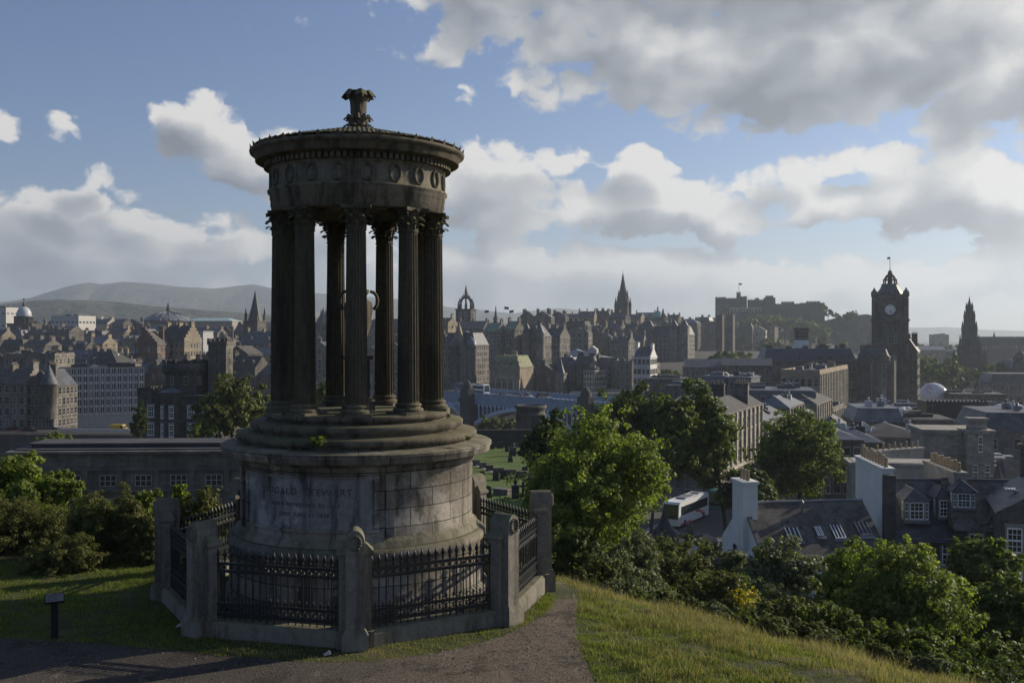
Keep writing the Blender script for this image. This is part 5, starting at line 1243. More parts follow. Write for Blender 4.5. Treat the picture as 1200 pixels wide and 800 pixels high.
for an in range(4):
    c = empty('clock', (0, 0, tz(363)), an * PI / 2, tw)
    yy = -hwid + .28
    q = MB(); q.add([(2.05 * math.cos(t), yy - .10, 2.05 * math.sin(t)) for t in np.linspace(0, 2 * PI, 33)[:-1]] + [(2.05 * math.cos(t), yy + .2, 2.05 * math.sin(t)) for t in np.linspace(0, 2 * PI, 33)[:-1]], [tuple(range(32))] + [(i, i + 32, (i + 1) % 32 + 32, (i + 1) % 32) for i in range(32)]); q.build('dial', clock_white, c)
    q = MB()
    for i in range(32): t, t2 = 2 * PI * i / 32, 2 * PI * (i + 1) / 32; q.tube((2.15 * math.cos(t), yy - .1, 2.15 * math.sin(t)), (2.15 * math.cos(t2), yy - .1, 2.15 * math.sin(t2)), .2, .2, 5)
    for i in range(12):
        t = i * PI / 6; a1, a2 = (1.35, 1.8); q.tube((a1 * math.sin(t), yy - .12, a1 * math.cos(t)), (a2 * math.sin(t), yy - .12, a2 * math.cos(t)), .11, .11, 4)
    q.build('dial_ring', clock_black, c)
    q = MB(); q.tube((0, yy - .16, 0), (.75 * math.sin(R(170)), yy - .16, 1.15 * math.cos(R(170))), .14, .06, 4); q.tube((0, yy - .19, 0), (1.6 * math.sin(R(150)), yy - .19, 1.6 * math.cos(R(150))), .10, .05, 4); q.build('clock_hands', clock_black, c)
q = MB(); q.lathe([(5.2, tz(345)), (4.6, tz(342)), (3.6, tz(338)), (3.1, tz(333.5)), (3.3, tz(333)), (2.6, tz(332.5))], 8, smooth=False); q.build('domed_roof', slate, tw)
q = MB()
for i in range(8): a = i * PI / 4; q.tube((2.4 * math.sin(a), 2.4 * math.cos(a), tz(333)), (2.2 * math.sin(a), 2.2 * math.cos(a), tz(328)), .3, .3, 5); q.tube((2.2 * math.sin(a), 2.2 * math.cos(a), tz(328)), (1.3 * math.sin(a), 1.3 * math.cos(a), tz(323)), .28, .22, 5); q.tube((1.3 * math.sin(a), 1.3 * math.cos(a), tz(323)), (.3 * math.sin(a), .3 * math.cos(a), tz(320.5)), .22, .22, 5)
q.lathe([(2.7, tz(328.6)), (2.7, tz(327.4)), (2.0, tz(327.4))], 12); q.lathe([(.9, tz(321)), (.7, tz(318)), (.2, tz(316.5)), (.12, tz(314))], 8, cap=True); q.lathe([(.9, tz(333)), (.9, tz(322))], 8); q.build('crown', stone_dark, tw)
q = MB(); q.tube((0, 0, tz(315)), (0, 0, tz(300.5)), .12, .08, 5); fpl = q.build('flag_pole', iron, tw)
q = MB(); q.add([(0, 0, tz(301)), (-1.0, .2, tz(301.5)), (-1.1, .1, tz(303.8)), (0, 0, tz(303.5)), (0, .05, tz(301)), (-1.0, .25, tz(301.5)), (-1.1, .15, tz(303.8)), (0, .05, tz(303.5))], [(0, 3, 2, 1), (4, 5, 6, 7), (0, 1, 5, 4), (3, 7, 6, 2)]); q.build('flag', bluepaint, fpl)

# ---- gothic monument spire
SY = 640; sm_ = tag(empty('gothic_monument', (X_(1136, SY), SY, gz(X_(1136, SY), SY)), R(-22)), 'black stepped gothic monument spire with clustered pinnacles right of the clock tower', 'monument')
g0 = sm_.location.z; sz = lambda py: Z_(py, SY) - g0
def pinn(mb, x, y, z0, z1, r): mb.box(x - r, x + r, y - r, y + r, z0, z0 + (z1 - z0) * .55); mb.lathe([(r * 1.5, z0 + (z1 - z0) * .55), (.05, z1)], 4, x, y, smooth=False)
q = MB()
for sx in (-1, 1):
    for sy in (-1, 1):
        q.box(sx * 5.5 - 1.6, sx * 5.5 + 1.6, sy * 5.5 - 1.6, sy * 5.5 + 1.6, -2, sz(424)); q.box(sx * 8.8 - 1.1, sx * 8.8 + 1.1, sy * 8.8 - 1.1, sy * 8.8 + 1.1, -2, sz(440)); pinn(q, sx * 8.8, sy * 8.8, sz(440), sz(410), 1.0); pinn(q, sx * 5.8, sy * 5.8, sz(424), sz(402), 1.0)
        q.tube((sx * 8.8, sy * 8.8, sz(441)), (sx * 5.5, sy * 5.5, sz(428)), .7)
q.box(-7, 7, -7, 7, sz(436), sz(424)); q.box(-6.5, 6.5, -6.5, 6.5, -2, 3); q.build('lower_stage', stone_black, sm_)
q = MB()
zs_ = [(424, 398, 5.3, 4.4), (398, 382, 3.9, 3.2), (382, 369, 2.7, 2.1), (369, 360, 1.6, 1.3)]
for (a, b2, r0, r1) in zs_:
    q.frus(0, 0, sz(a), sz(b2), r0 * 2, r0 * 2, r1 * 2, r1 * 2); q.box(-r1 - .5, r1 + .5, -r1 - .5, r1 + .5, sz(b2) - .8, sz(b2))
    for sx in (-1, 1):
        for sy in (-1, 1): pinn(q, sx * r0, sy * r0, sz(a), sz(b2 - 6), .55)
        pinn(q, sx * r0, 0, sz(a), sz(b2 - 3), .5)
    pinn(q, 0, -r0, sz(a), sz(b2 - 3), .5)
q.lathe([(1.5, sz(360)), (.6, sz(353)), (.15, sz(348)), (.05, sz(346))], 8, smooth=False); q.build('spire', stone_black, sm_)
# clear bubble dome
bd = tag(empty('bubble_dome', (X_(1094, 440), 440, Z_(466, 440)), 0), 'clear white bubble dome with pink patterns behind the black roof box', 'dome')
mb_, N, b, o = newmat('bubble_skin'); b.inputs['Roughness'].default_value = .12; b.inputs['Specular IOR Level'].default_value = .8
N.l.new(N.ramp(N.noise(objco(N), .5, 3, .5), [(.42, (.62, .65, .70)), (.52, (.75, .75, .76)), (.6, (.62, .35, .38)), (.68, (.55, .60, .68))]), b.inputs['Base Color']); b.inputs['Alpha'].default_value = .72
q = MB(); q.lathe([(6.3 * math.cos(t), 6.3 * math.sin(t) + .2) for t in np.linspace(-.3, 1.5, 16)] + [(.01, 6.5)], 32); q.build('skin', mb_, bd)
q = MB(); q.lathe([(6.5, -3.2), (6.5, -1.4), (6.1, -1.3)], 32)
for i in range(16): a = i * PI / 8; q.tube((6.2 * math.cos(.0) * math.sin(a), 6.2 * math.cos(a), 0), (4.4 * math.sin(a), 4.4 * math.cos(a), 4.7), .07, .07, 4)
q.build('ring_base', white, bd)
# far flat range and gallery roofs at the right
fr, w_, H_ = block('terrace_range', 'endless flat topped dark terrace with a row of tiny chimneys under the right horizon', 'building', 1142, 1260, 397, 900, 20, 8, 'flat', 0, 3, 30, stone_black, slate, 0, cornice=False)
q = MB()
for i in range(34): x = -w_ / 2 + w_ * (i + .5) / 34; q.box(x - .8, x + .8, 4, 6, H_, H_ + 2.0)
q.build('chimney_stacks', stone_black, fr)
block('terrace_range', 'dark terrace with paired towers left of the black gothic monument', 'building', 1078, 1118, 412, 980, 18, -6, 'gable', 4, 3, 12, stone_black, slate, 2)
block('hotel_building', 'square topped block on the skyline between clock tower and gothic monument', 'building', 1092, 1112, 392, 1500, 22, -12, 'flat', 2, 5, 7, stone_grey, felt, 0)
spire('church_steeple', 'small distant steeple on the terrace at the right horizon', 1165, 388, 397, 1100, 2.5, stone_black, slate, pinn=0)
block('gallery_building', 'pale low colonnaded gallery half hidden in trees left of the gothic monument', 'building', 1078, 1108, 410, 820, 20, -12, 'gable', 3, 1, 8, stone_warm, lead, 0)
r_, w_, H_ = block('domed_building', 'dark store with small corner cupola at the right edge', 'building', 1186, 1240, 432, 520, 20, -8, 'mansard', 4, 5, 10, stone_dark, slate, 3, 4)
t = MB(); t.lathe([(3, H_), (3, H_ + 4), (3.3, H_ + 4.2), (2.8, H_ + 6.5), (1.3, H_ + 8.5), (.3, H_ + 9), (.05, H_ + 14)], 10, -w_ / 2 + 5, 3); t.build('cupola', stone_dark, r_)

# far suburbs: thousands of tiny houses nobody could count
rs = random.Random(77); q = MB()
for i in range(2600):
    px = rs.uniform(-60, 1260); Y = rs.uniform(1250, 3000)
    if 770 < px < 1010 and Y < 1400: continue
    x = X_(px, Y); z = gz(x, Y); w2, d2, h2 = rs.uniform(8, 30), rs.uniform(8, 16), rs.uniform(7, 17) * (1 if px < 700 else .6)
    q.cur = rs.choice((0, 0, 1, 2)); a = rs.uniform(-.6, .3); q.M = Matrix.Translation((x, Y, z)) @ Matrix.Rotation(a, 4, 'Z')
    q.box(-w2 / 2, w2 / 2, 0, d2, -3, h2 - 3); q.cur = 3; q.add([(-w2 / 2, 0, h2 - 3), (w2 / 2, 0, h2 - 3), (w2 / 2, d2, h2 - 3), (-w2 / 2, d2, h2 - 3), (-w2 / 2, d2 / 2, h2), (w2 / 2, d2 / 2, h2)], [(0, 1, 5, 4), (2, 3, 4, 5), (0, 4, 3), (1, 2, 5)])
q.M = None
tag(q.build('distant_suburbs', [stone_grey, stone_pale, stone_warm, slate]), 'hazy mass of small distant houses below the hills', 'suburbs', kind='stuff')

# ------------------------------------------------------------------ houses down the slope on the right
def skylight(root, x, y, z, w, l, slope, wht=True):
    q = MB(); q.M = Matrix.Translation((x, y, z)) @ Matrix.Rotation(slope, 4, 'X')
    q.box(-w / 2, w / 2, -l / 2, l / 2, 0, .09); q.cur = 1
    for xx in ((-w / 2, -w / 2 + .06), (w / 2 - .06, w / 2), (-w / 6 - .03, -w / 6 + .03), (w / 6 - .03, w / 6 + .03)): q.box(xx[0], xx[1], -l / 2, l / 2, .09, .14)
    q.box(-w / 2, w / 2, -l / 2 - .06, -l / 2, .0, .14); q.cur = 2; q.box(-w / 2 - .15, w / 2 + .15, -l / 2 - .32, -l / 2 - .06, .0, .06)
    q.build('skylight', [pane, white if wht else lead, lead], root)
cot = tag(empty('cottage', (X_(893, 71), 71, -25), R(8)), 'cottage with white gable, tall end chimney and dark roof with skylights', 'house')
ez, rz = Z_(652, 71) + 25, Z_(590, 75) + 25; cd_, cw = 8.0, 9.2
q = MB(); q.box(0, cw, 0, cd_, -3, ez); q.add([(-.0, 0, ez), (0, cd_, ez), (0, cd_ / 2, rz), (.4, 0, ez), (.4, cd_, ez), (.4, cd_ / 2, rz)], [(0, 2, 1), (3, 4, 5), (0, 3, 5, 2), (2, 5, 4, 1)])
q.build('wall', harl, cot)
q = MB(); q.add([(.05, -.3, ez - .25), (cw + .2, -.3, ez - .25), (cw + .2, cd_ / 2, rz + .05), (.05, cd_ / 2, rz + .05), (.05, cd_ + .3, ez - .25), (cw + .2, cd_ + .3, ez - .25)], [(0, 1, 2, 3), (3, 2, 5, 4), (0, 3, 4), (1, 5, 2)])
rf = q.build('roof', slate_warm, cot)
q = MB(); q.tube((.0, cd_ / 2, rz + .08), (cw + .2, cd_ / 2, rz + .08), .12, .12, 6); q.build('ridge', lead, rf)
q = MB(); q.add([(-.05, -.35, ez - .3), (.3, -.35, ez - .3), (.3, cd_ / 2, rz + .12), (-.05, cd_ / 2, rz + .12), (-.05, -.35, ez - .05), (.3, -.35, ez - .05), (.3, cd_ / 2, rz + .3), (-.05, cd_ / 2, rz + .3)], [(0, 1, 5, 4), (4, 5, 6, 7), (0, 4, 7, 3), (1, 2, 6, 5)]); q.build('skew', stone_grey, rf)
q = MB(); q.box(-.35, .75, cd_ / 2 - 1.3, cd_ / 2 + .9, ez, rz + 1.6); q.box(-.45, .85, cd_ / 2 - 1.4, cd_ / 2 + 1.0, rz + 1.6, rz + 1.8); q.cur = 1
for i in range(3): q.lathe([(.15, rz + 1.8), (.12, rz + 2.5), (.16, rz + 2.55)], 8, .2, cd_ / 2 - .8 + i * .6, cap=True)
q.build('chimney', [harl, pots], rf)
sl = math.atan2(rz - ez, cd_ / 2)
def rp(x, t): return (x, -.3 + t * (cd_ / 2 + .3), ez - .25 + t * (rz + .3 - ez) + .02)
for x, t, w2, l2, wt in ((2.9, .42, .95, 1.15, True), (4.9, .46, .45, .8, True), (6.3, .44, .8, 1.2, True), (8.3, .48, .95, 1.2, False)): skylight(rf, *rp(x, t), w2, l2, sl, wt)
for x in (4.1, 4.0):
    pass
q = MB(); p_ = rp(4.3, .80); q.tube(p_, (p_[0], p_[1], p_[2] + .75), .1, .1, 8); q.lathe([(.16, p_[2] + .75), (.02, p_[2] + .95)], 8, p_[0], p_[1]); q.build('vent_pipe', lead, rf)
for y, z in ((1.9, ez - 1.0), (5.2, ez - .4)): put_window(WIN_SASH_DARK, cot, 0, y, z, .8, 1.35, -PI / 2)
put_window(WIN_SASH_DARK, cot, 0, 1.7, ez - 3.4, .8, 1.3, -PI / 2)

# tall white party wall house with dormers
hb = tag(empty('townhouse', (X_(1040, 76), 76, -27), R(-5)), 'slate roofed townhouse with two white framed dormers between tall chimney walls', 'house')
hz = lambda py, Y=76: Z_(py, Y) + 27
hw, hd_ = 7.6, 9.5; ez = hz(637, 75); rz = hz(563, 80.5)
q = MB(); q.box(.7, hw, .6, hd_, -2, ez); q.box(.6, hw + .1, .45, .75, ez - .35, ez - .1); q.build('wall', rubble, hb)
q = MB(); q.add([(.5, .3, ez - .1), (hw + .3, .3, ez - .1), (hw + .3, hd_ / 2 + .5, rz), (.5, hd_ / 2 + .5, rz), (.5, hd_ + .3, ez), (hw + .3, hd_ + .3, ez)], [(0, 1, 2, 3), (3, 2, 5, 4), (0, 3, 4), (1, 5, 2)]); rf = q.build('roof', slate, hb)
q = MB(); q.tube((.5, hd_ / 2 + .5, rz + .03), (hw + .3, hd_ / 2 + .5, rz + .03), .11, .11, 6); q.build('ridge', lead, rf)
# left party wall, harled, with a stone quoin edge and pots; right one grey
top1 = hz(553, 76)
q = MB(); q.box(-.1, .7, 1.0, 9.2, -3, top1); q.box(-.2, .8, .9, 9.3, top1, top1 + .18); q.build('party_wall', harl, hb)
q = MB(); q.box(-.12, .72, .4, .998, -3, top1 - .3); q.build('quoins', rubble, hb)
q = MB(); q.cur = 0
for i in range(9): q.lathe([(.17, top1 + .18), (.14, top1 + .85 + .12 * (i % 3)), (.18, top1 + .9 + .12 * (i % 3))], 8, .3, 1.5 + i * .85, cap=True)
q.build('chimney_pots', pots, hb)
top2 = hz(556, 78)
q = MB(); q.box(5.6, 6.5, 2.4, 9.8, hz(600), top2); q.box(5.5, 6.6, 2.3, 9.9, top2, top2 + .2); c2 = q.build('chimney', harl2, rf)
q = MB()
for i in range(9): q.lathe([(.17, top2 + .2), (.14, top2 + .85 + .12 * (i % 2)), (.18, top2 + .9 + .12 * (i % 2))], 8, 6.05, 2.8 + i * .78, cap=True)
q.build('chimney_pots', pots, c2)
def dormer(root, x, y, z, w, h, dep, wall_, rm_, nwin=1, canted=False):
    q = MB(); q.box(x - w / 2, x + w / 2, y, y + dep, z, z + h); q.cur = 1
    q.add([(x - w / 2 - .15, y - .18, z + h), (x + w / 2 + .15, y - .18, z + h), (x, y + .75, z + h + .75), (x - w / 2 - .15, y + dep, z + h), (x + w / 2 + .15, y + dep, z + h), (x, y + dep + .5, z + h + .75)], [(0, 1, 2), (0, 2, 5, 3), (1, 4, 5, 2), (0, 3, 4, 1)])
    q.cur = 2; q.tube((x, y + .75, z + h + .78), (x, y + dep + .5, z + h + .78), .06, .06, 5)
    for s_ in (-1, 1): q.tube((x + s_ * (w / 2 + .15), y - .18, z + h + .03), (x, y + .75, z + h + .78), .06, .06, 5)
    q.box(x - w / 2 - .1, x + w / 2 + .1, y - .25, y + .02, z - .12, z + .03)
    d_ = q.build('dormer', [wall_, rm_, lead], root)
    put_window(WIN_SASH, d_, x, y - .01, z + h * .52, w * .62 if nwin > 1 else w * .72, h * .82)
    if nwin > 1:
        for s_ in (-1, 1): put_window(WIN_SASH, d_, x + s_ * w * .43, y - .01, z + h * .52, w * .16, h * .82)
    put_window(WIN_SASH, d_, x - w / 2, y + .5, z + h * .52, .5, h * .8, -PI / 2)
    return d_
dormer(rf, 2.55, 1.5, hz(615, 76), 1.7, 1.6, 2.4, lead, slate, 2)
dormer(rf, 4.75, 1.9, hz(612, 76), 1.15, 1.55, 2.2, lead, slate)
for x in (1.9, 4.6): put_window(WIN_SASH, hb, x, .6, hz(653, 75), 1.0, 1.75); put_window(WIN_SASH, hb, x, .6, hz(690, 75), 1.0, 1.75)
put_window(WIN_SASH, hb, 6.6, .6, hz(690, 75), 1.0, 1.75)
# next houses to the right
hc = tag(empty('townhouse', (X_(1127, 74), 74, -27), R(-12)), 'townhouse with faceted corner dormer right of the second chimney wall', 'house')
hz = lambda py, Y=74: Z_(py, Y) + 27
ez = hz(622); rz = hz(560, 80)
q = MB(); q.box(0, 5.4, 1.0, 10, -2, ez); q.build('wall', rubble, hc)
q = MB(); q.add([(-.3, .7, ez - .1), (5.5, .7, ez - .1), (5.5, 5.5, rz), (-.3, 5.5, rz), (-.3, 10.3, ez), (5.5, 10.3, ez)], [(0, 1, 2, 3), (3, 2, 5, 4), (0, 3, 4), (1, 5, 2)]); rf = q.build('roof', slate_warm, hc)
q = MB(); q.box(5.3, 5.5, .6, 5.6, ez - .1, ez); q.tube((5.5, .7, ez - .02), (5.5, 5.5, rz + .08), .12, .12, 6); q.tube((-.3, 5.5, rz + .03), (5.5, 5.5, rz + .03), .1, .1, 6); q.build('ridge', lead, rf)
dormer(rf, .7, 2.6, hz(603), 1.5, 1.25, 2, lead, slate, 2); dormer(rf, 2.6, 1.15, hz(637), 1.2, 1.3, 2.4, rubble, slate)
for x, pz in ((1.2, 668), (3.6, 668), (1.2, 640), (3.9, 700), (1.4, 700)): put_window(WIN_SASH, hc, x, 1.0, hz(pz), .95, 1.6)
hd2 = tag(empty('townhouse', (X_(1172, 70), 70, -27), R(-20)), 'gabled rubble stone townhouse with tall sash windows at the right edge', 'house')
hz = lambda py, Y=70: Z_(py, Y) + 27
ez = hz(598); rz = hz(555, 74)
q = MB(); q.box(0, 7, 0, 9, -2, ez); q.add([(0, 0, ez), (7, 0, ez), (3.5, 0, rz), (0, .4, ez), (7, .4, ez), (3.5, .4, rz)], [(0, 1, 2), (3, 5, 4), (0, 2, 5, 3), (1, 4, 5, 2)]); q.build('wall', rubble, hd2)
q = MB(); q.add([(-.3, .1, ez - .2), (-.3, 9.2, ez - .2), (3.5, 9.2, rz + .12), (3.5, .1, rz + .12), (7.3, .1, ez - .2), (7.3, 9.2, ez - .2)], [(0, 3, 2, 1), (3, 4, 5, 2), (0, 4, 3), (1, 2, 5)]); rf = q.build('roof', slate, hd2)
skylight(rf, 1.0, 4, ez + .9, .7, .8, 0); 
q = MB(); chimney_mb(q, 3.5, 8.6, rz - 1, rz + 1.6, 2.6, .9, 5); q.build('chimney', [rubble, pots], rf)
for x in (.9, 2.7, 5): 
    for pz in (632, 668, 703): put_window(WIN_SASH, hd2, x, 0, hz(pz), .95, 1.75)
# ashlar pavilion above
ap = tag(empty('stone_pavilion', (X_(1083, 128), 128, -30), R(-8)), 'square ashlar stone pavilion with blind recessed panel and corner chimney blocks', 'building')
az_ = lambda py: Z_(py, 128) + 30
q = MB(); q.box(0, 7.4, 0, 7, -2, az_(508)); q.box(-.25, 7.6, -.25, 7.2, az_(508), az_(503)); q.box(4.6, 7.8, -1.6, 1.6, -2, az_(505)); q.box(4.4, 8.0, -1.8, 1.8, az_(506), az_(502)); q.box(5.2, 7.2, -.8, .8, az_(502), az_(491)); q.box(5.0, 7.4, -1.0, 1.0, az_(491), az_(488.5)); q.box(.3, 4.3, -.1, 0, az_(535), az_(513))
q.box(7.3, 9.0, -1, 5, -2, az_(543)); q.box(4.5, 8.1, -1.75, 1.7, az_(541), az_(537))
q.build('wall', stone('pavilion_ashlar', (.30, .28, .245), .35, rand=0), ap)
for x in (5.6, 7.0): put_window(WIN_SASH, ap, x, -1.6, az_(550), .6, 1.9)
put_window(WIN_SASH, ap, 6.2, -1.6, az_(518), .5, 2.0)
q = MB(); chimney_mb(q, .0, .0, 0, 2.4, 1.0, 7.5, 8); cs_ = q.build('chimney_stack', [harl2, pots], None, (X_(1052, 118), 118, Z_(552, 118)), R(-62)); tag(cs_, 'long grey chimney stack crowned with eight pots behind the white party wall', 'chimney')
q = MB(); q.box(-5, 5, 0, 4, -8, 0); q.box(-5.3, 5.3, -.2, 4.2, 0, .3); q.box(-4.8, 4.8, .2, 3.8, .3, .34)
tag(q.build('low_building', [harl2], None, (X_(1058, 105), 105, Z_(546, 105)), R(-10)), 'low rendered block with flat white roof between the party wall and pavilion', 'building')
# round grey roofed lodge and small white lodge near the coach
lo = tag(empty('lodge', (X_(789, 112), 112, Z_(656, 112)), R(-20)), 'small stone lodge with curved bell shaped lead roof below the coach', 'house')
q = MB(); q.lathe([(4.0, -4), (4.0, 1.0)], 20, -1, 0); q.box(-.5, 5.2, -2.4, 2.6, -4, 1.0); q.build('wall', rubble, lo)
q = MB(); q.lathe([(4.0, .95), (3.2, 1.8), (2.0, 2.7), (.8, 3.6), (.3, 4.8), (.03, 6.2)], 20, -1, 0)
pr = None
for k in range(9): t = k / 8 * PI; P = (2.35 + 2.5 * math.cos(t), 1.0 + 1.7 * math.sin(t)); pr and q.add([(pr[0], -2.7, pr[1]), (P[0], -2.7, P[1]), (P[0], 2.8, P[1]), (pr[0], 2.8, pr[1])], [(0, 1, 2, 3)]); pr = P
q.build('roof', slate, lo)
q = MB(); q.box(1.2, 3.4, -3.1, -1.7, -1, 3.2); q.cur = 1; q.box(1.1, 3.5, -3.2, -1.6, 3.2, 3.45); q.lathe([(.35, 3.4), (.3, 4.6)], 8, 2.3, -2.4, cap=True); q.build('chimney', [harl, rubble], lo)
q = MB(); q.box(-12, 12, 0, .35, -3, 0); q.box(-12.1, 12.1, -.06, .41, 0, .14)
tag(q.build('garden_wall', rubble, None, (X_(838, 72), 72, Z_(656, 72)), R(-3)), 'low rubble garden wall in front of the white cottage gable', 'wall')

# ------------------------------------------------------------------ vehicles
red = simple('red_paint', (.42, .03, .02), .3); 
def vehicle(kind, label, cat, px, Y, ang, L, Wd, H, paint, group=None, z=None, stripe=None):
    x = X_(px, Y); z = gz(x, Y) + .02 if z is None else z
    o = tag(empty(kind, (x, Y, z), ang), label, cat, group)
    q = MB()
    if kind in ('coach', 'double_decker_bus'):
        q.extrude([(-L / 2, .35), (L / 2, .35), (L / 2, H * .5), (L / 2 - .25, H - .25), (L / 2 - .7, H), (-L / 2 + .35, H), (-L / 2, H - .3)], -Wd / 2, Wd / 2); q.build('body', paint, o)
        q = MB()
        rows = ((H * .48, H * .82),) if kind == 'coach' else ((H * .25, H * .42), (H * .62, H * .84))
        for z0, z1 in rows: q.box(-L / 2 + .5, L / 2 - .9, -Wd / 2 - .012, Wd / 2 + .012, z0, z1)
        q.box(L / 2 - .02, L / 2 + .012, -Wd / 2 + .12, Wd / 2 - .12, H * .36, H * .50); q.add([(L / 2 + .01, -Wd / 2 + .12, H * .5), (L / 2 + .01, Wd / 2 - .12, H * .5), (L / 2 - .24, Wd / 2 - .15, H - .27), (L / 2 - .24, -Wd / 2 + .15, H - .27)], [(0, 1, 2, 3)])
        q.box(-L / 2 - .012, -L / 2 + .02, -Wd / 2 + .2, Wd / 2 - .2, H * .55, H * .8); q.build('windows', pane, o)
        if stripe:
            q = MB()
            for k in range(8):
                x0 = -L * .35 + k * .45; z0 = .45 + .9 * math.sin(k / 7 * PI * .55)
                for s_ in (-1, 1): y = s_ * (Wd / 2 + .014); q.add([(x0, y, z0), (x0 + .45, y, z0 + .1), (x0 + .45, y, z0 + .42), (x0, y, z0 + .32)], [(0, 1, 2, 3) if s_ < 0 else (3, 2, 1, 0)])
            q.box(L * .1, L * .44, -Wd / 2 - .013, Wd / 2 + .013, .42, .62); q.build('stripes', stripe, o)
        q = MB(); q.box(-L * .1, L * .18, -.7, .7, H + .01, H + .22); q.box(-L * .38, -L * .28, -.6, .6, H + .01, H + .16); q.build('roof_hatch', lead, o)
        wr_, wxs = .5, (-L * .32, L * .3)
    else:
        hb_ = H * .55
        q.extrude([(-L / 2, .3), (L / 2, .3), (L / 2, hb_ * .85), (L / 2 - .9, hb_), (-L / 2 + .2, hb_), (-L / 2, hb_ * .9)] if kind != 'van' else [(-L / 2, .3), (L / 2, .3), (L / 2, hb_ * .8), (L / 2 - .7, hb_), (L / 2 - 1.2, H), (-L / 2, H)], -Wd / 2, Wd / 2); q.build('body', paint, o)
        q = MB()
        if kind == 'van': q.box(L / 2 - 1.9, L / 2 - 1.15, -Wd / 2 - .01, Wd / 2 + .01, hb_, H * .85); q.add([(L / 2 - .69, -Wd / 2 + .1, hb_ + .01), (L / 2 - .69, Wd / 2 - .1, hb_ + .01), (L / 2 - 1.19, Wd / 2 - .1, H - .03), (L / 2 - 1.19, -Wd / 2 + .1, H - .03)], [(0, 1, 2, 3)])
        else: q.extrude([(-L / 2 + .3, hb_ - .01), (L / 2 - 1.1, hb_ - .01), (L / 2 - 1.8, H), (-L / 2 + .9, H)], -Wd / 2 + .12, Wd / 2 - .12)
        q.build('windows', pane, o)
        if kind != 'van': q = MB(); q.box(-L / 2 + .95, L / 2 - 1.85, -Wd / 2 + .14, Wd / 2 - .14, H, H + .04); q.build('roof', paint, o)
        wr_, wxs = .33, (-L * .31, L * .31)
    for wx in wxs:
        for s_ in (-1, 1):
            q = MB(); y = s_ * (Wd / 2 - .12); q.tube((wx, y - .13, wr_), (wx, y + .13, wr_), wr_, wr_, 14); q.cur = 1; q.tube((wx, y - .14, wr_), (wx, y + .14, wr_), wr_ * .5, wr_ * .5, 8); q.build('wheel', [rubber, lead], o)
    return o
cpaint = lambda n, c: simple(n, c, .28, var=.03, spec=.6)
cw_, cb_, cs2, cr_, cg_, cbl = cpaint('car_white', (.68, .68, .68)), cpaint('car_black', (.02, .02, .022)), cpaint('car_silver', (.38, .39, .40)), cpaint('car_red', (.35, .02, .02)), cpaint('coach_green', (.05, .17, .14)), cpaint('car_blue', (.04, .09, .22))
vehicle('coach', 'white coach with red swoosh stripes parked below the big leafy tree', 'coach', 804, 149, R(-121), 12, 2.5, 3.6, cw_, stripe=red)
vehicle('coach', 'dark green coach half hidden by the dark tree, parked beyond the white coach', 'coach', 848, 166, R(-116), 12, 2.5, 3.6, cg_, stripe=None)
vehicle('car', 'blue car partly hidden beside the lodge under the dark tree', 'car', 856, 124, R(-150), 4.3, 1.8, 1.45, cbl)
vehicle('van', 'white van beside the cottage gable below the dark tree', 'van', 838, 112, R(-130), 5, 2, 2.2, cw_)
vehicle('car', 'black car beside the white van near the cottage', 'car', 828, 120, R(-125), 4.3, 1.8, 1.45, cb_)
bz = -22.6 + .03
def bridge_pt(px, off):
    s = bx_of(px); p_ = A + dirv * (s / L); nrm = Vector((-dirv.y, dirv.x, 0)) / L; p_ = p_ + nrm * off
    return 600 + p_.x / p_.y * F, p_.y
for i, (px, off, kind, paint, lab) in enumerate([(528, 7, 'double_decker_bus', cbl, 'blue and white double deck bus at the left end of the blue bridge'), (543, 7, 'double_decker_bus', cw_, 'white double deck bus following the blue bus on the bridge'),
        (569, 8, 'car', cb_, 'black car on the blue bridge right of the buses'), (582, 14, 'car', cs2, 'silver car in the far lane above the bridge pier'), (592, 8, 'car', cr_, 'red car on the blue bridge'), (604, 12, 'van', cb_, 'black van on the blue bridge'),
        (618, 7, 'car', cb_, 'dark car over the middle of the bridge arch'), (631, 5, 'car', cw_, 'bright white car over the middle of the bridge arch'), (648, 12, 'car', cs2, 'silver car above the round stone mausoleum'), (672, 8, 'car', cb_, 'black car near the right end of the bridge'), (690, 12, 'car', cr_, 'red car near the right end of the bridge'), (705, 6, 'car', cs2, 'rightmost silver car on the bridge')]):
    p2, Y2 = bridge_pt(px, off)
    dm_ = {'double_decker_bus': (10.5, 2.5, 4.2), 'car': (4.3, 1.8, 1.45), 'van': (5, 2, 2.2)}[kind]
    vehicle(kind, lab, 'bus' if 'bus' in kind else kind, p2, Y2, ang + (PI if off > 10 else 0), *dm_, paint, 'traffic on the blue bridge', z=bz, stripe=cw_ if i == 0 else None)
for i, (px, Y, kind, paint, lab) in enumerate([(16, 287, 'car', cr_, 'red car outside the white shop fronts at far left'), (36, 283, 'car', cb_, 'black car between the far left shops and the office slab'), (66, 290, 'car', cs2, 'silver car at the left corner of the office slab'), (140, 300, 'van', cpaint('van_yellow', (.55, .38, .03)), 'yellow van under the right end of the office slab')]):
    dm_ = {'car': (4.3, 1.8, 1.45), 'van': (5, 2, 2.2)}[kind]
    vehicle(kind, lab, kind, px, Y, R(-5), *dm_, paint, 'vehicles in the street by the office slab', z=Z_(506, Y))
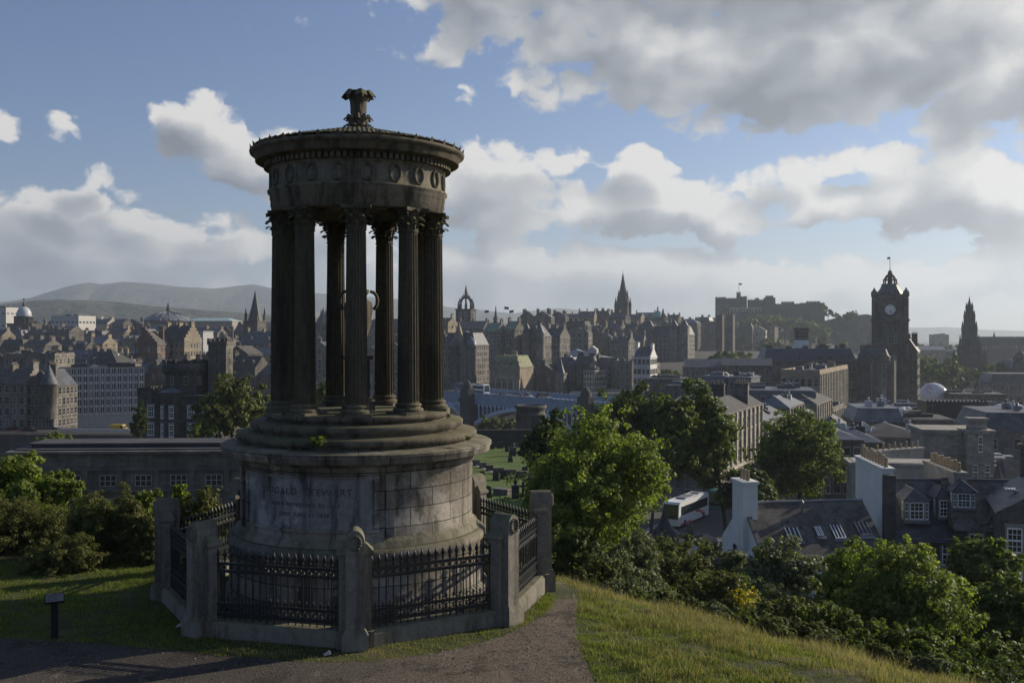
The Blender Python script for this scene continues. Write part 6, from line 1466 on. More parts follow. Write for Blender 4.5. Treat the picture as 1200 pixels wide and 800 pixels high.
# street surfaces
def sheet(name, pts, mat, dz=.03):
    me = bpy.data.meshes.new(name); me.from_pydata([(x, y, z + dz) for x, y, z in pts], [], [tuple(range(len(pts)))]); me.materials.append(mat); struct(link(name, me))
q = MB(); q.box(-34, 34, 0, 14, -14, 0); struct(q.build('street', asphalt, None, (X_(70, 278), 278, Z_(507.2, 278)), R(-4)))
def ribbon(name, pts, wd, mat, dz):
    V = []; Q = []
    for i, (x, y) in enumerate(pts):
        a = Vector(pts[min(i + 1, len(pts) - 1)]) - Vector(pts[max(i - 1, 0)]); a.normalize(); n_ = Vector((a.y, -a.x))
        zz = max(gz(x + n_.x * k, y + n_.y * k) for k in (-wd / 2, 0, wd / 2))
        for s_ in (-1, 1): V.append((x + s_ * n_.x * wd / 2, y + s_ * n_.y * wd / 2, zz + dz))
        if i: k = 2 * i; Q.append((k - 2, k - 1, k + 1, k))
    struct(link(name, fastmesh(name, np.array(V), np.array(Q), mat)))
sp = [(8 + .44 * t, 118 + .90 * t) for t in range(0, 250, 6)]
ribbon('road', [(x + 8, y) for x, y in sp], 13, asphalt, .06)
pave = simple('pavement_slabs', (.22, .21, .20), .85, var=.15, scale=1.2)
ribbon('pavement', [(x + .5, y + .0) for x, y in sp], 3.2, pave, .19); ribbon('pavement', [(x + 17, y) for x, y in sp], 3.2, pave, .19)

# ------------------------------------------------------------------ burial ground
gcx = -4
cem = MB(); cem.add([(-30, 104, -17.56), (6, 104, -17.56), (9, 176, -19.0), (-30, 176, -19.0), (-30, 104, -45), (6, 104, -45), (9, 176, -45), (-30, 176, -45)], [(0, 1, 2, 3), (0, 4, 5, 1), (1, 5, 6, 2), (2, 6, 7, 3), (3, 7, 4, 0)])
mg, N, b, o = newmat('mown_grass'); N.l.new(N.ramp(N.noise(objco(N), .5, 6, .7), [(.35, (.055, .095, .018)), (.65, (.105, .15, .03))]), b.inputs['Base Color']); b.inputs['Roughness'].default_value = .95; bump(N, b, N.noise(objco(N), 3, 5), .8, .2)
struct(cem.build('burial_lawn', mg))
cgz = lambda y: -17.4 - 1.6 * (y - 96) / 80
def cy_of(py): # ground y on the lawn for a pixel row
    k = (py - HY) / F; return (17.4 - 1.6 * 96 / 80) / (k - 1.6 / 80)
q = MB(); q.box(-30, 9, 0, .6, -3, 2.6); q.box(-30, 9, -.1, .7, 2.6, 2.8); tag(q.build('cemetery_wall', stone_black, None, (0, 174.5, -19)), 'black stone wall along the far side of the sunlit burial lawn', 'wall')
pth = [(-10.5, cy_of(528)), (-6.5, cy_of(540)), (-2.5, cy_of(552)), (3.5, cy_of(560))]
V = []; Q = []
for i, (x, y) in enumerate(pth): V += [(x, y - 2.2, cgz(y - 2.2) + .03), (x + .6, y + 2.2, cgz(y + 2.2) + .03)]; i and Q.append((2 * i - 2, 2 * i, 2 * i + 1, 2 * i - 1))
struct(link('cemetery_path', fastmesh('cemetery_path', np.array(V), np.array(Q), simple('grey_path', (.24, .22, .21), .9, scale=4))))
q = MB()
for i in range(len(pth) - 1):
    (xa, ya), (xb, yb) = pth[i], pth[i + 1]; n = 4
    for k in range(n):
        u, u2 = k / n, (k + 1) / n; x0, x1 = xa + (xb - xa) * u, xa + (xb - xa) * u2; y0 = ya + (yb - ya) * u - 2.5; z0 = cgz(y0)
        q.box(x0, x1, y0 - .25, y0 + .25, z0 - .5, z0 + .75)
tag(q.build('path_wall', stone_grey), 'low stepped wall beside the burial lawn path', 'wall')
def headstone(kind, label, px, py, h_, w2, rot=0):
    h_ *= .60; w2 *= .72
    Y = cy_of(py); q = MB()
    if kind == 'slab': q.extrude([(-w2 / 2, -.1), (w2 / 2, -.1), (w2 / 2, h_ * .8)] + [(w2 / 2 * math.cos(t), h_ * .8 + h_ * .2 * math.sin(t)) for t in np.linspace(.3, PI - .3, 6)] + [(-w2 / 2, h_ * .8)], -.12, .12); q.box(-w2 * .6, w2 * .6, -.25, .25, -.1, .25)
    elif kind == 'obelisk': q.box(-w2 / 2, w2 / 2, -w2 / 2, w2 / 2, -.1, h_ * .25); q.frus(0, 0, h_ * .25, h_ * .92, w2 * .65, w2 * .65, w2 * .4, w2 * .4); q.frus(0, 0, h_ * .92, h_, w2 * .4, w2 * .4, .02, .02)
    elif kind == 'cross': q.box(-w2 / 2, w2 / 2, -.3, .3, -.1, .4); q.box(-.14, .14, -.1, .1, .4, h_); q.box(-w2 * .45, w2 * .45, -.1, .1, h_ * .62, h_ * .76); 
    elif kind == 'urn': q.box(-w2 / 2, w2 / 2, -w2 / 2, w2 / 2, -.1, h_ * .6); q.box(-w2 * .6, w2 * .6, -w2 * .6, w2 * .6, h_ * .6, h_ * .66); q.lathe([(.1, h_ * .66), (.12, h_ * .7), (w2 * .35, h_ * .85), (.1, h_ * .93), (.02, h_)], 10)
    else: q.box(-w2 / 2, w2 / 2, -.9, .9, -.1, .5); q.box(-w2 * .56, w2 * .56, -1, 1, .5, .68)
    o = q.build('gravestone', stone_black if kind != 'table' else stone_grey, None, (X_(px, Y), Y, cgz(Y)), R(rot)); tag(o, label, 'gravestone', 'gravestones on the sunlit burial lawn')
for a in [('slab', 'round topped headstone standing alone on the middle lawn', 581, 563, 2.1, 1.0, 8), ('slab', 'broad square headstone beside the path wall bend', 590, 561, 1.9, 1.1, 6), ('slab', 'headstone in front of the iron railing, nearest to the podium', 572, 583, 2.2, 1.0, 5),
          ('table', 'flat table tomb on the near lawn', 589, 579, 1, 1.5, 60), ('urn', 'tall urn topped grave pillar on the near lawn', 604, 584, 3.6, 1.1, 0), ('cross', 'dark cross on the near lawn beside the big tree', 613, 582, 2.8, 1.0, 5), ('obelisk', 'dark obelisk beyond the path', 598, 541, 4.0, 1.0, 0),
          ('urn', 'leaning double pillar grave beyond the path', 601, 534, 3.4, 1.3, 8), ('obelisk', 'tall obelisk close to the far wall', 594, 529, 3.9, .9, 0), ('slab', 'small headstone left beyond the path by the podium', 576, 526, 1.9, 1.1, 0), ('slab', 'headstone under the black wall, second from the podium', 586, 525, 2.0, 1.3, 0),
          ('obelisk', 'obelisk directly below the round mausoleum', 611, 531, 3.0, 1.1, 0), ('cross', 'cross under the dark tree edge', 621, 540, 2.5, 1.0, 0), ('slab', 'headstone at the dark tree shade edge, middle lawn', 615, 556, 1.8, 1.0, 10), ('table', 'table tomb by the far wall', 605, 523, 1, 1.6, 0),
          ('urn', 'domed white topped tomb beside the podium edge', 561, 574, 3.3, 1.5, 0), ('slab', 'low headstone right behind the domed tomb', 565, 560, 1.5, .9, 0)]: headstone(*a)
ms = tag(empty('mausoleum', (X_(622, 185), 185, -21), R(15)), 'round roofless stone mausoleum tower with niche and mossy cornice', 'mausoleum')
mzz = lambda py: Z_(py, 185) + 21
q = MB(); q.lathe([(2.75, -8), (2.75, mzz(486)), (2.85, mzz(485)), (2.62, mzz(484.5)), (2.62, mzz(479)), (2.9, mzz(478)), (2.9, mzz(475)), (2.7, mzz(474.5)), (2.3, mzz(474.5)), (2.3, mzz(490))], 32); q.build('wall', stone_dark, ms)
q = MB()
for z0, z1, w2 in ((496, 488, .62),): q.extrude([(-w2, mzz(500)), (w2, mzz(500)), (w2, mzz(492))] + [(w2 * math.cos(t), mzz(492) + w2 * math.sin(t)) for t in np.linspace(.3, PI - .3, 5)] + [(-w2, mzz(492))], -2.80, -2.6)
q.build('niche', stone_black, ms)

q = MB(); gr = np.random.default_rng(12); k_ = 0
while k_ < 4200:
    x, y = gr.uniform(-9, 1.6), gr.uniform(13, 23)
    if not inpoly(np.array([x]), np.array([y]), PATH_POLY)[0]: continue
    k_ += 1; r1 = gr.uniform(.005, .015) * (1 if gr.random() > .04 else 1.8); z = gz(x, y) + .014; a = gr.uniform(0, 6.28); c_, s1 = math.cos(a) * r1, math.sin(a) * r1
    q.cur = int(gr.integers(0, 3)); q.add([(x + c_ * 1.3, y + s1 * 1.3, z), (x - s1, y + c_, z), (x - c_, y - s1, z), (x + s1, y - c_, z), (x + .2 * r1, y, z + r1 * .8)], [(0, 1, 4), (1, 2, 4), (2, 3, 4), (3, 0, 4)])
tag(q.build('loose_gravel', [simple('stone_chip_pale', (.17, .145, .11)), simple('stone_chip_brown', (.16, .125, .09)), simple('stone_chip_dark', (.06, .055, .05))]), 'loose stone chips scattered over the path', 'gravel', kind='stuff')
# small things near the camera
sgn = tag(empty('information_lectern', (X_(64, 16.9), 16.9, -5), R(25)), 'black information lectern with tilted pale panel on the shaded lawn', 'sign')
q = MB(); q.box(-.055, .055, -.04, .04, -.2, .62); q.build('post', simple('black_post', (.012, .012, .012), .6), sgn)
q = MB(); q.M = Matrix.Translation((0, -.02, .66)) @ Matrix.Rotation(R(32), 4, 'X'); q.box(-.15, .15, -.10, .10, -.02, .012); q.cur = 1; q.box(-.135, .135, -.088, .088, .012, .016); q.cur = 0
for i in range(4): q.box(-.11, .08 - .03 * (i % 2), .05 - i * .035, .056 - i * .035, .016, .0175)
q.build('panel', [MATS['black_post'], simple('pale_sign_face', (.16, .16, .15), .5)], sgn)
for (px, py, lab, c) in ((383, 769, 'crushed white paper cup in front of the front pier', (.7, .7, .68)), (210, 736, 'small scrap of blue white litter on the shaded grass', (.55, .58, .65))):
    x, y = gp(px, py); q = MB(); q.M = Matrix.Translation((x, y, -4.955)) @ Matrix.Rotation(.6, 4, 'Z') @ Matrix.Rotation(1.3, 4, 'Y'); q.lathe([(.022, -.05), (.036, .045), (.038, .05), (.030, .04), (.018, -.04)], 9); q.add([(.02, -.02, -.05), (.08, .03, -.055), (.06, .07, -.02), (.01, .04, .0)], [(0, 1, 2, 3)])
    tag(q.build('litter', simple('litter_' + str(px), tuple(v * .6 for v in c), .6)), lab, 'litter')

# ------------------------------------------------------------------ plants
def crown_arrays(blobs, n, size, seed, clump=.28, shell=(.55, 1.02), asp=.55, nclump=None, up=.35, droop=0):
    g = np.random.default_rng(seed); B = np.array(blobs, float)
    vol = (B[:, 3] * B[:, 4] * B[:, 5]) ** .72; pr = vol / vol.sum()
    m = nclump or max(14, n // 40)
    bi = g.choice(len(B), m, p=pr); d = g.normal(size=(m, 3)); d[:, 2] += .25; d /= np.linalg.norm(d, axis=1)[:, None]
    rr = g.uniform(shell[0], shell[1], m) * (1 + .12 * g.normal(size=m))
    sprig = g.random(m) < .16; rr = np.where(sprig, rr * g.uniform(1.12, 1.42, m), rr)
    C = B[bi, :3] + d * rr[:, None] * B[bi, 3:]
    cs = clump * (B[bi, 3:].min(1)) * g.uniform(.4, 1.35, m) * np.where(sprig, .6, 1)
    li = g.choice(m, n, p=(cs ** 2) / (cs ** 2).sum())
    off = g.normal(size=(n, 3)); off /= np.linalg.norm(off, axis=1)[:, None]; off *= (g.uniform(0, 1, n) ** .45)[:, None]; off[:, 2] *= .75
    P = C[li] + off * cs[li][:, None]
    if droop: P[:, 2] -= droop * g.uniform(0, 1, n) ** 3
    nr = off + .5 * d[li] + g.normal(size=(n, 3)) * .55 + np.array([0, 0, up]); nr /= np.linalg.norm(nr, axis=1)[:, None]
    t = g.normal(size=(n, 3)); t -= (t * nr).sum(1)[:, None] * nr; t /= np.linalg.norm(t, axis=1)[:, None]; b = np.cross(nr, t)
    s = size * g.uniform(.6, 1.35, n)[:, None]
    v0 = P - t * s; v1 = P + b * s * asp - t * s * .15 + nr * s * .12; v2 = P + t * s; v3 = P - b * s * asp - t * s * .15 + nr * s * .12
    V = np.stack([v0, v1, v2, v3], 1).reshape(-1, 3); Q = np.arange(4 * n).reshape(n, 4)
    return V, Q
def limbs(mb, base, blobs, r0, seed, n=2):
    g = random.Random(seed); bx_, by_, bz_ = base
    top = max(b[2] for b in blobs); lo = min(b[2] - b[5] for b in blobs)
    mid = Vector((sum(b[0] for b in blobs) / len(blobs), sum(b[1] for b in blobs) / len(blobs), 0))
    fork = Vector((bx_ * .6 + mid.x * .4, by_ * .6 + mid.y * .4, lo + (top - lo) * .12)); fork.z = max(fork.z, bz_ + .25)
    mb.tube(base, fork, r0, r0 * .72, 9)
    for b in blobs:
        c = Vector(b[:3]); k = fork.lerp(c, .5) + Vector((g.uniform(-.1, .1), g.uniform(-.1, .1), .05)) * b[3]
        mb.tube(fork, k, r0 * .55, r0 * .34, 7); mb.tube(k, c, r0 * .34, r0 * .16, 6)
        for _ in range(n * 3):
            e = c + Vector((g.uniform(-.75, .75) * b[3], g.uniform(-.75, .75) * b[4], g.uniform(-.4, .8) * b[5])); s_ = k.lerp(c, g.random()); mb.tube(s_, e, r0 * .14, r0 * .04, 5)
leaf_bright = leafmat('bright_leaves', (.042, .068, .013), (.24, .28, .065), .48, .7)
leaf_mid = leafmat('mid_green_leaves', (.035, .055, .014), (.155, .19, .050), .42, .4)
leaf_dark = leafmat('dark_green_leaves', (.028, .044, .012), (.105, .135, .038), .36, .3)
leaf_grey = leafmat('grey_green_leaves', (.050, .062, .030), (.20, .22, .120), .32, .6)
leaf_gorse = leafmat('gorse_needles', (.042, .050, .017), (.175, .18, .062), .36, .8)
leaf_olive = leafmat('olive_leaves', (.040, .052, .018), (.17, .18, .060), .36, .5)
flower_y = leafmat('yellow_gorse_flowers', (.36, .29, .01), (.58, .47, .03), .25, 2)
def tree(label, px, py, Y, rx, ry, n, leaf, mat, seed, blobs=6, cat='tree', name='broadleaf_tree', zbase=None, trunk=.05, clump=.27, group=None, lean=0, asp=.55, foot=0):
    """crown centre at pixel (px, py) and distance Y, half size rx x ry photo pixels"""
    g = random.Random(seed); s = Y / F; w, h = rx * s * 1.24, ry * s * 1.22; cx, cz = X_(px, Y), Z_(py, Y); n = int(n * 1.5); leaf *= 1.12
    zb = gz(cx, Y) if zbase is None else zbase
    root = tag(empty(name, (cx, Y, zb), 0), label, cat, group)
    B = [(0, 0, cz - zb, w * .68, w * .66, h * .72)]
    for i in range(blobs):
        a = 2 * PI * i / blobs + g.uniform(-.4, .4); el = g.uniform(-.45, .85); f = g.uniform(.42, .60)
        B.append((w * f * math.cos(a) * math.cos(el * .8), w * f * math.sin(a) * .9, cz - zb + h * .60 * math.sin(el), w * g.uniform(.34, .48), w * g.uniform(.34, .48), h * g.uniform(.30, .46)))
    B.append((w * g.uniform(-.2, .2) + lean * w, 0, cz - zb + h * .62, w * .36, w * .36, h * .38))
    V, Q = crown_arrays(B, n, leaf, seed, clump, asp=asp)
    mb = MB(); limbs(mb, (foot, 0, -.4), B, max(w * trunk, .05), seed); mb.build('trunk', bark, root)
    link('crown', fastmesh('crown', V, Q, mat), root)
    return root
def bush(label, px, py, Y, rx, ry, n, leaf, mat, seed, cat='shrub', name='shrub', group=None, clump=.30, asp=.4, depth=1.0, up=.3, extra=None, sit=False):
    g = random.Random(seed); s = Y / F; w, h = rx * s * 1.2, ry * s * 1.2; cx, cz = X_(px, Y), Z_(py, Y)
    if sit: cz = gz(cx, Y) + h * .45
    gap = cz - gz(cx, Y) - h * .65; n = int(n * 1.6); leaf *= 1.15
    root = tag(empty(name, (cx, Y, cz), 0), label, cat, group)
    B = []
    for i in range(9):
        a = g.uniform(0, 2 * PI); f = g.uniform(.1, .66)
        B.append((w * f * math.cos(a), w * depth * f * math.sin(a), h * g.uniform(-.5, .45), w * g.uniform(.28, .46), w * depth * g.uniform(.28, .46), h * g.uniform(.32, .55)))
    if gap > .05:
        for i in range(6): a = g.uniform(0, 6.28); B.append((w * .5 * math.cos(a), w * .4 * math.sin(a), -h * .45 - gap * g.uniform(.3, .7), w * .4, w * .4, gap * .45 + h * .25))
        n = int(n * (1 + .5 * min(gap / h, 2)))
    V, Q = crown_arrays(B, n, leaf, seed, clump, asp=asp, up=up, shell=(.3, 1.0))
    gz0 = gz(cx, Y) - cz
    mb = MB()
    for b_ in B[:5]: mb.tube((b_[0] * .3, b_[1] * .3, min(gz0, -h * .6)), b_[:3], .035 * w + .01, .015 * w + .005, 5)
    mb.build('stems', bark, root); link('foliage', fastmesh('foliage', V, Q, mat), root)
    if extra:
        V, Q = crown_arrays([(extra[0] * s, -w * depth * .45, extra[1] * s, extra[2] * s, extra[2] * s, extra[3] * s)], extra[4], leaf * .7, seed + 1, .16, asp=.8, shell=(.2, 1.1), nclump=60); link('flowers', fastmesh('flowers', V, Q, flower_y), root)
    return root
# right of the temple
tree('big bright leafy tree directly right of the temple railings', 694, 580, 45, 84, 86, 34000, .078, leaf_bright, 1, 9, zbase=-11.2, clump=.24)
tree('dark tree behind the left side of the big bright leafy tree', 640, 528, 78, 34, 38, 7000, .17, leaf_dark, 2, 6)
tree('tall dark tree in front of the bridge abutment, left of a pair', 742, 512, 112, 52, 54, 13000, .22, leaf_dark, 3, 7)
tree('tall olive tree left of the nearest classical front, right of a pair', 822, 518, 112, 42, 62, 16000, .20, leaf_mid, 4, 8, foot=3.2)
tree('narrow dark tree between the taller pair above the coach', 782, 520, 108, 32, 54, 10000, .2, leaf_mid, 5, 6, foot=-2)
tree('large round tree behind the cottage chimney', 938, 538, 122, 54, 52, 15000, .2, leaf_mid, 6, 9)
tree('low dark tree overhanging the green coach', 880, 582, 112, 34, 30, 7000, .18, leaf_dark, 7, 6)
tree('willowy pale tree under the blue bridge arch', 583, 502, 230, 24, 13, 3500, .38, leaf_grey, 8, 6, zbase=-26)
tree('bright leafy tree in the bottom right foreground', 1062, 708, 32, 74, 66, 24000, .062, leaf_bright, 9, 9, clump=.25)
tree('bright small tree left of the bottom right foreground tree', 1002, 684, 36, 40, 44, 9000, .07, leaf_bright, 10, 6)
tree('dark glossy leafed tree in front of the corner dormer house', 1150, 668, 46, 44, 34, 9000, .095, leaf_mid, 11, 6)
tree('dark bushy tree at the bottom right corner', 1180, 730, 33, 52, 50, 12000, .068, leaf_mid, 12, 7)
tree('low green tree cut by the bottom right corner', 1175, 800, 27, 60, 46, 9000, .06, leaf_mid, 13, 6)
tree('silvery green tree in front of the cottage roof', 915, 680, 43, 52, 42, 12000, .08, leaf_grey, 14, 7)
bush('broad silvery shrub below the white cottage gable', 862, 668, 46, 36, 26, 6000, .075, leaf_grey, 15)
bush('dark gorse bush with bright yellow flowers on the slope', 842, 690, 33, 38, 26, 9000, .05, leaf_gorse, 16, extra=(26, -4, 20, 16, 520))
bush('olive gorse bush left of the yellow flowering one', 792, 672, 33, 40, 26, 8000, .05, leaf_gorse, 17)
bush('feathery grey shrub at the foot of the big bright tree', 735, 655, 31, 50, 32, 10000, .05, leaf_grey, 18)
bush('ivy covered mound beside the lodge roof', 790, 642, 60, 42, 22, 7000, .09, leaf_olive, 19)
bush('dark undergrowth below the coach, right of the ivy mound', 850, 640, 80, 46, 16, 5000, .13, leaf_dark, 20)
bush('green bracken patch on the slope above the dry grass', 960, 728, 28, 42, 20, 7000, .05, leaf_mid, 21)
bush('green bracken patch right of the yellow gorse', 905, 715, 30, 36, 18, 6000, .05, leaf_olive, 22)
bush('dark brambles under the bottom right foreground tree', 1040, 752, 27, 60, 26, 9000, .05, leaf_mid, 23)
bush('leafy brambles at the bottom edge right of the dry slope', 1115, 782, 24, 48, 28, 7000, .05, leaf_mid, 24)
bush('shaded undergrowth at the end of the gravel path', 668, 640, 33, 34, 26, 6000, .05, leaf_dark, 25)
bush('low shrub between the path end and the feathery grey shrub', 700, 660, 28, 28, 14, 4500, .045, leaf_olive, 26)
g_ = random.Random(99)
SH = ['small gorse clump', 'low grey green scrub clump', 'bracken clump', 'bramble clump']
WHERE = ['first beyond the path end', 'second beyond the path end', 'third beyond the path end', 'under the feathery shrub', 'left of the olive gorse', 'below the olive gorse', 'left of the yellow flowers', 'right of the yellow flowers', 'above the bracken', 'below the silvery tree', 'left of the bright small tree', 'beside the bright small tree', 'left of the foreground tree', 'under the foreground tree', 'right of the foreground brambles', 'by the bottom right corner']
for i in range(16):
    px = 690 + i * 31; py = interp(px, [(690, 672), (800, 700), (900, 728), (1000, 762), (1160, 806)]) + g_.uniform(-10, 6); Y = interp(px, [(690, 22.8), (900, 18.6), (1160, 16.2)]) + g_.uniform(0, 1.6); k = i % 4
    bush(SH[k] + ' on the slope edge, ' + WHERE[i], px, py, Y, g_.uniform(18, 30), g_.uniform(12, 22), 4200, (.03, .035, .04, .042)[k], (leaf_gorse, leaf_grey, leaf_mid, leaf_olive)[k], 80 + i, group='low scrub along the slope edge', asp=.3, up=.6, sit=True)
# bands of scrub covering the slope below the grass
KN = ['gorse bush', 'grey green willow scrub', 'leafy bramble', 'olive broom', 'dark elder bush']; KM = [leaf_gorse, leaf_grey, leaf_mid, leaf_olive, leaf_dark]
ORD2 = ORD
for b_, (s0, lo, hi, step, band) in enumerate([(20.5, .45, .75, 55, 'upper band'), (24.5, .7, 1.1, 60, 'middle band'), (30.0, 1.0, 1.5, 66, 'lower band'), (38.0, 1.3, 2.0, 84, 'lowest band')]):
    px = 672 + b_ * 12; k = 0
    while px < 1215:
        u = (px - 600) / F; ss = s0 + g_.uniform(-1, 1); Y = ss / (.74 * u + .67); hh = g_.uniform(lo, hi); kk = g_.randrange(5)
        if not (px > 880 and b_ == 3):
            bush(f'{KN[kk]}, {ORD2[k]} from the left in the {band} of slope scrub', px, 0, Y, hh * 1.25 * F / Y, hh * F / Y, int(4200 + 2200 * hh), .025 + .011 * b_, KM[kk], 200 + b_ * 30 + k, name='slope_bush', group='scrub on the slope below the grass, ' + band, asp=.42, up=.4, sit=True)
        k += 1; px += step * g_.uniform(.8, 1.2)
# left
for i, (px, py, Y, rx, ry, m_, lab) in enumerate([(8, 640, 23.5, 52, 52, leaf_gorse, 'dense dark gorse at the far left of the lawn hedge'), (58, 630, 24, 46, 60, leaf_gorse, 'gorse in the lawn hedge, second from the left edge'), (104, 620, 23.5, 42, 56, leaf_gorse, 'pale tipped gorse in the middle of the lawn hedge'),
        (148, 622, 23, 40, 58, leaf_gorse, 'gorse in the lawn hedge nearest the left fence pier'), (178, 640, 22.6, 24, 48, leaf_gorse, 'narrow gorse pressed against the left fence pier'), (-40, 640, 23, 50, 60, leaf_gorse, 'gorse cut off by the left edge of the photo'), (84, 658, 22, 60, 30, leaf_gorse, 'low skirt of gorse along the lawn edge')]):
    bush(lab, px, py, Y, rx, ry, 26000, .034, m_, 40 + i, name='gorse_bush', group='gorse hedge behind the left lawn', clump=.3, asp=.22, up=.6)
tree('bright leafed tree rising behind the gorse at the left edge', 18, 582, 28, 58, 44, 11000, .062, leaf_bright, 50, 7, zbase=-8)
tree('small leafy sapling over the gorse left of centre', 78, 578, 27, 20, 26, 2500, .055, leaf_bright, 51, 4, zbase=-8)
bush('bright leafed shrub behind the left fence pier', 208, 588, 26, 18, 26, 2600, .055, leaf_bright, 52)
bush('brown green heathery shrub behind the back left railing', 246, 592, 26, 30, 26, 7000, .035, leaf_gorse, 53)
bush('bright shrub peeping over the hedge beside the fence', 172, 582, 27, 16, 16, 1500, .055, leaf_bright, 54)
tree('tree in full leaf in front of the castellated house', 272, 480, 135, 42, 36, 7000, .24, leaf_olive, 55, 7, zbase=-22)
tree('yellow green shrub low in front of the castellated house', 236, 506, 130, 18, 12, 1800, .2, leaf_bright, 56, 4, zbase=-20)
tree('yellow green bush below the street retaining wall', 68, 516, 135, 22, 8, 1600, .2, leaf_bright, 57, 4, zbase=-20)
tree('ivy darkened tree against the castellated house wall', 163, 496, 158, 10, 24, 2500, .22, leaf_dark, 58, 4, zbase=-22)
tree('small bright tree seen between the left temple columns', 383, 464, 150, 14, 16, 2200, .22, leaf_bright, 59, 4, zbase=-20)
# middle distance and far trees: a few crowns, copied
def proto(seed, mat, n=900, leaf=.075):
    g = random.Random(seed); B = [(0, 0, .55, .38, .38, .34)]
    for i in range(6): a = i * 1.05 + g.uniform(-.4, .4); B.append((.3 * math.cos(a), .3 * math.sin(a), .5 + g.uniform(-.12, .22), .24, .24, .22))
    V, Q = crown_arrays(B, n, leaf, seed, .4); mb = MB(); mb.tube((0, 0, -.3), (0, 0, .5), .035, .02, 6)
    for b_ in B[1:]: mb.tube((0, 0, .3), b_[:3], .02, .008, 5)
    return fastmesh('crown', V, Q, mat), mb.mesh('trunk', bark)
PR = [proto(60 + i, m_) for i, m_ in enumerate((leaf_dark, leaf_mid, leaf_dark, leaf_olive, leaf_mid))]
FT = []
rs = random.Random(5)
def grove(phrase, n, x0, x1, Y0, Y1, top, hh, ks, look, zoff=0):
    pos = sorted([(rs.uniform(x0, x1), rs.uniform(Y0, Y1)) for _ in range(n)])
    ordn = ['first', 'second', 'third', 'fourth', 'fifth', 'sixth', 'seventh', 'eighth', 'ninth', 'tenth', 'eleventh', 'twelfth', 'thirteenth', 'fourteenth', 'fifteenth', 'sixteenth', 'seventeenth', 'eighteenth', 'nineteenth', 'twentieth']
    for i, (px, Y) in enumerate(pos):
        H = rs.uniform(*hh); zt = Z_(interp(px, top) + rs.uniform(-3, 5), Y); k = rs.choice(ks)
        o = tag(empty('broadleaf_tree', (X_(px, Y), Y, zt - H), rs.uniform(0, 6)), f'{look} tree, {ordn[min(i, 19)]} from the left {phrase}', 'tree', 'trees ' + phrase)
        s = rs.uniform(.85, 1.2); o.scale = (H * s, H * s, H)
        link('trunk', PR[k][1], o); link('crown', PR[k][0], o)
grove('on the castle slope', 20, 878, 968, 1110, 1170, [(872, 378), (890, 364), (905, 366), (930, 372), (962, 378)], (17, 25), (1, 3, 4), 'rounded')
grove('at the foot of the castle rock', 14, 800, 1000, 950, 1080, [(800, 398), (860, 396), (930, 392), (1000, 396)], (14, 20), (0, 2, 1), 'dark')
grove('right of the bank towers', 10, 808, 882, 560, 640, [(808, 410), (850, 408), (882, 412)], (13, 17), (1, 3, 0), 'round headed')
grove('on the castle ridge right of the flag tower', 7, 965, 1008, 1180, 1230, [(965, 358), (980, 362), (1008, 366)], (10, 14), (0, 2), 'dark')
grove('in the gardens between clock tower and gothic spire', 18, 1068, 1132, 520, 900, [(1068, 412), (1100, 420), (1132, 426)], (14, 20), (0, 2, 1), 'dark')
grove('in the gardens right of the gothic spire', 16, 1142, 1215, 520, 800, [(1142, 426), (1175, 424), (1215, 420)], (14, 20), (0, 2), 'dark')
grove('beyond the gardens under the right horizon', 14, 1070, 1215, 1000, 1400, [(1070, 402), (1140, 404), (1215, 408)], (14, 20), (0, 2), 'hazy')
grove('on the mound below the cliff tenements', 8, 690, 760, 600, 640, [(690, 404), (760, 404)], (9, 13), (0, 1), 'small')
grove('beside the station low in the valley', 6, 745, 800, 470, 500, [(745, 424), (800, 432)], (8, 11), (1, 3), 'small')
grove('on the skyline between the left tenements', 6, 130, 320, 700, 900, [(130, 384), (320, 386)], (10, 13), (0, 2), 'dark')
tree('dense dark tree in front of the gothic monument', 1113, 440, 560, 17, 20, 2500, .7, leaf_dark, 61, 6)

# plants growing on the temple
def tuft(label, px, py, Y, r, n, leaf, mat, seed):
    V, Q = crown_arrays([(0, 0, 0, r, r, r * .6), (r * .6, 0, -.02, r * .6, r * .5, r * .4)], n, leaf, seed, .5, shell=(.1, 1)); o = link('weed_tuft', fastmesh('weed_tuft', V, Q, mat), None, at(px, py, Y)); tag(o, label, 'plant', 'weeds growing on the temple')
tuft('bright green weed sprouting from the front ledge of the podium', 373, 517, 17.75, .17, 900, .024, leaf_bright, 70)
tuft('dry brown weed in the joint at the right of the podium ledge', 548, 513, 18.6, .07, 260, .018, leaf_gorse, 71)
tuft('small weed on the right rim of the column platform', 525, 487, 18.7, .05, 150, .016, leaf_olive, 72)

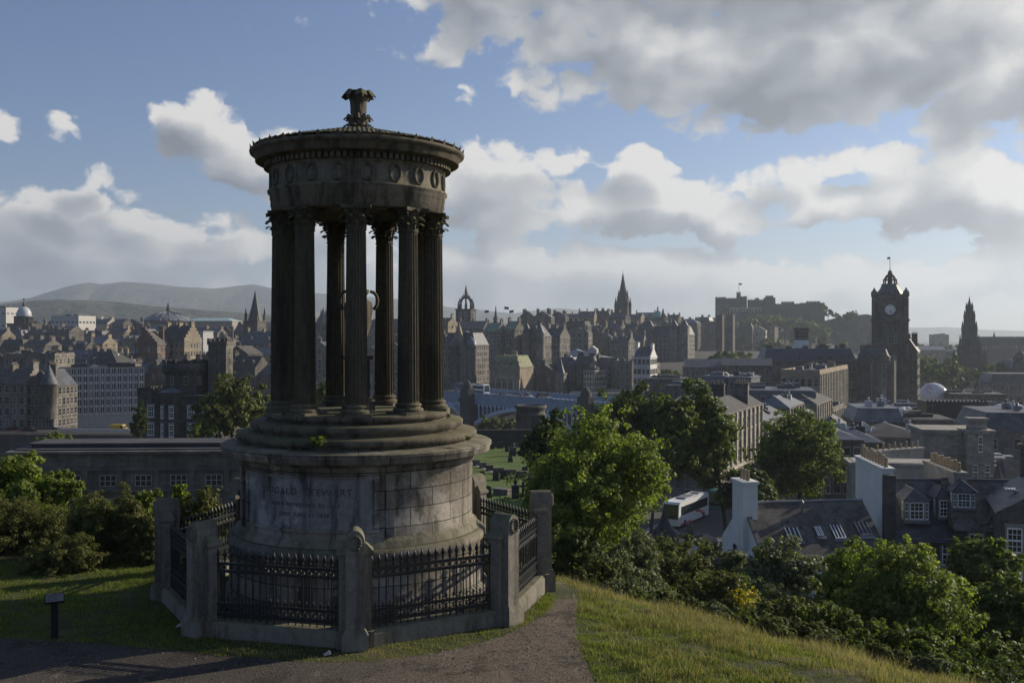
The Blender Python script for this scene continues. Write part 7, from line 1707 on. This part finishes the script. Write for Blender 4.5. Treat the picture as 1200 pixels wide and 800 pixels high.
# ---- grass
def blades(name, label, n, sampler, h, w, mat, seed, lean=.5):
    g = np.random.default_rng(seed); P = sampler(g, n); n = len(P)
    z = np.array([gz(x, y) for x, y in P]); a = g.uniform(0, 2 * PI, n); H = h * g.uniform(.35, 1.2, n) * (1 + .45 * np.sin(P[:, 0] * 2.1 + P[:, 1]) * np.sin(P[:, 1] * 1.7) + .5 * np.sin(P[:, 0] * 6.3 + 2 * np.sin(P[:, 1] * 3.1)) * np.sin(P[:, 1] * 7.7 + P[:, 0] * 2.9))
    d = np.stack([np.cos(a), np.sin(a)], 1); l = g.uniform(.1, lean, n) * H; b = g.uniform(0, 2 * PI, n); ld = np.stack([np.cos(b), np.sin(b)], 1)
    ww = w * g.uniform(.6, 1.3, n)
    base = np.column_stack([P, z - .01])
    V = np.zeros((n, 5, 3)); s = np.column_stack([d * ww[:, None], np.zeros(n)])
    V[:, 0] = base - s; V[:, 1] = base + s
    m = base + np.column_stack([ld * l[:, None] * .35, H * .6]); V[:, 2] = m + s * .8; V[:, 4] = m - s * .8
    V[:, 3] = base + np.column_stack([ld * l[:, None], H])
    Q4 = np.stack([np.arange(n) * 5, np.arange(n) * 5 + 1, np.arange(n) * 5 + 2, np.arange(n) * 5 + 4], 1)
    me = bpy.data.meshes.new(name); V = V.reshape(-1, 3)
    T = np.stack([np.arange(n) * 5 + 4, np.arange(n) * 5 + 2, np.arange(n) * 5 + 3], 1)
    me.vertices.add(len(V)); me.vertices.foreach_set('co', V.astype(np.float32).ravel()); me.loops.add(7 * n)
    me.loops.foreach_set('vertex_index', np.concatenate([Q4.ravel(), T.ravel()]).astype(np.int32)); me.polygons.add(2 * n)
    me.polygons.foreach_set('loop_start', np.concatenate([np.arange(n) * 4, 4 * n + np.arange(n) * 3]).astype(np.int32)); me.update(calc_edges=True); me.materials.append(mat)
    return tag(link(name, me), label, 'grass', kind='stuff')
OCT = [fence_pt(k, FR + .22) for k in range(8)]
def rect(x0, x1, y0, y1, cond=None, path=True, noise=0):
    def f(g, n):
        P = np.column_stack([g.uniform(x0, x1, n * 2), g.uniform(y0, y1, n * 2)])
        k = ~inpoly(P[:, 0], P[:, 1], OCT)
        q_ = P + g.normal(0, .05, P.shape)
        if path: k &= ~inpoly(q_[:, 0], q_[:, 1], PATH_POLY)
        if cond: k &= cond(P[:, 0], P[:, 1])
        if noise: k &= (np.sin(P[:, 0] * 2.7 + np.cos(P[:, 1] * 1.9) * 2) * np.sin(P[:, 1] * 2.3 + P[:, 0]) + g.uniform(-1, 1, len(P))) > noise
        return P[k][:n]
    return f
g_green = leafmat('grass_blades', (.060, .090, .016), (.20, .23, .055), .35, .9, .6)
g_dry = leafmat('dry_grass_blades', (.16, .125, .065), (.42, .34, .20), .3, .7, .7)
g_mix = leafmat('mixed_grass_blades', (.075, .095, .024), (.29, .27, .11), .35, 1.1, .7)
blades('lawn_grass', 'short green lawn grass left of the temple', 90000, rect(-13.5, -3, 14.5, 22.8, lambda x, y: (x < -4.5) | (y > 22)), .055, .0045, g_green, 1)
blades('verge_grass', 'narrow grassy verge round the foot of the fence', 45000, rect(-6.5, 1.2, 14.8, 23.2, lambda x, y: ((x - MX) ** 2 + (y - MY) ** 2 < 5.2 ** 2)), .045, .004, g_mix, 2)
blades('slope_grass', 'rough green grass of the slope right of the path', 120000, rect(.2, 12, 10, 25, lambda x, y: .74 * x + .67 * y < 18, noise=-1.15), .055, .0045, g_mix, 3)
blades('slope_grass_green', 'greener turf along the right edge of the path', 50000, rect(.5, 5, 12, 24, lambda x, y: .74 * x + .67 * y < 15.2), .06, .005, g_green, 4)
blades('dry_grass', 'long straw coloured grass on the edge of the slope', 65000, rect(1, 13, 9, 26, lambda x, y: (.74 * x + .67 * y > 13.6) & (.74 * x + .67 * y < 19.5), noise=-.2), .17, .003, g_dry, 5, .8)
blades('dry_grass_patches', 'scattered straw tufts across the slope', 40000, rect(1, 9, 11, 24, lambda x, y: (.74 * x + .67 * y < 15.6), noise=.35), .13, .0035, g_dry, 6, .9)
blades('dark_grass_tufts', 'darker green tussocks scattered across the slope', 30000, rect(.8, 11, 10, 25, lambda x, y: .74 * x + .67 * y < 18, noise=.6), .13, .005, leafmat('tussock_blades', (.035, .055, .012), (.12, .15, .035), .3, 1), 9, .9)
blades('enclosure_weeds', 'sparse weeds inside the temple railings', 9000, lambda g, n: (lambda P: P[inpoly(P[:, 0], P[:, 1], [fence_pt(k, FR - .2) for k in range(8)]) & (np.hypot(P[:, 0] - MX, P[:, 1] - MY) > 2.55)])(np.column_stack([g.uniform(-7, 1, n * 2), g.uniform(16, 24, n * 2)])), .07, .004, g_mix, 7)
blades('hillside_undergrowth', 'rough grass and scrub covering the hillside below', 60000, rect(2, 40, 18, 70, lambda x, y: (.74 * x + .67 * y > 21)), .20, .012, g_mix, 8, .9)

# ------------------------------------------------------------------ the air between here and the hills
mz = bpy.data.materials.new('haze_air'); mz.use_nodes = True; N = NT(mz.node_tree); N.n.clear()
o = N.node('ShaderNodeOutputMaterial'); pv = N.node('ShaderNodeVolumePrincipled'); N.l.new(pv.outputs[0], o.inputs['Volume'])
pv.inputs['Color'].default_value = (.76, .87, 1.0, 1); pv.inputs['Density'].default_value = .00012; pv.inputs['Anisotropy'].default_value = .35
hb = MB().box(-9500, 9500, -3000, 9800, -60, 560)
tag(hb.build('haze', mz), 'pale blue haze over the whole city', 'haze', kind='stuff')
